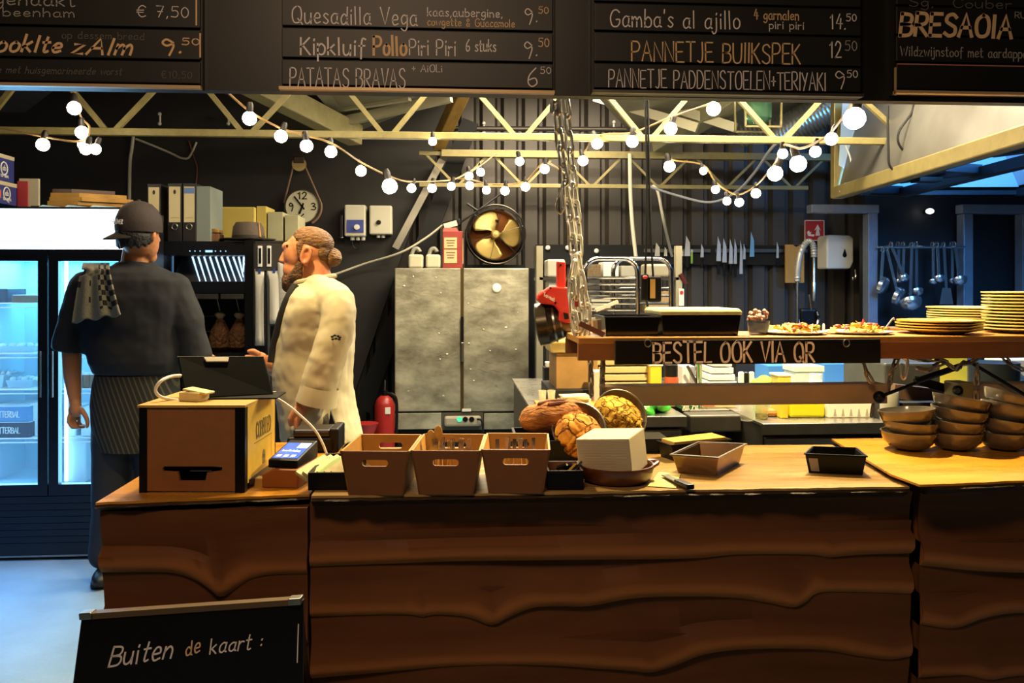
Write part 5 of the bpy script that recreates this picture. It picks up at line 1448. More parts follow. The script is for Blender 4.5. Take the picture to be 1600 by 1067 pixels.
# ------------------------------------------------------------------ wall clock and wall boxes
Y = 7.06; c = W(473, 323, Y); R_ = 27.5 * MPP(473, Y)
t = T('wall_clock', 'round cream wall clock hanging by a strap from a wooden hook', 'clock', c)
m_ck = mat('clock_face', '#c9c2a4', .6); m_strap = mat('strap', '#8b6a56', .6)
MX = Matrix.Rotation(pi / 2, 3, 'X')
MB().lathe([(R_ * .93, 0), (R_ * .93, .02), (.0, .02)], c, 40, MX).obj('face', m_ck, t)
MB().lathe([(R_ * .92, -.01), (R_ * 1.0, -.01), (R_ * 1.0, .03), (R_ * .92, .03)], c, 40, MX, close=True).obj('rim', mat('clock_rim', '#2a221b', .4), t)
b = MB(); f = c + Vector((0, -.022, 0))
for s_, a in (('12', 90), ('3', 0), ('6', -90), ('9', 180)):
    q = f + Vector((R_ * .62 * math.cos(math.radians(a)), 0, R_ * .62 * math.sin(math.radians(a))))
    write(b, s_, q + Vector((-.018 * len(s_), 0, -.028)), (1, 0, 0), (0, 0, 1), .056, .036 * len(s_), .16, jit=0)
b.obj('numerals', m_blk, t, smooth=0)
for a, L, w_ in ((128, .72, .012), (250, .45, .014)):
    MB().bar(f + Vector((-.03 * math.cos(math.radians(a)), -.004, -.03 * math.sin(math.radians(a)))), f + Vector((R_ * L * math.cos(math.radians(a)), -.004, R_ * L * math.sin(math.radians(a)))), w_, .004, up=(0, 1, 0)).obj('hand', m_blk, t, smooth=0)
hk = W(468, 257, Y)
b = MB()
for sg in (-1, 1):
    b.tube([hk + Vector((sg * .05, -.01, -.02)), c + Vector((sg * R_ * 1.04, -.005, R_ * .2))], .008, 6)
b.tube([c + Vector((R_ * 1.06 * math.cos(a), -.005, R_ * 1.06 * math.sin(a))) for a in [math.radians(12 - 8 * k) for k in range(10)]], .01, 6)
b.obj('strap', m_strap, t)
b = MB(); b.lathe([(.058, 0), (.058, .03), (.0, .034)], hk, 24, MX); b.obj('wooden_hook', mat('hook_wood', '#b39a62', .5), t)
MB().cbox(hk + Vector((0, -.03, .035)), (.09, .02, .06)).obj('hook_bracket', mat('bracket_brown', '#3f2a1d', .5), t, bevel=.01)
Y = 7.0
def wallbox(x0, y0, x1, y1, lab, m, front):
    p = W(x0, y1, Y); q = W(x1, y0, Y)
    t = T('control_box', lab, 'control box', ((p.x + q.x) / 2, Y, p.z), 'wall control boxes')
    MB().box(p.x, q.x, Y, Y + .14, p.z, q.z).obj('housing', m, t, smooth=0, bevel=.012)
    return t, p, q
t, p, q = wallbox(538, 320, 571, 369, 'white control box with blue front and dial, beside the clock', m_cream if False else mat('box_white', '#c2bda8', .5), 1)
MB().box(p.x + .02, q.x - .015, Y - .006, Y, p.z + .03, p.z + (q.z - p.z) * .52).obj('blue_front', mat('box_blue', '#34438a', .4), t, smooth=0)
MB().lathe([(.024, 0), (.022, .02), (.0, .022)], Vector((p.x + (q.x - p.x) * .6, Y - .006, p.z + .075)), 18, MX).obj('dial', m_white, t)
for k in range(3): MB().cyl((p.x + .06 + .045 * k, Y + .06, p.z), (p.x + .06 + .045 * k, Y + .06, p.z - .03), .018, seg=12).obj('gland', m_white, t)
t, p, q = wallbox(577, 321, 612, 366, 'plain white control box with one black button, right of the blue fronted one', mat('box_white', '#c2bda8', .5), 0)
MB().lathe([(.02, 0), (.018, .015), (.0, .016)], Vector((p.x + (q.x - p.x) * .42, Y, p.z + .1)), 18, MX).obj('button', m_blk, t)
for k in range(2): MB().cyl((p.x + .07 + .04 * k, Y + .06, p.z), (p.x + .07 + .04 * k, Y + .06, p.z - .025), .016, seg=12).obj('gland', m_white, t)
tt = T('wall_phone', 'narrow black device on the wall left of the control boxes', 'device', W(533, 372, Y))
px_box(529, 335, 536, 374, Y, .1).obj('handset', m_blk, tt, smooth=0, bevel=.01)
MB().ell(W(533, 371, Y - .01), (.022, .012, .008)).obj('cradle', m_steel, tt)
cable([(549, 369, 7.06), (552, 385, 7.06), (560, 388, 7.06), (566, 369, 7.06)], .005, 'cable', 'black cable looping under the blue fronted control box', m_cable)
# ------------------------------------------------------------------ the man in the cap, seen from behind
m_skin = mat('skin_tan', '#b5794f', .55, var=.12, vscale=14, bump=.05, bscale=90)
m_skin2 = mat('skin_fair', '#c98a62', .55, var=.15, vscale=16, bump=.05, bscale=90, col2='#b56a48')
m_tee = mat('tee_charcoal', '#17171b', .85, var=.15, vscale=18, bump=.6, bscale=5, bdet=1)
m_trs = mat('trousers_navy', '#1d1f27', .8, var=.15, bump=.4, bscale=8)
m_capf = mat('cap_brown', '#2b211e', .8, var=.1, bump=.1, bscale=120)
m_hairb = mat('hair_black', '#0e0c0c', .6, bump=.5, bscale=90)
m_shoe = mat('shoe_black', '#0b0b0c', .5)
def rings_px(b, rows, Y, ry, n=28, sk=0.0, yaw=0.0):
    rg = []
    for row in rows:
        y, x0, x1 = row[:3]
        c = W((x0 + x1) / 2, y, Y + (row[3] if len(row) > 3 else 0)); hw = (x1 - x0) / 2 * MPP((x0 + x1) / 2, Y)
        r2 = row[4] if len(row) > 4 else ry
        ring = []
        for k in range(n):
            a = 2 * pi * k / n
            ca, sa = math.cos(a), math.sin(a)
            ca = math.copysign(abs(ca) ** .85, ca); sa = math.copysign(abs(sa) ** .85, sa)
            ring.append(c + Vector((hw * ca, r2 * sa, sk * ca * hw)))
        rg.append(ring)
    return b.loft(rg)
Y1 = 4.24
foot = W(163, 862, Y1)
man = T('person', 'person seen from behind in dark tee and backward cap, reaching right beside the cooler', 'person', (W(205, 600, Y1).x, Y1, 0))
hc = W(217, 362, Y1 - .02)
b = MB()
b.ell(hc, (.092, .102, .125))
fd = Vector((.42, .91, 0))                                   # where the face looks
b.ell(hc + fd * .045 + Vector((0, 0, -.055)), (.062, .062, .085))
b.cap(hc + fd * .098 + Vector((0, 0, -.005)), .014, hc + fd * .122 + Vector((0, 0, -.035)), .015)   # nose
b.cap(hc + fd * .07 + Vector((0, 0, -.125)), .032, hc + fd * .075 + Vector((0, 0, -.120)), .032)     # chin
b.cap(hc + fd * .09 + Vector((.02, -.02, .02)), .02, hc + fd * .09 + Vector((-.02, .02, .02)), .02)  # brow
b.ell(hc + Vector((.082, -.038, -.022)), (.012, .022, .034), Euler((0, .15, .5)).to_matrix())        # right ear
b.ell(hc + Vector((-.05, .085, -.022)), (.022, .012, .034))
b.cap(W(213, 385, Y1 + .01), .060, W(209, 425, Y1 + .02), .068)
b.cap(W(155, 448, Y1), .05, W(258, 448, Y1), .05)
b.cap(W(130, 462, Y1), .045, W(112, 545, Y1), .045)            # left upper arm
b.cap(W(112, 545, Y1), .047, W(113, 585, Y1 - .02), .042); b.cap(W(113, 585, Y1 - .02), .042, W(118, 632, Y1 - .04), .027)
b.cap(W(276, 468, Y1), .045, W(300, 545, Y1), .042); b.cap(W(300, 545, Y1), .042, W(345, 575, Y1 + .16), .03)
rings_px(b, [(430, 140, 268), (500, 140, 272), (580, 155, 265), (640, 155, 262)], Y1, .10)
def finger(b, pts, r):
    for i in range(len(pts) - 1):
        b.cap(pts[i], r[i], pts[i + 1], r[i + 1], 10)
# left hand, hanging, curled
Yh = Y1 - .05
b.ell(W(118, 641, Yh), (.036, .022, .034)); b.cap(W(118, 632, Yh), .026, W(119, 642, Yh), .03)
for x0, dy, ex in ((108, 0, 0), (112, .016, 4), (117, .03, 8)):
    finger(b, [W(x0, 650, Yh + dy - .01), W(x0 - 1, 660, Yh + dy - .012), W(x0 + 5, 668, Yh + dy), W(x0 + 12 + ex * .3, 667, Yh + dy + .012)], [.0105, .0095, .009, .008])
finger(b, [W(122, 650, Yh + .04), W(124, 660, Yh + .045), W(127, 665, Yh + .05), W(131, 664, Yh + .052)], [.010, .009, .0085, .0075])
finger(b, [W(127, 640, Yh - .012), W(134, 650, Yh - .02), W(137, 659, Yh - .02), W(136, 667, Yh - .016)], [.014, .012, .0105, .009])   # thumb
# right hand resting forward
pr = W(350, 577, Y1 + .19)
b.ell(pr, (.04, .035, .02))
for k in range(4):
    finger(b, [pr + Vector((.03, .03 - .018 * k, 0)), pr + Vector((.055 + .006 * (k % 2), .032 - .018 * k, -.006)), pr + Vector((.075, .032 - .018 * k, -.02))], [.0095, .009, .008])
finger(b, [pr + Vector((0, -.035, 0)), pr + Vector((.03, -.05, -.005)), pr + Vector((.05, -.045, -.012))], [.012, .0105, .009])
blob(b, 'body', m_skin, man, .0055, 4)
# hair under the cap
b = MB(); b.ell(hc + Vector((-.008, -.012, -.012)), (.097, .104, .085)); b.ell(hc + Vector((-.02, -.06, -.04)), (.065, .045, .038)); b.cap(hc + Vector((.062, -.06, -.02)), .018, hc + Vector((.066, -.052, -.055)), .012)
for k in range(14):
    a = -2.9 + .16 * k
    q = hc + Vector((.09 * math.cos(a), .1 * math.sin(a), -.058)); b.cap(q + Vector((0, 0, .03)), .016, q + Vector((.004 * (-1) ** k, 0, -.008 - .008 * (k % 3))), .008)
blob(b, 'hair', m_hairb, man, .006, 2)
# cap
b = MB(); b.lathe([(.106, -.01), (.109, .02), (.104, .06), (.088, .1), (.06, .13), (.03, .142), (.001, .146)], hc + Vector((0, 0, .006)), 40, Matrix.Scale(1.1, 3, Vector((0, 1, 0))))
b.ell(hc + Vector((0, 0, .152)), (.01, .01, .006))
cp = b.obj('cap', m_capf, man, smooth=60)
bd = Vector((-.80, -.60, 0)); sdv = Vector((.60, -.80, 0))
rg = []
for i in range(9):
    u = i / 8; L = .022 + .055 * math.sin(pi * (.14 + .72 * u))
    a = -1.05 + 2.1 * u
    base = hc + (bd * math.cos(a) + sdv * math.sin(a)) * .092 + Vector((0, 0, -.002)); tip = hc + bd * (.092 * math.cos(a) + L * math.cos(a) * .95) + sdv * .104 * math.sin(a) * 1.05 + Vector((0, 0, -.026 - .016 * math.cos(a)))
    rg.append([base + Vector((0, 0, .004)), tip + Vector((0, 0, .003)), tip - Vector((0, 0, .003)), base - Vector((0, 0, .006))])
MB().loft(rg).obj('brim', m_capf, cp, smooth=50)
tx = Vector((.76, -.65, 0)); o = hc + Vector((-.089, -.092, .030))
write(MB(), 'FLOWER', o, Vector((.84, -.54, 0)), (.05, .1, 1), .022, .072, .17, jit=.05).obj('cap_lettering', m_white, cp, smooth=0)
# tee
b = MB()
rings_px(b, [(409, 186, 236, .01, .072), (416, 174, 248, .01, .09), (426, 148, 268, 0, .125), (438, 124, 287, 0, .15), (465, 121, 292, 0, .165), (500, 130, 288, -.01, .155), (540, 136, 285, -.01, .16), (565, 142, 283, -.01, .16), (582, 150, 279, -.01, .145), (587, 158, 270, -.005, .12)], Y1, .14)
b.cap(W(137, 452, Y1), .092, W(122, 500, Y1 - .01), .086); 
def sleeve(p0, p1, r0, r1):
    d = (p1 - p0); pts = [p0 + d * k / 4 for k in range(5)]
    b.tube(pts, [r0 + (r1 - r0) * k / 4 for k in range(5)], 20)
sleeve(W(122, 490, Y1 - .01), W(108, 550, Y1 - .02), .080, .083)
b.cap(W(270, 454, Y1 - .0), .092, W(290, 505, Y1 - .01), .088)
sleeve(W(289, 500, Y1 - .01), W(305, 562, Y1 + .01), .088, .080)
blob(b, 'tee_shirt', m_tee, man, .009, 5, folds=((.016, .2), (.008, .07)))
# trousers, apron, shoes
b = MB()
rings_px(b, [(575, 158, 270), (600, 152, 272), (640, 148, 272), (680, 147, 270)], Y1, .13)
b.cap(W(178, 670, Y1), .105, W(173, 760, Y1), .09); b.cap(W(173, 760, Y1), .09, W(163, 858, Y1), .07); b.cap(W(163, 850, Y1), .07, W(160, 868, Y1), .068)
b.cap(W(240, 670, Y1), .105, W(241, 760, Y1), .085); b.cap(W(241, 760, Y1), .085, W(240, 860, Y1), .068)
blob(b, 'trousers', m_trs, man, .012, 6, folds=((.014, .14),))
m_apr = mat('apron_stripe', '#27251f', .85)
nt = m_apr.node_tree; p_ = nt.nodes['Principled BSDF']
wv = nt.nodes.new('ShaderNodeTexWave'); wv.bands_direction = 'DIAGONAL'; wv.inputs['Scale'].default_value = 26
tc = nt.nodes.new('ShaderNodeTexCoord'); mp = nt.nodes.new('ShaderNodeMapping'); mp.inputs['Scale'].default_value = (1, 0, .35); nt.links.new(tc.outputs['Object'], mp.inputs['Vector']); nt.links.new(mp.outputs['Vector'], wv.inputs['Vector'])
rp = nt.nodes.new('ShaderNodeValToRGB'); rp.color_ramp.elements[0].color = lin('#1c1b18'); rp.color_ramp.elements[1].color = lin('#45412f'); rp.color_ramp.elements[0].position = .72; rp.color_ramp.elements[1].position = .9
nt.links.new(wv.outputs['Fac'], rp.inputs['Fac']); nt.links.new(rp.outputs['Color'], p_.inputs['Base Color'])
b = MB(); rings_px(b, [(584, 153, 275), (600, 149, 277), (630, 146, 278), (668, 148, 279), (700, 160, 280)], Y1, .145)
b.obj('apron', m_apr, man, smooth=60)
b = MB()
for px in (163, 240):
    f = W(px, 862, Y1); b.ell((f.x + .02, f.y - .0, .045), (.06, .14, .05)); b.box(f.x - .03, f.x + .07, f.y - .1, f.y + .11, 0, .03)
    blob(b, 'shoe', m_shoe, man, .008, 3); b = MB()

# checked towel over his left shoulder
tw = T('towel', 'grey towel with black checks over the shoulder of the capped person', 'towel', W(150, 500, Y1 - .2))
nu, nv = 36, 44
def tf(u, v):
    if v < .18:
        k = (.18 - v) / .18
        x0, x1, y = 127, 171, 421 - 9 * math.sin(k * 1.5); dy = k * .17
        x0 += 3 * k
    else:
        k = (v - .18) / .82
        x0 = 127 - 15 * k ** .8 + (5 if k < .1 else 0); x1 = 171 + 17 * k ** 1.2; y = 421 + 83 * k - 12 * k * u; dy = 0
    Yf = Y1 - .175 + .03 * (1 - u) * (1 if v > .18 else .6) + dy - .02 * (k if v > .18 else 0)
    fold = .011 * math.sin(u * 2 * pi * 2.6 + .8) * (.5 + .6 * v)
    return W(x0 + (x1 - x0) * u, y + 2.5 * math.sin(u * 16) * v, Yf + fold)
b = MB().grid(tf, nu, nv)
b.f = [f for f in b.f]
o = b.obj('cloth', mat('towel_grey', '#7d7766', .95, var=.2, vscale=60, bump=.3, bscale=200), tw, smooth=80)
o.data.materials.append(mat('towel_check', '#1a1714', .95))
for i, pgn in enumerate(o.data.polygons):
    j, k = divmod(i, nu)
    cu = k // 4; cv = j // 4
    if 22 <= k and j < 38 and (cu + cv) % 2 == 0: pgn.material_index = 1
    if k < 4 and 8 <= j < 24 and cv % 2 == 0: pgn.material_index = 1
    if 12 <= k < 14 and 8 <= j < 40 and cv % 3 == 1: pgn.material_index = 1
so = o.modifiers.new('s', 'SOLIDIFY'); so.thickness = .008; so.offset = 0

# ------------------------------------------------------------------ the chef with the bun, in profile
Y2 = 3.35
S2 = MPP(480, Y2)
chef = T('person', 'person in cream chef jacket with beard and hair bun, facing left behind the counter', 'person', (W(495, 600, Y2).x, Y2, 0))
def C(px, py, dy=0): return W(px, py, Y2 + dy)
b = MB()
b.ell(C(484, 390), (.090, .075, .082))
b.ell(C(463, 398), (.048, .060, .075)); b.ell(C(462, 422), (.050, .050, .052))
b.cap(C(449, 386), .022, C(452, 386, .02), .022)
b.cap(C(449, 384, -.028), .013, C(449, 384, .028), .013)                      # brow
b.cap(C(446, 394), .011, C(440, 407), .0125); b.ell(C(443, 408), (.016, .017, .010))   # nose
b.cap(C(448, 418, -.016), .010, C(448, 418, .016), .010); b.cap(C(449, 423, -.013), .010, C(449, 423, .013), .010)   # lips
b.ell(C(478, 399, -.076), (.012, .010, .026), Euler((0, .25, 0)).to_matrix()); b.tube([C(478, 399, -.084) + Vector((.017 * math.cos(a) + .006 * math.sin(a), -.003, .031 * math.sin(a))) for a in [2 * pi * j / 18 for j in range(18)]], .0065, 6, closed=True); b.ell(C(476, 411, -.07), (.010, .008, .011)); b.ell(C(477, 400, .072), (.018, .010, .032))
b.cap(C(488, 408), .062, C(494, 450), .070)
b.cap(C(499, 468, -.13), .05, C(499, 468, .13), .05)
b.cap(C(525, 485, -.19), .045, C(510, 565, -.24), .045); b.cap(C(510, 565, -.24), .043, C(478, 622, -.23), .030)
b.cap(C(500, 485, .18), .045, C(452, 575, .22), .045); b.cap(C(452, 575, .22), .043, C(412, 566, .12), .029)
rings_px(b, [(462, 478, 522), (520, 455, 540), (600, 440, 545), (680, 448, 552)], Y2, .15)
# near hand, down in the pocket
ph = C(470, 640, -.225)
b.ell(ph, (.022, .034, .042))
for k in range(4): finger(b, [ph + Vector((-.006, -.024 + .016 * k, -.03)), ph + Vector((-.012, -.026 + .017 * k, -.062)), ph + Vector((-.002, -.026 + .017 * k, -.085 + .006 * (k % 2)))], [.0095, .009, .008])
finger(b, [ph + Vector((-.018, -.02, .0)), ph + Vector((-.034, -.022, -.03)), ph + Vector((-.034, -.018, -.052))], [.012, .0105, .009])
# far hand, held out over the tablet
pf = C(405, 561, .11)
b.ell(pf, (.036, .03, .03))
for k in range(4): finger(b, [pf + Vector((-.02, -.024 + .016 * k, .006 - .005 * k)), pf + Vector((-.045, -.026 + .016 * k, .012 - .006 * k)), pf + Vector((-.058, -.024 + .016 * k, -.012 - .004 * k))], [.0095, .009, .008])
finger(b, [pf + Vector((-.0, -.02, .024)), pf + Vector((-.018, -.026, .036)), pf + Vector((-.036, -.026, .034))], [.012, .0105, .009])
blob(b, 'body', m_skin2, chef, .0050, 4)
for sg in (-1, 1):
    MB().ell(C(450, 392, .030 * sg), (.010, .010, .008), seg=12, rings=8).obj('eye', mat('eye_white', '#c9c2b8', .2), chef)
    MB().ell(C(447, 392, .031 * sg), (.005, .006, .006), seg=10, rings=8).obj('iris', mat('eye_dark', '#2a1a12', .2), chef)
    MB().cap(C(446, 384, .016 * sg), .005, C(449, 383, .046 * sg), .004).obj('eyebrow', mat('brow_brown', '#6b4524', .8), chef)
m_hair = mat('hair_blond', '#8a5f2e', .6, var=.6, vscale=26, stretch=(1, 1, 3), bump=.8, bscale=60, col2='#4a2c14')
b = MB(); b.ell(C(490, 377), (.083, .080, .058), Euler((0, .26, 0)).to_matrix()); b.ell(C(503, 394), (.040, .066, .050)); b.cap(C(500, 388), .058, C(512, 399), .034)
b.cap(C(468, 383, -.068), .014, C(469, 402, -.066), .010); b.cap(C(468, 383, .068), .014, C(469, 402, .066), .010)
b.cap(C(506, 412), .032, C(512, 424), .012)
for k in range(16):
    a = -1.2 + .16 * k
    b.tube(catmull([C(462, 372 - 3 * math.cos(a), .064 * math.sin(a)), C(480, 358, .072 * math.sin(a) * .9) + Vector((0, 0, -.045 * abs(math.sin(a)) ** 1.5)), C(500, 368, .072 * math.sin(a) * .85) + Vector((0, 0, -.03 * abs(math.sin(a)))), C(511, 396, .03 * math.sin(a))], 5), .008, 6)
hr = blob(b, 'hair', m_hair, chef, .0045, 1)
b = MB(); bc = C(519, 402)
b.ell(bc, (.034, .034, .034))
for k in range(5):
    M = Euler((k * .7, k * 1.1, .3)).to_matrix()
    b.tube([bc + M @ Vector((.031 * math.cos(a), .031 * math.sin(a), .008 * math.sin(2 * a))) for a in [2 * pi * j / 18 for j in range(18)]], .009, 6, closed=True)
blob(b, 'hair_bun', m_hair, hr, .0045, 1)
MB().tube([C(507, 399) + Vector((.003 * math.cos(a), .02 * math.cos(a), .02 * math.sin(a))) for a in [2 * pi * j / 16 for j in range(16)]], .006, 6, closed=True).obj('hair_tie', m_blkm, hr)
m_beard = mat('beard', '#3a2a20', .9, var=.5, vscale=30, bump=1.0, bscale=110, col2='#7a5230')
b = MB()
for sg in (-1, 1):
    b.cap(C(468, 412, .060 * sg), .012, C(463, 430, .052 * sg), .026); b.cap(C(463, 430, .05 * sg), .026, C(455, 440, .02 * sg), .034)
    b.cap(C(447, 414, .008 * sg), .008, C(452, 422, .032 * sg), .010)
b.ell(C(456, 438), (.040, .044, .042)); b.ell(C(452, 446), (.030, .032, .030))
blob(b, 'beard', m_beard, chef, .0045, 2)
# jacket
m_jack = mat('jacket_cream', '#b9ad8e', .8, var=.08, vscale=10, bump=.75, bscale=7, bdet=1)
b = MB()
rings_px(b, [(434, 470, 514, .0, .078), (441, 464, 520, 0, .09), (450, 458, 530, 0, .15), (462, 453, 541, 0, .20), (480, 448, 549, 0, .215), (510, 441, 552, 0, .205), (550, 433, 551, 0, .195), (585, 429, 550, 0, .19), (612, 431, 550, 0, .19), (640, 436, 555, 0, .19), (662, 439, 560, 0, .195), (684, 441, 564, 0, .195)], Y2, .2)
b.tube([C(470, 440), C(469, 436)], .01, 8)
b.cap(C(496, 452, -.07), .062, C(524, 474, -.17), .074); b.cap(C(496, 452, .07), .062, C(510, 474, .17), .074)
b.tube(catmull([C(526, 466, -.17), C(529, 495, -.215), C(521, 532, -.24), C(508, 568, -.25)]), .066, 18)
b.tube(catmull([C(512, 560, -.25), C(500, 595, -.25), C(496, 618, -.245)]), [.064] * 6 + [.066] * 6 + [.068], 18)
b.cap(C(492, 655, -.16), .05, C(480, 640, -.19), .045); b.cap(C(482, 636, -.2), .03, C(468, 670, -.19), .035)   # pocket
b.tube(catmull([C(498, 470, .17), C(470, 520, .22), C(452, 565, .23)]), .068, 16)
b.tube([C(455, 570, .23), C(425, 567, .16)], [.06, .055], 16)
jk = blob(b, 'jacket', m_jack, chef, .0075, 3, folds=((.016, .16), (.009, .055)))
# turned-back cuff, collar, dark placket, vent, emblem
d0, d1 = C(500, 603, -.247), C(494, 630, -.243)
MB().tube([d0, d0 + (d1 - d0) * .5, d1, d1, d0], [.070, .073, .076, .068, .064], 24, cap=False).obj('cuff', m_jack, jk, smooth=60)
MB().tube([C(491, 447, 0) + Vector((.082 * math.cos(a), .088 * math.sin(a), .025 + .016 * math.cos(a))) for a in [2 * pi * j / 28 + .3 for j in range(27)]], .010, 8).obj('collar', m_jack, jk)
m_plk = mat('placket_black', '#120f0e', .8)
MB().tube(catmull([C(463, 447, -.09), C(452, 466, -.11), C(442, 492, -.11), C(435, 520, -.10), C(429, 545, -.09), C(426, 566, -.09)]), .020, 10).obj('placket', m_plk, jk)
b = MB(); P = [C(516, 642, -.198), C(511, 690, -.205), C(533, 690, -.205)]
b.add(P + [p + Vector((0, .02, 0)) for p in P], [(0, 1, 2), (5, 4, 3), (0, 3, 4, 1), (1, 4, 5, 2), (2, 5, 3, 0)])
b.obj('vent', m_plk, jk, smooth=0)
b = MB()
for dx, dz in ((-6, 0), (-2, 2), (3, 1), (6, -1), (0, -3), (-5, -4), (5, -4)):
    p = C(525 + dx, 526 - dz, -.312); b.ell(p, (.006, .003, .004), seg=8, rings=5)
b.obj('sleeve_emblem', m_plk, jk)
# trousers and shoes
b = MB(); rings_px(b, [(650, 452, 552), (690, 450, 560), (740, 452, 560)], Y2, .165)
for dy in (-.1, .1):
    p = C(505, 730, dy); b.cap((p.x, p.y, p.z), .10, (p.x, p.y, .45), .075); b.cap((p.x, p.y, .45), .075, (p.x + .02, p.y, .1), .06)
blob(b, 'trousers', m_blkm, chef, .012, 4)
for dy in (-.1, .1):
    p = C(505, 730, dy); b = MB(); b.ell((p.x - .04, p.y, .045), (.14, .05, .05)); b.box(p.x - .14, p.x + .08, p.y - .045, p.y + .045, 0, .03)
    blob(b, 'shoe', m_shoe, chef, .008, 3)
# ------------------------------------------------------------------ hanging pass shelf with the order sign
YS = 2.78
m_shelf = mat('shelf_wood', '#8a5830', .45, var=.4, vscale=5, stretch=(.3, 2, 3))
m_beam = mat('beam_brown', '#a58d6c', .5, var=.2, vscale=6)
zsh = W(1000, 527, YS).z
xa, xb = W(904, 530, YS).x, W(1760, 530, YS).x
t = T('hanging_shelf', 'long wooden pass shelf hung over the counter, holding plates and tubs', 'shelf', ((xa + xb) / 2, YS, zsh - .065))
MB().box(xa, xb, YS, YS + .34, zsh - .022, zsh).obj('board', mat('shelf_top', '#a9773a', .4, var=.4, vscale=5, stretch=(.3, 2, 3)), t, smooth=0, bevel=.003)
MB().box(xa, xb, YS + .004, YS + .03, zsh - .078, zsh - .022).obj('front_rail', m_shelf, t, smooth=0)
MB().box(xa, xb, YS + .31, YS + .336, zsh - .078, zsh - .022).obj('back_rail', m_shelf, t, smooth=0)
# sign
Y = YS - .012
p = W(962, 570, Y); q = W(1376, 530, Y)
t = T('order_sign', 'black chalk sign with ordering text hanging from the pass shelf', 'sign', ((p.x + q.x) / 2, Y, p.z))
MB().box(p.x, q.x, Y, Y + .010, p.z, q.z).obj('board', m_bgloss, t, smooth=0, bevel=.001)
MB().box(p.x - .003, p.x, Y - .001, Y + .011, p.z, q.z).obj('edge', m_steel, t, smooth=0)
chalk(t, 'BESTEL OOK VIA QR', 1021, 1272, 566.5, 31, mat('chalk_sign', '#e0d2c6', .9), .13, Y=Y, seed=4)
for px in (1012, 1322):
    c = W(px, 536, Y - .003)
    MB().tube([c + Vector((.011 * math.cos(a), -.004, .013 * math.sin(a))) for a in [2 * pi * k / 14 for k in range(14)]], .0022, 6, closed=True).obj('hanging_ring', m_dsteel, t)
# lower beams
def beam(x0, x1, y0, y1, Y, d, name, lab, m=m_beam):
    p = W(x0, y1, Y); q = W(x1, y0, Y)
    return MB().box(p.x, q.x, Y, Y + d, p.z, q.z).thing(name, lab, 'beam', m, smooth=0, bevel=.003)
beam(943, 1387, 600, 635, 2.88, .08, 'hanging_beam', 'long brown beam hanging on chains under the order sign')
beam(1524, 1780, 598, 633, 2.86, .08, 'hanging_beam', 'brown beam with pale bracket hanging at the right edge above the bowls')
p = W(1497, 631, 2.85); q = W(1524, 598, 2.85)
t = T('beam_bracket', 'cream bracket plate with black wheel at the end of the right beam', 'bracket', p)
MB().box(p.x, q.x, 2.85, 2.94, p.z, q.z).obj('plate', m_cream, t, smooth=0, bevel=.006)
c = W(1498, 610, 2.84); MB().cyl(c, c + Vector((0, .012, 0)), .017, seg=18).obj('wheel', m_blk, t); MB().cyl(c + Vector((-.006, -.004, .0)), c + Vector((-.006, .0, 0)), .010, seg=14).obj('eyelet', m_steel, t)

# ------------------------------------------------------------------ chains
m_chain = mat('chain_steel', '#c6c3bb', .22, .6)
m_chaind = mat('chain_dark', '#8a8276', .35, .7)
def chain_mb(pts, L=.034, r=.0036, wd=.42, b=None):
    b = b or MB()
    pts = catmull(pts, 12)
    # resample
    acc = [0]
    for i in range(1, len(pts)): acc.append(acc[-1] + (pts[i] - pts[i - 1]).length)
    pitch = L - 2.6 * r
    n = max(1, int(acc[-1] / pitch))
    def at(s_):
        s_ = min(max(s_, 0), acc[-1])
        for i in range(1, len(acc)):
            if acc[i] >= s_:
                t_ = (s_ - acc[i - 1]) / max(1e-9, acc[i] - acc[i - 1]); return pts[i - 1].lerp(pts[i], t_)
        return pts[-1]
    for k in range(n):
        c = at((k + .5) * pitch); d = (at((k + 1) * pitch) - at(k * pitch)).normalized()
        a, e = frame_from(d, Vector((0.3, -1, 0.2)))
        ang = (pi / 2 * (k % 2)) + .5
        sd = a * math.cos(ang) + e * math.sin(ang)
        hw = L * wd / 2 - r * .5; hl = L / 2 - hw
        ring = []
        for j in range(14):
            an = 2 * pi * j / 14
            ring.append(c + sd * (hw * math.cos(an)) + d * (hw * math.sin(an) + math.copysign(hl, math.sin(an))))
        b.tube(ring, r, 6, closed=True)
    return b
YH = 2.9
t = T('steel_chain', 'thick shiny hoist chain hanging in strands from behind the menu boards', 'chain', W(890, 540, YH))
def chp(L, dy=0): return [W(x, y, YH + dy) for x, y in L]
chain_mb(chp([(862, -395), (867, 120), (868, 150), (873, 210), (882, 280), (890, 340), (897, 400), (905, 455), (914, 500), (918, 540)]), .078, .0062).obj('chain_strand', m_chain, t)
chain_mb(chp([(880, -395), (882, 120), (884, 160), (890, 230), (897, 300), (903, 360), (904, 410), (902, 450), (899, 490), (906, 536)], .03), .078, .0062).obj('chain_strand', m_chain, t)
chain_mb(chp([(902, 400), (909, 440), (917, 480), (915, 505), (905, 535), (900, 500), (898, 455), (900, 410)], -.03), .074, .0060).obj('chain_loop', m_chain, t)
chain_mb(chp([(898, 410), (893, 450), (896, 490), (904, 530)], -.055), .074, .0060).obj('chain_loop', m_chain, t)
MB().tube(catmull(chp([(878, 290), (872, 310), (869, 325), (876, 334), (882, 322), (880, 305)], -.03)), .004, 6).obj('wire_hook', m_chain, t)
c = W(901, 475, YH - .05)
MB().cbox(c, (.012, .006, .02)).obj('red_tag', mat('tag_red', '#a02a25', .5), t, smooth=0)
chain_mb([W(x, y, 2.86) for x, y in ((918, 540), (922, 560), (923, 590), (924, 626))], .046, .0046).thing('chain', 'left one of two dark chains holding the left end of the long beam', 'chain', m_chaind, 'beam chains')
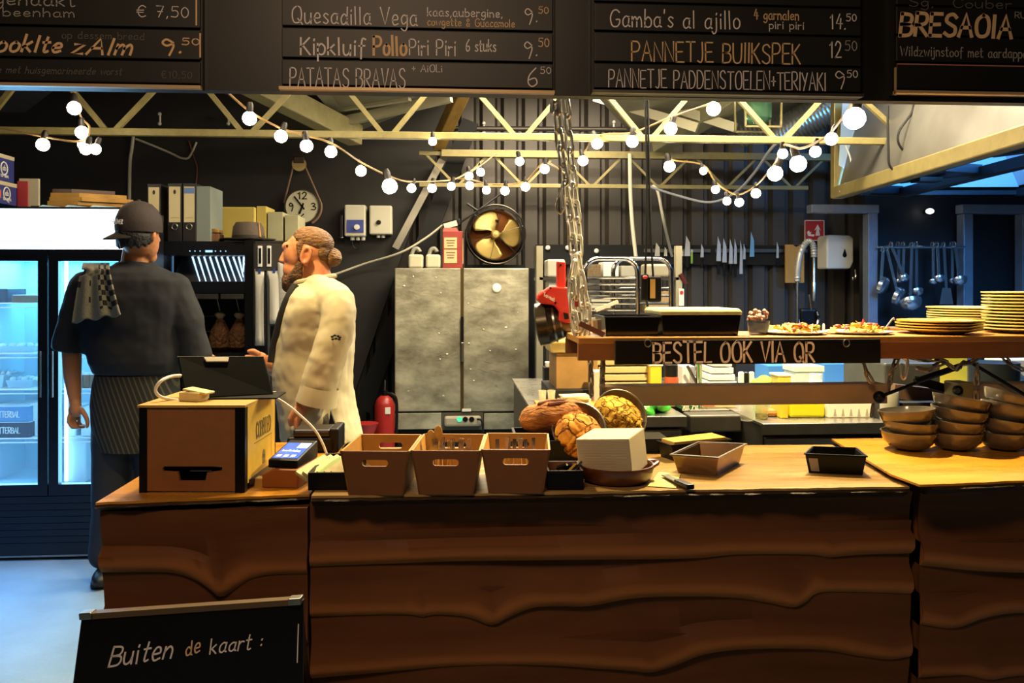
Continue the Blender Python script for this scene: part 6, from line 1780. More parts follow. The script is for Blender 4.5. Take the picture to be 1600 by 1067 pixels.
chain_mb([W(x, y, 2.855) for x, y in ((940, 536), (942, 560), (941, 590), (940, 626))], .040, .0056).thing('chain', 'right one of two dark chains holding the left end of the long beam', 'chain', m_chaind, 'beam chains')
chain_mb([W(x, y, 2.85) for x, y in ((921, 546), (930, 552), (941, 545))], .03, .0035).thing('chain', 'short cross chain joining the two dark chains beside the order sign', 'chain', m_chaind)
MB().tube([W(940, 538, 2.84) + Vector((.010 * math.cos(a), 0, .014 * math.sin(a))) for a in [2 * pi * k / 14 for k in range(14)]], .003, 6, closed=True).thing('eye_hook', 'steel eye hook at the left end of the pass shelf', 'hook', m_chain)
for L, lab in (([(1405, 540), (1408, 548), (1420, 556), (1445, 562), (1468, 562), (1490, 575)], 'dark chain draped left to right under the plates'),
               ([(1405, 544), (1400, 565), (1392, 585), (1387, 620)], 'dark chain dropping to the right end of the long beam'),
               ([(1554, 542), (1540, 550), (1520, 564), (1500, 572), (1496, 590)], 'dark chain rising to the hook under the right plates'),
               ([(1556, 544), (1568, 556), (1580, 570), (1610, 582)], 'dark chain running off at the right picture edge'),
               ([(1527, 570), (1526, 590), (1525, 612), (1526, 630)], 'dark chain in front of the cream bracket'),
               ([(1435, 576), (1450, 578), (1462, 572), (1475, 565)], 'short loose chain end before the grey pan'),
               ([(1350, 570), (1358, 590), (1366, 600)], 'short dark chain under the right end of the order sign'),
               ([(1364, 634), (1362, 648), (1362, 656)], 'single chain links dangling below the long beam')):
    chain_mb([W(x, y, 2.83) for x, y in L], .044, .0046).thing('chain', lab, 'chain', m_chaind, 'chains around the bowls')
for px, py, lab in ((1406, 541, 'left steel hook under the plates'), (1554, 542, 'right steel hook under the plates')):
    c = W(px, py, 2.80); b = MB(); b.tube(catmull([c + Vector((.012, 0, -.02)), c + Vector((.008, 0, 0)), c + Vector((0, 0, .008)), c + Vector((-.010, 0, 0)), c + Vector((-.006, 0, -.014))]), .0042, 8); b.thing('hook', lab, 'hook', m_chain)
c = W(1413, 572, 2.82); b = MB(); b.tube(catmull([c + Vector((-.006, 0, .03)), c + Vector((.008, -.004, .02)), c + Vector((.006, -.004, -.02)), c + Vector((-.003, 0, -.045)), c + Vector((-.012, 0, -.03)), c + Vector((-.008, 0, .01))]), .006, 8); b.thing('carabiner', 'steel carabiner hanging on the chain left of the grey pan', 'carabiner', m_chain)
# gas struts
def strut(a, c, lab, r=.006, big=None):
    t = T('gas_strut', lab, 'strut', a, 'black rods'); b = MB(); b.cyl(a, c, r, seg=10); b.obj('rod', m_blk, t)
    if big: MB().cyl(*big, .011, seg=12).obj('cylinder', m_blk, t)
    MB().ell(a, .021 if big else .008, seg=12, rings=8).obj('ball_end', m_blk, t)
strut(W(1374, 620, 2.82), W(1500, 572, 2.84), 'black rod with thick ball end crossing the beam right of the order sign', big=(W(1430, 596, 2.83), W(1500, 572, 2.84)))
strut(W(1610, 622, 2.82), W(1520, 568, 2.84), 'black rod slanting down to the right picture edge')
MB().bar(W(1432, 594, 2.95), W(1496, 612, 2.95), .03, .03).thing('square_bar', 'short black square bar behind the crossing rod', 'bar', m_blk, smooth=0)

# ------------------------------------------------------------------ plates, tubs and food on the pass shelf
m_plate = mat('plate_yellow', '#c2963a', .25, var=.12, vscale=6, coat=.3)
m_plate2 = mat('plate_cream', '#bda763', .25, var=.12, vscale=6, coat=.3)
def plate_mesh(R, m, nm):
    return MB().lathe([(R * .55, 0), (R * .6, .003), (R * .92, .013), (R, .016), (R, .020), (R * .9, .018), (R * .58, .006), (.001, .005)], (0, 0, 0), 48).obj(nm, m, None, smooth=60)
def stack(px, Y, R, n, dz, m, where):
    base = plate_mesh(R, m, 'plate'); c = W(px, 500, Y)
    for k in range(n):
        o = base if k == 0 else base.copy()
        if k: COL.objects.link(o)
        o.location = (c.x + rnd.uniform(-.003, .003), Y + rnd.uniform(-.003, .003), zsh + .0005 + dz * k)
        pos = 'bottom' if k == 0 else ('top' if k == n - 1 else ('second', 'third', 'fourth', 'fifth', 'sixth', 'seventh', 'eighth', 'ninth', 'tenth', 'eleventh')[k - 1])
        tag(o, f'{"yellow" if m is m_plate else "cream yellow"} plate, {pos} of the {where}', 'plate', 'plates on the pass shelf')
stack(1468, YS + .155, .146, 4, .0098, m_plate, 'wide low stack left of the tall stacks')
stack(1516, YS + .47, .160, 8, .0098, m_plate2, 'middle stack behind the wide low stack')
stack(1606, YS + .165, .152, 12, .0120, m_plate2, 'tall stack at the right picture edge')
MB().box(W(1440, 500, YS + .31).x, xb, YS + .342, YS + .66, zsh - .022, zsh - .0005).thing('rear_shelf', 'plain wooden shelf board behind the pass shelf under the middle plates', 'shelf', m_shelf, smooth=0)
# nacho plates
m_chip = mat('chips_yellow', '#d3a332', .7, var=.35, vscale=40); m_sauce = mat('salsa_red', '#8a2f16', .5, var=.3, vscale=50); m_grn = mat('guac_green', '#7d8f32', .6)
for (px, w_, lab) in ((1238, 52, 'left pale plate heaped with chips and red topping'), (1342, 50, 'right pale plate heaped with chips and red topping')):
    c = W(px, 526, YS + .15); c.z = zsh; R_ = w_ * MPP(px, YS + .15)
    t = T('nacho_plate', lab, 'plate of food', c, 'plates of chips')
    MB().lathe([(R_ * .7, 0), (R_, .008), (R_, .011), (R_ * .7, .004), (.001, .003)], c, 40).obj('plate', mat('plate_pale', '#c9c0a4', .3), t)
    rg = random.Random(px); b = MB(); b2 = MB(); b3 = MB()
    for k in range(46):
        a = rg.uniform(0, 2 * pi); rr = R_ * .82 * rg.random() ** .6
        q = c + Vector((rr * math.cos(a), rr * math.sin(a), .012 + .016 * (1 - rr / R_) + rg.uniform(0, .008)))
        M = Matrix.Translation(q) @ Euler((rg.uniform(-.7, .7), rg.uniform(-.7, .7), rg.uniform(0, 6))).to_matrix().to_4x4()
        s_ = .017
        P = [M @ Vector(v) for v in ((-s_, -s_ * .7, 0), (s_, -s_ * .7, 0), (0, s_, .004))]
        b.add(P + [p - Vector((0, 0, .003)) for p in P], [(0, 1, 2), (5, 4, 3), (0, 3, 4, 1), (1, 4, 5, 2), (2, 5, 3, 0)])
        if k % 3 == 0: b2.ell(q + Vector((0, -.004, .006)), (rg.uniform(.007, .014), .01, .006), seg=8, rings=6)
        if k % 9 == 0: b3.ell(q + Vector((.004, -.006, .004)), (.012, .01, .006), seg=8, rings=6)
    o = b.obj('chips', m_chip, t, smooth=0); o['kind'] = 'stuff'
    o = b2.obj('salsa', m_sauce, t); o['kind'] = 'stuff'
    o = b3.obj('guacamole', m_grn, t); o['kind'] = 'stuff'
c = W(1298, 520, YS + .16); P = [W(1285, 519, YS + .13), W(1309, 519, YS + .13), W(1304, 512, YS + .15)]
b = MB(); P = [W(1288, 520, YS + .12), W(1312, 520, YS + .10), W(1303, 511, YS + .14)]; b.add(P + [p + Vector((0, .004, -.001)) for p in P], [(0, 1, 2), (5, 4, 3), (0, 3, 4, 1), (1, 4, 5, 2), (2, 5, 3, 0)]); b.thing('tortilla_chip', 'large single chip standing between the two chip plates', 'chip', m_chip, smooth=0)
def px_tub(x0, x1, y0, Y, d, m, name, lab, cat, lid=None, lidm=None, taper=.06, zb=None, rim=None):
    zb = zsh if zb is None else zb
    p = W(x0, 500, Y); q = W(x1, y0, Y); w = q.x - p.x
    t = T(name, lab, cat, ((p.x + q.x) / 2, Y + d / 2, zb))
    def rg(s_, z): 
        cx = (p.x + q.x) / 2; h = w / 2 * s_; e = d / 2 * s_; cy = Y + d / 2
        return [Vector((cx - h, cy - e, z)), Vector((cx + h, cy - e, z)), Vector((cx + h, cy + e, z)), Vector((cx - h, cy + e, z))]
    MB().loft([rg(1 - taper, zb), rg(1, q.z), rg(.96, q.z), rg(.96 - taper, zb + .004)]).obj('body', m, t, smooth=0, bevel=.004)
    if lid: MB().loft([rg(1.02, q.z), rg(1.03, q.z + lid * .5), rg(.96, q.z + lid)]).obj('lid', lidm, t, smooth=0, bevel=.003)
    if rim: MB().loft([rg(1.03, q.z - .004), rg(1.04, q.z), rg(.97, q.z), rg(.97, q.z - .004)], closed=True).obj('rim', rim, t, smooth=0)
    return t
m_gl = mat('gloss_black', '#08080a', .15)
px_tub(945, 1031, 494, YS + .06, .2, m_gl, 'black_container', 'glossy black container at the left end of the pass shelf', 'container', rim=mat('rim_blue', '#2b3350', .2))
px_tub(1033, 1158, 492, YS + .05, .24, m_gl, 'black_container', 'larger glossy black container with pale green film lid on the pass shelf', 'container', .022, mat('film_green', '#a8ae86', .3, var=.3, vscale=20))
px_tub(1155, 1172, 524, YS + .02, .03, m_plyp, 'wood_chip_block', 'tiny yellow block beside the glass of red flowers', 'block')
c = W(1185, 526, YS + .12); c.z = zsh
t = T('flower_glass', 'glass of dark red dried flowers on the pass shelf', 'vase', c)
MB().lathe([(.030, 0), (.034, .004), (.040, .05), (.037, .05), (.032, .008), (.001, .006)], c, 24).obj('glass', mat('glass_blue', '#4b5f7c', .08, alpha=.6), t)
b = MB(); rg = random.Random(5)
for k in range(34): b.ell(c + Vector((rg.uniform(-.03, .03), rg.uniform(-.03, .03), .055 + rg.uniform(-.005, .03))), rg.uniform(.006, .01), seg=8, rings=6)
o = b.obj('flowers', mat('flowers_red', '#6b2026', .6, var=.5, vscale=60, col2='#c0a08a'), t); o['kind'] = 'stuff'
px_tub(926, 944, 500, YS + .22, .05, mat('bag_beige', '#a8957c', .7), 'paper_bag', 'crumpled beige bag at the left end of the pass shelf', 'bag', taper=.3)
MB().bar(W(905, 505, YS + .04), W(943, 523, YS + .04), .02, .018).thing('iron_bar', 'dark iron bar leaning at the left end of the pass shelf', 'bar', mat('iron_rust', '#5d3a30', .6), smooth=0)
for px, h, r, m, lab in ((1349, 508, .009, m_white, 'small white bottle with red cap behind the chip plates'), (1287, 508, .005, m_white, 'thin white stick behind the chip plates')):
    c = W(px, 520, YS + .3); c.z = zsh; q = W(px, h, YS + .3); t = T('squeeze_bottle' if r > .006 else 'stick', lab, 'bottle' if r > .006 else 'stick', c)
    MB().lathe([(r, 0), (r, (q.z - zsh)), (r * .6, (q.z - zsh) + .006)], c, 14).obj('body', m, t)
    if r > .006: MB().lathe([(r * .7, q.z - zsh + .004), (r * .3, q.z - zsh + .024)], c, 12).obj('cap', mat('cap_red', '#a8302a', .4), t)
c = W(1380, 526, YS + .2); c.z = zsh; t = T('sauce_cup', 'small metal cup with a spoon beside the low plate stack', 'cup', c)
MB().lathe([(.018, 0), (.024, .02), (.022, .02), (.016, .004)], c, 20).obj('cup', m_steel, t); MB().tube([c + Vector((.005, 0, .012)), c + Vector((.035, 0, .05)), c + Vector((.042, 0, .052))], [.003, .003, .006], 6).obj('spoon', m_steel, t)

# ------------------------------------------------------------------ red hoist, bucket, carton
YR = 3.05
t = T('chain_hoist', 'red lever hoist with grey motor drum hanging beside the chain', 'hoist', W(866, 500, YR))
def outline(pts, Y, th):
    return MB().prism(pts, lambda a, c_: W(a, c_, Y), lambda a, c_: W(a, c_, Y) + Vector((0, th, 0)))
m_red = mat('hoist_red', '#c02a1c', .4, var=.08)
outline([(841, 461), (847, 456), (862, 447), (889, 449), (893, 458), (895, 482), (895, 502), (886, 506), (873, 502), (874, 488), (866, 477), (847, 475), (840, 468)], YR, .07).obj('housing', m_red, t, smooth=0, bevel=.006)
outline([(871, 408), (884, 409), (884, 452), (871, 448)], YR + .015, .04).obj('lever', m_red, t, smooth=0, bevel=.004)
outline([(880, 488), (888, 490), (889, 498), (882, 499)], YR - .002, .01).obj('window', m_blk, t, smooth=0)
MB().cyl(W(884, 448, YR + .08), W(897, 432, YR + .08), .022, seg=14).obj('grip', m_blk, t)
a, c = W(838, 508, YR + .09), W(890, 500, YR + .07)
MB().tube([a, a + (c - a) * .05, a + (c - a) * .35, a + (c - a) * .4, a + (c - a) * .7, c], [.06, .082, .082, .076, .066, .05], 28).obj('motor_drum', mat('drum_bronze', '#4f483c', .3, .85, var=.2), t)
for u in (.52, .72): q = a + (c - a) * u; MB().tube([q, q + (c - a) * .06], .077 if u < .6 else .066, 28).obj('drum_ring', m_steel, t)
MB().cyl(W(852, 484, YR + .06), W(872, 484, YR + .06), .03, seg=14).obj('axle', m_blk, t)
o = W(849, 462, YR - .001); e = W(866, 471, YR - .001)
write(MB(), 'Towest', o, e - o, (.1, 0, 1), .014, (e - o).length, .2).obj('lettering', m_white, t, smooth=0)
for px, py in ((876, 414), (860, 450), (868, 473)): MB().cyl(W(px, py, YR - .004), W(px, py, YR + .02), .004, seg=8).obj('bolt', m_blk, t)

# ------------------------------------------------------------------ kitchen worktop and what stands on it
ZW = .90
m_wt = mat('worktop_steel', '#b0ada5', .28, .9, var=.2, vscale=6, rvar=.08)
def wtable(lab, x0, x1, Yf, Yb, zt=ZW, drawers=0, xmax=None):
    xa, xb = W(x0, 650, Yf).x, W(x1, 650, Yf).x
    if xmax: xb = min(xb, xmax)
    t = T('kitchen_counter', lab, 'counter', ((xa + xb) / 2, (Yf + Yb) / 2, 0), 'steel kitchen counters')
    MB().box(xa, xb, Yf, Yb, zt - .012, zt).obj('worktop', m_wt, t, smooth=0, bevel=.002)
    MB().box(xa, xb, Yf - .002, Yf + .012, zt - .045, zt - .002).obj('front_lip', m_dsteel, t, smooth=0)
    MB().box(xa + .01, xb - .01, Yf + .03, Yb - .02, 0, zt - .012).obj('body', mat('counter_steel_dark', '#5a554d', .4, .7, var=.2), t, smooth=0)
    for k in range(drawers):
        d0 = xa + .015 + (xb - xa - .03) * k / drawers; d1 = xa + .015 + (xb - xa - .03) * (k + 1) / drawers - .01
        d = MB().box(d0, d1, Yf + .01, Yf + .03, .5, zt - .06).obj('drawer', m_dsteel, t, smooth=0, bevel=.003)
        MB().box(d0, d1, Yf - .004, Yf + .011, zt - .085, zt - .065).obj('handle', m_steel, d, smooth=0)
    return xa, xb
wtable('steel kitchen counter at left carrying the cardboard box and green bag', 838, 1073, 3.55, 5.05, drawers=1)
wtable('recessed steel kitchen counter with the sink pan', 1078, 1165, 3.72, 5.05, xmax=W(1192, 650, 3.33).x - .006)
wtable('nearest steel kitchen counter at right with drawers, behind the black tub', 1192, 1700, 3.33, 5.05, drawers=3)
p = W(1078, 676, 3.60); q = W(1186, 648, 3.60)
MB().box(p.x, q.x, 3.60, 3.72, p.z, q.z).thing('sink_pan', 'hanging steel pan in the gap between the kitchen counters', 'pan', m_dsteel, smooth=0, bevel=.008)

def KZ(px, py): return WZ(px, py, ZW)
m_card = mat('cardboard', '#9a7745', .7, var=.25, vscale=12)
def kbox(x0, x1, y0, Y, d, m, name, lab, cat, z0=ZW, group=None, bevel=.004, lid=None):
    p = W(x0, 600, Y); q = W(x1, y0, Y)
    t = T(name, lab, cat, ((p.x + q.x) / 2, Y + d / 2, z0), group)
    MB().box(p.x, q.x, Y, Y + d, z0, q.z).obj('body', m, t, smooth=0, bevel=bevel)
    if lid: MB().box(p.x - .006, q.x + .006, Y - .006, Y + d + .006, q.z, q.z + lid[0]).obj('lid', lid[1], t, smooth=0, bevel=.003)
    return t, p, q
t, p, q = kbox(869, 934, 551, 4.05, .3, m_card, 'cardboard_box', 'brown cardboard box under the cream basin', 'box', z0=ZW + .05)
kbox(860, 950, 609, 3.98, .42, m_blkm, 'box_stand', 'dark flat stand under the cardboard box', 'stand')
Y = 3.98; zt_ = q.z
c0 = W(891, 540, Y + .16); 
def rr(w_, d_, z, cx, cy): return [Vector((cx - w_, cy - d_, z)), Vector((cx + w_, cy - d_, z)), Vector((cx + w_, cy + d_, z)), Vector((cx - w_, cy + d_, z))]
w_ = 44 * MPP(891, Y)
t = T('cream_basin', 'cream plastic basin standing on the cardboard box', 'basin', (c0.x, Y + .16, zt_))
MB().loft([rr(w_ * .8, .12, zt_ + .001, c0.x, Y + .17), rr(w_ * .88, .14, zt_ + .045, c0.x, Y + .17), rr(w_, .16, zt_ + .05, c0.x, Y + .17), rr(w_ * .97, .155, zt_ + .066, c0.x, Y + .17), rr(w_ * .85, .135, zt_ + .06, c0.x, Y + .17), rr(w_ * .76, .11, zt_ + .01, c0.x, Y + .17)]).obj('basin', mat('basin_cream', '#c9b26a', .35), t, smooth=0, bevel=.008)
b = MB(); c = W(854, 594, 4.5); kbox(853, 866, 566, 4.5, .06, m_white, 'white_dispenser', 'small white box on the steel post left of the cardboard box', 'box', z0=ZW + .12)
MB().box(W(850, 600, 4.5).x, W(867, 600, 4.5).x, 4.49, 4.58, ZW, ZW + .12).thing('dark_stand', 'small dark stand under the white box', 'stand', m_blkm, smooth=0)
m_clear = mat('clear_acrylic', '#d6d2b8', .1, alpha=.35)
for x0, x1, y0, lab in ((841, 854, 602, 'left clear plastic cup behind the long loaf'), (855, 868, 601, 'right clear plastic cup behind the long loaf')):
    c = W((x0 + x1) / 2, 622, 3.85); c.z = ZW + .02; r = (x1 - x0) / 2 * MPP(850, 3.85)
    MB().lathe([(r * .75, 0), (r, .06), (r * .93, .06), (r * .7, .003)], c, 20).thing('clear_cup', lab, 'cup', m_clear, 'clear cups', smooth=60)
p = W(842, 632, 3.72); q = W(945, 628, 3.72)
MB().box(p.x, q.x, 3.66, 3.95, ZW, ZW + .02).thing('cutting_board', 'orange wooden cutting board behind the breads', 'cutting board', mat('board_orange', '#bf7f2e', .5, var=.3, vscale=8), smooth=0, bevel=.004)
b = MB(); rg = random.Random(2); c = W(898, 615, 3.86)
for k in range(5): b.cbox((c.x + rg.uniform(-.01, .01), 3.86, ZW + .024 + .007 * k), (.13, .1, .006), Euler((0, rg.uniform(-.04, .04), rg.uniform(-.2, .2))))
o = b.thing('plastic_bags', 'flat pile of clear plastic bags before the cardboard box', 'bags', mat('bag_clear', '#c4c0a0', .3), smooth=0); o['kind'] = 'stuff'
kbox(928, 943, 580, 3.9, .1, mat('tub_pink', '#c3a79c', .4), 'pink_tub', 'tall pinkish tub between the two dark chains', 'tub', z0=ZW)
# trays left of the sign
for k in range(6):
    p = W(932, 600, 4.2); q = W(1020, 600, 4.2)
    MB().box(p.x + .01 * (k % 2), q.x + .012 * (k % 3), 4.2, 4.5, ZW + .012 * 0 + .04 * k, ZW + .032 + .04 * k).thing('sheet_tray', ('bottom', 'second', 'third', 'fourth', 'fifth', 'top')[k] + ' cream tray in the stack left of the order sign', 'tray', mat('tray_cream', '#b3a274', .5), 'stacked cream trays', smooth=0, bevel=.004)
Yk = 4.15
kbox(1016, 1034, 572, Yk, .08, mat('tub_yellow2', '#d0a92a', .4), 'yellow_tub', 'yellow tub under the left half of the order sign', 'tub', lid=(.012, m_white))
def kjar(px, y0, Y, r_px, m, name, lab, cat, lidm=None, z0=ZW, taper=.9, lid=.25):
    c = W(px, 590, Y); c.z = z0; h = W(px, y0, Y).z - z0; r = r_px * MPP(px, Y)
    t = T(name, lab, cat, c)
    MB().lathe([(r * .9, 0), (r, .008), (r, h * (1 - lid)), (r * taper, h * (1 - lid * .8)), (r * taper * .9, h * (1 - lid))], c, 24).obj('body', m, t)
    if lidm: MB().lathe([(r * taper, h * (1 - lid * .8)), (r * taper, h), (.001, h)], c, 24).obj('lid', lidm, t)
kjar(1049, 570, Yk, 11, mat('sauce_orange', '#a5482a', .3), 'sauce_jar', 'orange sauce jar with black lid beside the yellow tub', 'jar', m_blk, lid=.45)
kbox(1066, 1086, 572, Yk + .05, .1, m_white, 'white_carton', 'white carton left of the tap', 'carton')
c = KZ(1010, 602); 
t = T('clear_tray', 'clear tray of green leaves on the counter behind the long beam', 'tray', (W(1010, 600, 3.9).x, 3.95, ZW))
p = W(955, 600, 3.82); q = W(1072, 596, 3.82)
MB().box(p.x, q.x, 3.82, 4.08, ZW, ZW + .055).obj('tray', mat('tray_clear', '#c9c39a', .2, alpha=.75), t, smooth=0, bevel=.01)
b = MB(); rg = random.Random(8)
for k in range(26): b.ell((p.x + .05 + rg.random() * .16, 3.86 + rg.random() * .12, ZW + .055 + rg.random() * .02), (.03, .018, .006), Euler((rg.uniform(-1, 1), rg.uniform(-1, 1), 0)).to_matrix(), seg=8, rings=6)
o = b.obj('leaves', mat('leaf_green', '#86a03a', .6, var=.4), t); o['kind'] = 'stuff'
c = W(1092, 590, Yk); c.z = ZW; t = T('tap', 'short steel tap behind the middle of the long beam', 'tap', c)
MB().tube(catmull([c, c + Vector((0, 0, .2)), c + Vector((-.01, -.03, .27)), c + Vector((-.02, -.12, .27)), c + Vector((-.02, -.13, .22))]), .016, 10).obj('spout', m_chrome, t); MB().tube([c + Vector((0, 0, .05)), c + Vector((-.06, 0, .16))], .008, 8).obj('lever', m_dsteel, t)
c = W(1107, 596, 3.95); c.z = ZW; MB().lathe([(.06, 0), (.088, .07), (.09, .075), (.084, .075), (.06, .01)], c, 36).thing('steel_bowl', 'round steel bowl right of the tap', 'bowl', m_steel, smooth=60)
for k in range(5):
    p = W(1102, 600, 4.25); q = W(1150, 600, 4.25)
    MB().box(p.x + .01 * k, q.x + .012 - .008 * k, 4.25, 4.5, ZW + .036 * k, ZW + .03 + .036 * k).thing('white_tray', ('bottom', 'second', 'third', 'fourth', 'top')[k] + ' white tray in the stack right of the tap', 'tray', m_white, 'stacked white trays', smooth=0, bevel=.004)
for k, px in enumerate((1158, 1166, 1174)): kjar(px, 573, Yk, 4.5, m_blk if k == 1 else m_white, 'squeeze_bottle', ('left white', 'middle dark', 'right white')[k] + ' narrow bottle under the middle of the order sign', 'bottle', None, lid=.2, taper=.5)
b = MB(); c = W(1189, 590, 4.05); rg = random.Random(4)
for k in range(7): b.ell((c.x + rg.uniform(-.03, .03), 4.05, ZW + .02 + rg.uniform(0, .09)), (.035, .05, .018), Euler((rg.uniform(-.6, .6), rg.uniform(-.8, .8), 0)).to_matrix(), seg=10, rings=6)
blob(b, 'green_cloth', mat('cloth_green', '#7fae2e', .8), None, .008, 2); o = bpy.data.objects['green_cloth']; tag(o, 'crumpled bright green cloth under the order sign', 'cloth')
m_blue = mat('crate_blue', '#3f7fc4', .4)
kbox(1200, 1240, 571, 4.4, .2, m_blue, 'blue_crate', 'left blue crate behind the white lidded tubs', 'crate')
kbox(1288, 1334, 568, 4.3, .2, m_blue, 'blue_crate', 'right blue crate under the blank part of the order sign', 'crate')
kbox(1216, 1236, 588, 4.0, .1, mat('tub_mustard', '#c2a63c', .4), 'mustard_tub', 'low mustard tub before the left blue crate', 'tub', lid=(.01, m_cond))
kbox(1243, 1286, 581, 4.12, .15, m_clear if False else mat('tub_milky', '#a9b8b8', .3), 'lidded_tub', 'milky tub with stacked pale lids beside the right blue crate', 'tub', lid=(.03, mat('lid_pale', '#b6c4b8', .4)))
kjar(1274, 584, 3.98, 10, m_white, 'white_tub', 'small round white tub with flat lid under the order sign', 'tub', m_white)
kbox(1335, 1354, 574, 4.1, .1, m_cond, 'cream_tub', 'cream tub right of the right blue crate', 'tub', bevel=.015)
kjar(1378, 560, 4.3, 8, mat('bottle_green', '#1f3b33', .2), 'green_bottle', 'dark green bottle behind the chains right of the sign', 'bottle', m_blk)
# items visible under the long beam
b = MB(); c = W(1008, 648, 3.62); rg = random.Random(6)
for k in range(16): b.ell((c.x + rg.uniform(-.13, .13), 3.66 + rg.uniform(-.04, .06), ZW + .02 + rg.uniform(0, .035)), (rg.uniform(.04, .07), .045, .022), Euler((rg.uniform(-.5, .5), rg.uniform(-.5, .5), rg.uniform(0, 3))).to_matrix(), seg=10, rings=7)
o = blob(b, 'green_bag', mat('bag_green', '#3fa32a', .3, var=.2, vscale=14, bump=.5, bscale=14), None, .007, 1); tag(o, 'bright green plastic bag lying under the long beam', 'bag')
kbox(1063, 1094, 622, 3.74, .1, mat('carton_green', '#1f5a33', .5), 'green_carton', 'dark green carton with white percent lettering under the long beam', 'carton')
write(MB(), '20% 25%', W(1066, 641, 3.738), (1, 0, 0), (0, 0, 1), .028, .075, .16).obj('lettering', m_white, bpy.data.objects['green_carton'], smooth=0)
t, p, q = kbox(1097, 1150, 630, 3.78, .14, mat('tub_clear2', '#b7aa84', .3), 'lidded_tub', 'clear low tub with orange label and white lid under the long beam', 'tub', lid=(.012, m_white))
MB().box(p.x + .004, p.x + .06, 3.777, 3.78, ZW + .01, ZW + .035).obj('orange_label', mat('label_orange', '#c8633a', .5), t, smooth=0)
kjar(1167, 622, 3.42, 10, m_clear, 'glass_jar', 'clear glass jar with white lid under the long beam', 'jar', m_white)
for nm in (): pass
kjar(1190, 618, 3.46, 10, mat('glass_oil', '#b5a860', .1, alpha=.5), 'glass_jar', 'glass jar with dark bottom under the long beam', 'jar', None)
c = W(1190, 655, 3.46); MB().lathe([(.026, 0), (.027, .012), (.001, .013)], Vector((c.x, 3.46, ZW + .0085)), 18).obj('dark_sauce', m_blk, bpy.data.objects['glass_jar.001'])
t, p, q = kbox(1220, 1232, 628, 3.46, .12, mat('carton_yellow', '#c9b028', .5), 'yellow_carton', 'yellow carton left of the bright yellow tub', 'carton')
kbox(1234, 1290, 625, 3.47, .15, mat('tub_bright', '#cbc21e', .25), 'yellow_container', 'bright yellow translucent container under the long beam', 'container', bevel=.012)
t, p, q = kbox(1294, 1364, 622, 3.46, .1, m_white, 'white_carton', 'white carton with small grey pictograms under the long beam', 'carton')
for k in range(5):
    c = W(1305 + k * 12.5, 650, 3.458); b = MB(); b.lathe([(.007, 0), (.004, .012), (.0015, .03)], (0, 0, 0), 8, Matrix.Scale(.2, 3, Vector((0, 1, 0)))); 
    o = MB().prism([(c.x - .007, c.z), (c.x + .007, c.z), (c.x + .002, c.z + .03), (c.x - .002, c.z + .03)], lambda a, z: Vector((a, 3.459, z)), lambda a, z: Vector((a, 3.4605, z))).obj('pictogram', mat('print_light', '#9a958c', .7), t, smooth=0)
kbox(1365, 1384, 645, 3.46, .12, mat('box_lightblue', '#6fa8c8', .5), 'blue_box', 'light blue box beside the white carton under the chain', 'box')
kbox(1195, 1218, 640, 3.5, .06, mat('bread_roll', '#a8733a', .7, var=.3), 'bread_roll', 'brown bread roll beside the glass jars', 'bread', bevel=.02)
# right under the plates
kbox(1382, 1470, 567, 3.6, .4, mat('grill_grey', '#4a4b48', .4, .5, var=.3), 'contact_grill', 'grey machine behind the chains under the plates', 'machine', bevel=.01)
kbox(1452, 1512, 555, 4.1, .2, mat('carton_yellow', '#c9b028', .5), 'yellow_box', 'bright yellow box behind the chains under the plates', 'box')
kjar(1553, 562, 3.7, 36, mat('pot_dark', '#23282b', .35, .4), 'cooking_pot', 'large dark pot behind the right chains', 'pot', None, lid=.05)
kbox(1580, 1640, 562, 3.75, .2, m_white, 'white_carton', 'white carton at the right picture edge behind the chains', 'carton')
MB().bar(W(1392, 610, 3.46), W(1496, 622, 3.46), .06, .06).thing('wooden_block', 'brown slanting wooden block behind the crossing rod', 'block', mat('block_brown', '#5d4634', .5, var=.3), smooth=0)
kbox(1384, 1500, 628, 3.36, .2, m_blkm, 'dark_tray', 'dark tray behind the bowls under the slanting block', 'tray')
kjar(1390, 600, 3.36, 14, mat('mug_grey', '#8a887c', .4), 'grey_mug', 'grey mug behind the leftmost bowls', 'mug', None)
# ------------------------------------------------------------------ battered steel cabinet and what stands on it
YB2 = 6.6
m_scr = mat('steel_battered', '#c9c2a6', .36, .55, var=.55, vscale=3.2, bump=.35, bscale=7, stretch=(1, 1, 1.6), col2='#7d7663', contrast=(.34, .66), rvar=.16)
def PB(x0, y0, x1, y1, Y, d):
    p = W(x0, y1, Y); q = W(x1, y0, Y)
    return (p.x, q.x, Y, Y + d, p.z, q.z)
c = W(722, 672, YB2)
t = T('steel_cabinet', 'battered two door steel cabinet against the corrugated wall', 'cabinet', (c.x, YB2 + .3, 0))
x0, x1, _, _, z0, z1 = PB(616, 419, 827, 672, YB2, .6)
MB().box(x0, x1, YB2 + .02, YB2 + .62, z0, z1).obj('body', m_dsteel, t, smooth=0)
MB().box(x0 + .03, x1 - .03, YB2 + .05, YB2 + .6, 0.0, z0).obj('plinth', m_blkm, t, smooth=0)
MB().box(x1, x1 + .05, YB2 + .06, YB2 + .6, 0, z1 + .0).obj('side_shadow_panel', m_blk, t, smooth=0)
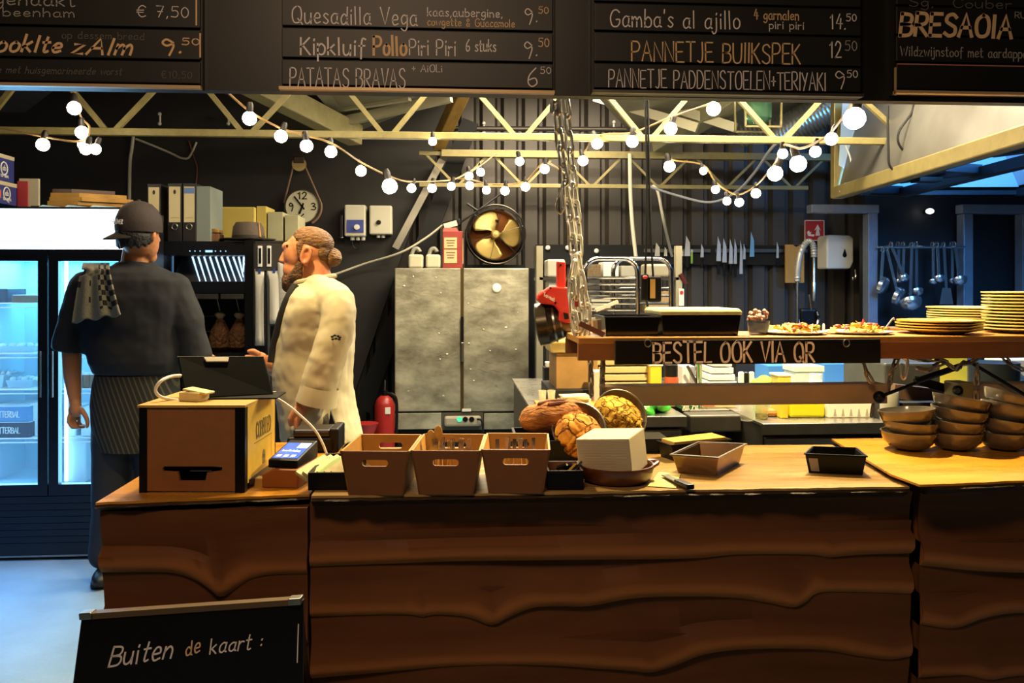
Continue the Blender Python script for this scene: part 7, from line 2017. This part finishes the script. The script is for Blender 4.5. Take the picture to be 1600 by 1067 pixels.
for (a, b_) in ((617, 719.5), (724, 826)):
    d = MB().box(*PB(a, 419, b_, 643, YB2 - .02, .04)).obj('door', m_scr, t, smooth=0, bevel=.006)
    rg = random.Random(int(a)); b = MB()
    for k in range(9):
        q = W(rg.uniform(a + 6, b_ - 6), rg.uniform(430, 630), YB2 - .021)
        b.ell(q, (rg.uniform(.006, .012), .003, rg.uniform(.004, .008)), seg=8, rings=5)
    for k in range(16):
        q = W(rg.uniform(a + 6, b_ - 18), rg.uniform(430, 636), YB2 - .021); an = rg.uniform(-.5, .5); L = rg.uniform(.03, .10)
        b.bar(q, q + Vector((L * math.cos(an), 0, L * math.sin(an))), .003, .001, up=(0, 1, 0))
    o = b.obj('dents_scratches', mat('scratch_bright', '#d6cfb4', .3, .8), d, smooth=0); o['kind'] = 'stuff'  # small dents and scratches share this mesh
MB().box(*PB(719.5, 420, 724, 643, YB2 - .012, .03)).obj('door_seam', mat('seam_brass', '#5c4a2a', .4, .7), t, smooth=0)
for (y0, y1) in ((494, 533), (535, 565)):
    MB().box(*PB(720.5, y0, 724.5, y1, YB2 - .05, .03)).obj('handle', m_steel if y0 > 520 else m_blk, t, smooth=0, bevel=.003)
for (a, b_) in ((617, 690), (756, 826)):
    MB().box(*PB(a, 645, b_, 671, YB2 - .015, .03)).obj('lower_panel', m_scr, t, smooth=0, bevel=.004)
MX = Matrix.Rotation(pi / 2, 3, 'X')
c = W(776, 450, YB2 - .02); MB().lathe([(.036, 0), (.034, .012), (.026, .016), (.0, .016)], c, 24, MX).obj('gauge', m_white, t)
MB().box(*PB(722, 639, 736, 643, YB2 - .035, .015)).obj('latch', m_white, t, smooth=0)
x0_, x1_, a_, b__, z0_, z1_ = PB(694, 650, 752, 667, YB2 - .06, .04)
t = T('power_strip', 'beige power strip with green light on the front of the steel cabinet', 'power strip', ((x0_ + x1_) / 2, a_, z0_))
MB().box(x0_, x1_, a_, b__, z0_, z1_).obj('housing', mat('strip_beige', '#a39a83', .4), t, smooth=0, bevel=.018)
MB().box(*PB(690, 644, 755, 672, YB2 - .02, .005)).obj('back_plate', mat('strip_plate', '#4c463c', .5), t, smooth=0)
for k, px in enumerate((718, 727, 737)):
    c = W(px, 655, a_); MB().lathe([(.021, 0), (.019, .008), (.0, .008)], c, 16, MX).obj('socket' if k else 'switch', m_blk if k else mat('switch_green', (.05, .8, .35), .3, emit=.8), t)
MB().tube(catmull([W(746, 655, a_ - .01), W(751, 656, a_ - .03), W(754, 664, a_ - .03), W(755, 676, a_ - .02)]), .008, 6).obj('cable', m_cable, t)
zc = W(722, 419, YB2).z + .0005
for px, l in ((650, 'left white canister on the steel cabinet'), (677, 'right white canister on the steel cabinet')):
    c = W(px, 417, YB2 + .1); r = 11.5 * MPP(px, YB2 + .1)
    t = T('canister', l, 'canister', (c.x, c.y, zc), 'white canisters')
    MB().box(c.x - r, c.x + r, c.y - .05, c.y + .06, zc, zc + .11).obj('body', m_cream if False else mat('canister_white', '#b9b397', .45), t, smooth=0, bevel=.016)
    MB().tube(catmull([Vector((c.x - r * .6, c.y, zc + .105)), Vector((c.x - r * .3, c.y, zc + .15)), Vector((c.x + r * .2, c.y, zc + .158)), Vector((c.x + r * .55, c.y, zc + .13))]), .016, 8).obj('handle', mat('canister_grey', '#8d8a7d', .4), t)
    MB().cyl((c.x + r * .5, c.y, zc + .105), (c.x + r * .55, c.y, zc + .135), .016, seg=12).obj('cap', m_blk, t)
x0_, x1_, a_, b__, z0_, z1_ = PB(691.5, 361, 717, 416, YB2 + .05, .2)
t = T('red_packet', 'red packet with two cream labels on the steel cabinet', 'packet', ((x0_ + x1_) / 2, a_, zc))
MB().box(x0_, x1_ + .03, a_, b__, zc, z1_).obj('packet', mat('packet_red', '#8f3227', .5, var=.2, vscale=20), t, smooth=0, bevel=.004)
MB().prism([(x0_, z1_), (x1_, z1_), (x1_ - .02, z1_ + .03), (x0_ + .01, z1_ + .03)], lambda a, z: Vector((a, a_ + .04, z)), lambda a, z: Vector((a, a_ + .09, z))).obj('top_fold', mat('packet_pink', '#a5584a', .5), t, smooth=0)
for y0, y1 in ((371, 388), (390, 411)):
    q = MB().box(*PB(694, y0, 714, y1, YB2 + .047, .003)).obj('label', mat('packet_label', '#bfa877', .7), t, smooth=0)
    b = MB()
    for k in range(3): b.box(*PB(697 + k, y0 + 4 + 4 * k, 711 - k, y0 + 5.2 + 4 * k, YB2 + .0455, .0015))
    b.obj('print_lines', mat('packet_print', '#5f4030', .7), q, smooth=0)
MB().box(*PB(717, 372, 724, 412, YB2 + .06, .15)).obj('side_label', mat('packet_label', '#bfa877', .7), t, smooth=0)
# fan
c = W(774, 367, YB2 + .12); R_ = 46 * MPP(774, YB2 + .12)
t = T('ventilator', 'black square framed fan with three brass blades on the steel cabinet', 'fan', (c.x, c.y, zc))
m_brass = mat('brass', '#c2a560', .35, .6, var=.2, vscale=6); m_copper = mat('copper_cone', '#7a4a24', .3, .9, var=.3)
b = MB(); hw = R_ * 1.03
b.box(c.x - hw, c.x - hw + .02, c.y + .04, c.y + .2, zc, c.z + R_ * .2); b.obj('frame_left', m_blk, t, smooth=0)
MB().box(c.x + hw - .02, c.x + hw, c.y + .04, c.y + .2, zc, c.z + R_ * .3).obj('frame_right', m_blk, t, smooth=0)
MB().box(c.x - hw, c.x + hw, c.y + .02, c.y + .2, zc, zc + .03).obj('base_bar', m_blk, t, smooth=0)
MB().lathe([(R_ * .98, -.06), (R_ * 1.0, -.07), (R_ * 1.02, -.06), (R_ * .9, .1), (R_ * .86, .1)], c, 48, MX, close=True).obj('shroud', mat('shroud_dark', '#1b1613', .25, .6), t)
MB().lathe([(R_ * .9, -.10), (R_ * .5, -.14), (.001, -.14)], c, 40, MX).obj('backplate', m_copper, t)
for k, a0 in enumerate((112, -8, 232)):
    M = Matrix.Rotation(math.radians(a0), 3, 'Y').inverted()
    b = MB(); n = 14
    def bf(u, v):
        ang = (u - .5) * 1.5 * (.35 + .65 * min(1, v * 1.8))
        rr = R_ * (.10 + .78 * v * (1 - .22 * (2 * u - 1) ** 4))
        return c + M @ Vector((rr * math.cos(ang + .25 * v), -.01 - .03 * (u - .5), rr * math.sin(ang + .25 * v)))
    b.grid(bf, n, 8); o = b.obj('blade', m_brass, t, smooth=60)
    so = o.modifiers.new('s', 'SOLIDIFY'); so.thickness = .004
MB().lathe([(.036, -.03), (.038, .03), (.025, .05), (.0, .054)], c, 24, MX).obj('hub', m_brass, t)
for rr in (.99,):
    MB().tube([c + Vector((R_ * rr * math.cos(a), -.09, R_ * rr * math.sin(a))) for a in [2 * pi * k / 48 for k in range(48)]], .006, 6, closed=True).obj('guard_ring', mat('guard_dark', '#3a342c', .3, .8), t)
for k in range(6):
    a = 2 * pi * k / 6 + .3; MB().tube([c + Vector((.04 * math.cos(a), -.09, .04 * math.sin(a))), c + Vector((R_ * math.cos(a), -.09, R_ * math.sin(a)))], .002, 6).obj('guard_spoke', mat('guard_dark', '#3a342c', .3, .8), t)
# extinguisher, red bin
c = W(601, 620, 6.45); c0 = Vector((c.x, 6.45, 0))
t = T('fire_extinguisher', 'red fire extinguisher left of the steel cabinet', 'extinguisher', c0)
MB().lathe([(.072, 0), (.078, .01), (.078, c.z - .06), (.06, c.z - .015), (.03, c.z + .01), (.001, c.z + .012)], c0, 24).obj('cylinder', mat('extinguisher_red', '#8f201c', .35), t)
MB().cyl(c0 + Vector((0, 0, c.z)), c0 + Vector((0, 0, c.z + .05)), .02, seg=12).obj('valve', m_blk, t)
MB().tube([c0 + Vector((0, 0, c.z + .04)), c0 + Vector((.002, 0, c.z + .13))], .006, 8).obj('pin', m_steel, t)
MB().tube(catmull([c0 + Vector((.02, 0, c.z + .03)), c0 + Vector((.09, -.02, c.z - .02)), c0 + Vector((.09, -.02, c.z - .3))]), .012, 8).obj('hose', m_blk, t)
MB().box(c0.x + .01, c0.x + .05, c0.y - .08, c0.y - .07, c.z - .12, c.z - .07).obj('label_band', m_white, t, smooth=0)
c = W(572, 661, 6.0); MB().lathe([(.03, 0), (.04, .02), (.05, c.z * .8), (.085, c.z - .01), (.088, c.z), (.08, c.z)], (c.x, 6.0, 0), 24).thing('red_bin', 'red funnel topped bin beside the extinguisher', 'bin', mat('extinguisher_red', '#8f201c', .35), smooth=60)

# ------------------------------------------------------------------ rear rack and chrome trolley
m_post = mat('post_pale', '#a79f86', .45, .3)
Y = 5.75
t = T('storage_rack', 'pale steel shelving rack behind the hoist and trolley', 'rack', (W(950, 500, Y).x, Y, 0))
for px in (843.5, 1061):
    a = W(px, 384, Y); MB().box(a.x - .022, a.x + .022, Y, Y + .05, 0, a.z).obj('post', m_post, t, smooth=0)
for y in (433, 487):
    a = W(843, y, Y); e = W(1061, y, Y); MB().box(a.x, e.x, Y, Y + .4, a.z - .02, a.z).obj('shelf', m_dsteel, t, smooth=0)
def on_rack(x0, x1, y0, y1, d, m, name, lab, cat, bevel=.004):
    p = W(x0, y1, Y); q = W(x1, y0, Y)
    MB().box(p.x, q.x, Y + .03, Y + .03 + d, p.z + .0005, q.z).thing(name, lab, cat, m, smooth=0, bevel=bevel)
on_rack(856, 884, 405, 433, .2, mat('board_white', '#b4b0a0', .5), 'white_box', 'whitish box on the rack behind the hoist lever', 'box', .012)
on_rack(918, 940, 413, 433, .2, mat('basket_brown', '#80694a', .8, var=.6, vscale=60), 'woven_basket', 'speckled brown basket on the rack behind the trolley', 'basket')
on_rack(944, 968, 409, 433, .2, m_white, 'white_carton', 'white carton on the rack behind the trolley arch', 'carton')
on_rack(972, 1000, 415, 433, .2, mat('dish_grey', '#9c988a', .4), 'grey_tub', 'grey tub on the rack behind the trolley arch', 'tub')
on_rack(1012, 1052, 412, 433, .2, m_post, 'pale_box', 'pale box on the right end of the rack', 'box', .015)
on_rack(858, 905, 440, 487, .2, m_white, 'cutting_boards', 'stack edge of white boards on the rack behind the hoist', 'boards')
on_rack(925, 955, 462, 487, .2, m_cond, 'cream_carton', 'cream carton low on the rack behind the trolley bars', 'carton')
on_rack(1010, 1050, 455, 487, .2, mat('box_tan', '#a58a5c', .6), 'tan_box', 'tan box low on the right end of the rack', 'box')
Yt = 5.2
t = T('chrome_trolley', 'chrome trolley with two rounded arches and many bars behind the pass shelf', 'trolley', (W(960, 500, Yt).x, Yt + .2, 0))
def arch(xl_, xr_, yt, Y):
    a = W(xl_, 520, Y); e = W(xr_, 520, Y); zt = W(xl_, yt, Y).z
    r = .09; pts = [Vector((a.x, Y, .0)), Vector((a.x, Y, zt - r))] + [Vector((a.x + r - r * math.cos(k * pi / 12), Y, zt - r + r * math.sin(k * pi / 12))) for k in range(1, 7)]
    pts += [Vector((e.x - r + r * math.sin(k * pi / 12), Y, zt - r + r * math.cos(k * pi / 12))) for k in range(0, 7)] + [Vector((e.x, Y, .0))]
    return MB().tube(pts, .016, 12)
arch(914, 996, 404, Yt).obj('front_arch', m_chrome, t)
arch(958, 1048, 404, Yt + .42).obj('rear_arch', m_chrome, t)
for k, y in enumerate((434, 444, 455, 465, 474, 484, 496)):
    MB().tube([W(914, y, Yt), W(996, y, Yt)], .010, 8).obj('shelf_bar', m_chrome, t)
    if k % 2 == 0: MB().box(W(916, y, Yt).x, W(994, y, Yt).x, Yt + .02, Yt + .4, W(950, y, Yt).z - .004, W(950, y, Yt).z).obj('tray_shelf', m_dsteel, t, smooth=0)
for k, y in enumerate((450, 462, 474)):
    MB().tube([W(962, y, Yt + .42), W(1046, y, Yt + .42)], .009, 8).obj('rear_bar', m_chrome, t)
MB().bar(W(930, 485, 5.18), W(965, 471, 5.18), .05, .02).thing('wooden_scraper', 'pale wooden scraper leaning before the trolley bars', 'scraper', mat('scraper_pale', '#bda284', .5), smooth=0)
# hand controller on two cables
Yc = 4.4
t = T('hand_controller', 'black crane hand controller with red button hanging on two cables', 'controller', W(1018, 475, Yc))
MB().box(*PB(1003, 428, 1014, 470, Yc, .05)).obj('left_housing', m_blk, t, smooth=0, bevel=.01)
MB().box(*PB(1014, 432, 1034, 472, Yc + .005, .05)).obj('right_housing', m_blk, t, smooth=0, bevel=.01)
MB().ell(W(1008, 433, Yc - .003), (.014, .010, .010)).obj('red_button', mat('button_red', '#c4281c', .4), t)
MB().box(*PB(1016, 436, 1024, 466, Yc + .001, .005)).obj('yellow_label', mat('label_tan', '#b78a45', .6), t, smooth=0)
MB().tube(catmull([W(1010, 470, Yc), W(1014, 490, Yc), W(1016, 505, Yc), W(1030, 520, Yc)]), .007, 6).obj('cable', m_cable, t)
t = T('safety_tag', 'white tag with red dot hanging beside the pale rack post', 'tag', W(1065, 475, 5.74))
MB().box(*PB(1061, 451, 1069, 478, 5.735, .014)).obj('tag', m_white, t, smooth=0, bevel=.002); MB().lathe([(.012, 0), (.012, .004), (.0, .004)], W(1065, 457, 5.734), 16, MX).obj('dot', m_red, t)
MB().tube([W(1063, 428, 5.745), W(1072, 444, 5.745)], [.018, .014], 10).thing('knife_handle', 'dark red handle of a tool hung on the pale rack post', 'tool', mat('handle_red', '#4a1b16', .4))

# ------------------------------------------------------------------ knives on the magnetic strips
Y = 7.27
for (a, e, l) in ((1006, 1110, 'left magnetic knife strip on the dark wall board'), (1118, 1262, 'right magnetic knife strip on the dark wall board')):
    MB().box(*PB(a, 389, e, 394, Y, .03)).thing('knife_strip', l, 'knife strip', m_dsteel, 'magnetic knife strips', smooth=0)
KN = [(1027, 379, 400, 8, None, 0, 'small square tipped cleaver, leftmost on the strips'), (1040, 386, 400, 5, 'k', 410, 'short knife right of the leftmost cleaver'), (1066, 390, 400, 4, 'k', 412, 'small knife just left of the broad chef knife'),
      (1074, 368, 400, 9, 'k', 418, 'broad chef knife left of the green paring knife'), (1081, 389, 394, 4, 'g', 412, 'green handled paring knife'), (1097, 381, 402, 5, 'k', 419, 'slim knife standing alone right of the green one'),
      (1123, 369, 408, 7, 'k', 429, 'long knife, first of the row of five'), (1132, 372, 410, 7, 'k', 432, 'long knife, second of the row of five'), (1142, 373, 412, 6, 'k', 430, 'long knife, third of the row of five'), (1149, 373, 412, 5, 'k', 433, 'long knife, fourth of the row of five'),
      (1158, 375, 428, 5, None, 0, 'all steel knife, last of the row of five'), (1163, 381, 405, 4, 'k', 416, 'short knife right behind the all steel knife'), (1175, 362, 401, 7, 'b', 401, 'bluish blade pointing up alone right of the row'), (1215, 378, 403, 4, 'k', 416, 'slim knife left of the cutting board')]
m_blade = mat('knife_blade', '#cfcac0', .3, .55); m_bladeb = mat('knife_blue', '#7fb0cc', .3, .4); m_hg = mat('handle_green', '#78a53a', .4)
for (px, y0, y1, w, h, y2, lab) in KN:
    t = T('kitchen_knife', lab, 'knife', W(px, max(y1, y2), Y - .01), 'knives on the wall')
    tip = W(px - w * .2, y0, Y - .012); a = W(px - w / 2, y1, Y - .012); e = W(px + w / 2, y1, Y - .012); m1 = W(px + w * .45, y0 + (y1 - y0) * .35, Y - .012)
    poly = [a, e, m1, tip]
    MB().add(poly + [p + Vector((0, .005, 0)) for p in poly], [(0, 1, 2, 3), (7, 6, 5, 4), (0, 4, 5, 1), (1, 5, 6, 2), (2, 6, 7, 3), (3, 7, 4, 0)]).obj('blade', m_bladeb if h == 'b' else m_blade, t, smooth=0)
    if h in ('k', 'g'):
        MB().bar(W(px - .3, y1, Y - .01), W(px, y2, Y - .01), max(.018, w * .6 * MPP(px, Y)), .018, up=(0, 1, 0)).obj('handle', m_blk if h == 'k' else m_hg, t, smooth=0, bevel=.004)
for px in (887, 932, 856):
    MB().ell(W(px, 391 + (1 if px > 900 else -4), 7.28), (.022, .012, .022), seg=12, rings=8).thing('wall_knob', {856: 'small pale knob on the dark wall board near the pale post', 887: 'white round knob on the dark wall board behind the chain', 932: 'white round knob on the dark wall board above the trolley'}[px], 'knob', m_white)
# cutting board, tap, dispenser, sign
x0_, x1_, a_, b__, z0_, z1_ = PB(1228, 382, 1257, 442, 7.2, .03)
t = T('cutting_board', 'wooden cutting board hanging on the wall behind the spring tap', 'cutting board', ((x0_ + x1_) / 2, a_, z0_))
MB().box(x0_, x1_, a_, b__, z0_, z1_).obj('board', mat('board_wood', '#b58a42', .5, var=.3, vscale=6, stretch=(3, 1, .6)), t, smooth=0, bevel=.004)
MB().prism([(x0_ + .06, z1_ - .002), (x0_ + .13, z1_ - .002), (x0_ + .095, z1_ - .022)], lambda a, z: Vector((a, a_ - .002, z)), lambda a, z: Vector((a, a_, z))).obj('hanger', m_blk, t, smooth=0)
Y = 6.2
wtable('rear steel kitchen counter under the spring tap', 1150, 1350, 6.0, 6.65, W(1246, 545, 6.2).z)
c = W(1246, 545, Y)
t = T('spring_tap', 'tall pre rinse tap with grey spring hose beside the cutting board', 'tap', c)
MB().tube([W(1246, 545, Y), W(1246, 438, Y)], .013, 10).obj('riser', m_steel, t)
hp = catmull([W(1246, 440, Y), W(1247, 420, Y), W(1251, 396, Y), (W(1259, 380, Y)), W(1266, 378, Y), W(1271, 386, Y), W(1272, 402, Y)], 8)
MB().tube(hp, [.026 if k % 2 else .021 for k in range(len(hp))], 12).obj('spring_hose', mat('hose_grey', '#8e8c84', .35, .5), t)
MB().tube([W(1272, 402, Y), W(1272, 440, Y), W(1272, 442, Y), W(1272, 470, Y)], [.012, .012, .018, .016], 10).obj('spray_lever', m_steel, t)
MB().box(*PB(1251, 482, 1278, 545, Y + .03, .08)).obj('mixer_body', m_blk, t, smooth=0, bevel=.02)
for px in (1249, 1277):
    MB().tube(catmull([W(px, 505, Y + .02), W(px + (-1.5 if px < 1260 else 1.5), 495, Y), W(px, 487, Y)]), .012, 8).obj('mixer_handle', m_chrome, t)
MB().tube([W(1264, 460, Y), W(1268, 484, Y)], .007, 8).obj('lever_rod', m_steel, t)
Y = 6.95
p = W(1292, 420, Y); q = W(1334, 367, Y)
t = T('paper_dispenser', 'white paper dispenser with dark drop shaped window on the wall', 'dispenser', ((p.x + q.x) / 2, Y, p.z))
prof = [(p.x, p.z), (q.x - .03, p.z), (q.x, p.z + .06), (q.x, q.z - .03), (q.x - .03, q.z - .005), (p.x + .02, q.z), (p.x, q.z - .02)]
MB().prism(prof, lambda a, z: Vector((a, Y, z)), lambda a, z: Vector((a, Y + .2, z))).obj('housing', mat('dispenser_white', '#c3c0b4', .35), t, smooth=0, bevel=.02)
c = W(1320, 396, Y - .004); MB().prism([(c.x + .018 * math.cos(a), c.z - .012 + .022 * math.sin(a)) for a in [pi + pi * k / 10 for k in range(11)]] + [(c.x, c.z + .042)], lambda a, z: Vector((a, Y - .004, z)), lambda a, z: Vector((a, Y + .002, z))).obj('window', m_blk, t, smooth=0)
x0_, x1_, a_, b__, z0_, z1_ = PB(1257, 344, 1288, 376, 7.25, .01)
t = T('fire_blanket_sign', 'square red safety sign with white pictogram above the dispenser', 'sign', ((x0_ + x1_) / 2, a_, z0_))
MB().box(x0_, x1_, a_, b__, z0_, z1_).obj('plate', mat('sign_red', '#9c2a26', .4), t, smooth=0)
m_sgw = mat('sign_white', '#cfc3b8', .5)
w = x1_ - x0_
b = MB(); 
for s_ in ((x0_, x1_, z0_, z0_ + .006), (x0_, x1_, z1_ - .006, z1_), (x0_, x0_ + .006, z0_, z1_), (x1_ - .006, x1_, z0_, z1_)): b.box(s_[0], s_[1], a_ - .003, a_ - .0005, s_[2], s_[3])
b.obj('border', m_sgw, t, smooth=0)
fp = lambda a, z: Vector((x0_ + w * a, a_ - .003, z0_ + w * z)); fq = lambda a, z: Vector((x0_ + w * a, a_ - .0005, z0_ + w * z))
MB().prism([(.55, .25), (.62, .6), (.5, .5), (.66, .8), (.82, .5), (.72, .58), (.78, .25)], fp, fq).obj('pictogram_figure', m_sgw, t, smooth=0)
MB().prism([(.12, .42), (.18, .24), (.46, .2), (.5, .3), (.3, .32), (.34, .44), (.26, .4), (.22, .5)], fp, fq).obj('pictogram_flame', m_sgw, t, smooth=0)
b = MB(); b.tube(catmull([W(1336, 421, 6.95), W(1337, 430, 6.95), W(1336, 437, 6.94), W(1333, 437, 6.93), W(1333, 433, 6.93)]), .008, 6); b.thing('wall_hook', 'small bent steel hook low on the wall right of the dispenser', 'hook', m_steel)

# ------------------------------------------------------------------ ladles on the rail
Y = 6.45
m_lad = mat('ladle_steel', '#c3c8cc', .22, .9)
MB().tube([W(1371, 386, Y), W(1507, 386, Y)], .010, 10).thing('utensil_rail', 'steel rail with ladles between the two blue grey frames', 'rail', m_lad)
def utensil(px, hx, y1, r, kind, lab, dy=0.0, hy=384):
    a = W(px, hy, Y - .02 + dy); e = W(hx, y1 - r * (.6 if kind != 'spatula' else 0), Y - .02 + dy); R_ = r * MPP(px, Y)
    t = T({'ladle': 'ladle', 'spatula': 'spatula', 'pan': 'strainer'}[kind], lab, {'ladle': 'ladle', 'spatula': 'spatula', 'pan': 'strainer'}[kind], W(hx, y1 + r, Y + dy), 'utensils on the rail')
    MB().bar(a, e, .022, .006, up=(0, 1, 0)).obj('handle', m_lad, t, smooth=0)
    MB().tube(catmull([a + Vector((0, 0, -.01)), a + Vector((0, -.012, .02)), a + Vector((0, .02, .03)), a + Vector((0, .035, .0))]), .007, 6).obj('hook', m_lad, t)
    c = W(hx, y1, Y - .03 + dy)
    if kind == 'ladle':
        M = Euler((-.5, 0, 0)).to_matrix()
        MB().lathe([(R_, 0.0), (R_ * .97, -R_ * .3), (R_ * .75, -R_ * .68), (R_ * .35, -R_ * .9), (.001, -R_ * .95), (R_ * .33, -R_ * .85), (R_ * .7, -R_ * .62), (R_ * .92, -R_ * .28), (R_ * .96, 0)], c + Vector((0, 0, R_ * .4)), 26, M).obj('bowl', m_lad, t)
    elif kind == 'pan':
        M = Euler((-1.2, 0, .7)).to_matrix()
        MB().lathe([(R_, 0.0), (R_ * .95, -R_ * .4), (R_ * .75, -R_ * .55), (.001, -R_ * .6), (R_ * .7, -R_ * .5), (R_ * .9, -R_ * .36), (R_ * .96, 0)], c, 26, M).obj('bowl', m_lad, t)
    else:
        k = R_
        MB().prism([(-k * .6, k), (k * .6, k), (k, -k * 1.3), (-k, -k * 1.3)], lambda a_, z: c + Vector((a_, 0, z)), lambda a_, z: c + Vector((a_, .004, z))).obj('blade', m_lad, t, smooth=0)
utensil(1380, 1377, 445, 14, 'pan', 'leftmost strainer, turned sideways on the rail', hy=392)
utensil(1386, 1401, 462, 15, 'pan', 'second strainer, hanging lowest left of the big ladle', .03, hy=390)
utensil(1393, 1412, 436, 8, 'ladle', 'small ladle on a slanting handle left of the big ladle')
utensil(1404, 1404, 440, 5, 'ladle', 'tiny ladle behind the slanting one', .05)
utensil(1412, 1411, 432, 6, 'ladle', 'small ladle with straight handle behind the slanting one', .04)
utensil(1425, 1422, 477, 17, 'ladle', 'biggest ladle, hanging lowest on the rail')
utensil(1432, 1432, 458, 10, 'ladle', 'ladle with long handle right behind the biggest one', .05)
utensil(1458, 1458, 441, 7, 'ladle', 'small ladle left of the pair near the spatula', .03)
utensil(1465, 1467, 437, 9, 'ladle', 'ladle directly left of the spatula')
utensil(1475, 1479, 461, 11, 'spatula', 'broad slotted spatula on the rail')
utensil(1488, 1488, 440, 6, 'ladle', 'thin ladle directly right of the spatula', .04)
utensil(1492, 1499, 440, 11, 'ladle', 'rightmost ladle on a slanting handle')
c = W(1453, 330, 6.62); t = T('wall_lamp', 'tiny bright lamp on the dark wall above the ladles', 'lamp', c)
MB().ell(c, (.032, .03, .022)).obj('lamp_shade', mat('lamp_white', (1, .96, .9), .3, emit=6), t); MB().cyl(c + Vector((0, .02, 0)), c + Vector((0, .08, 0)), .02, seg=12).obj('base', m_dsteel, t)
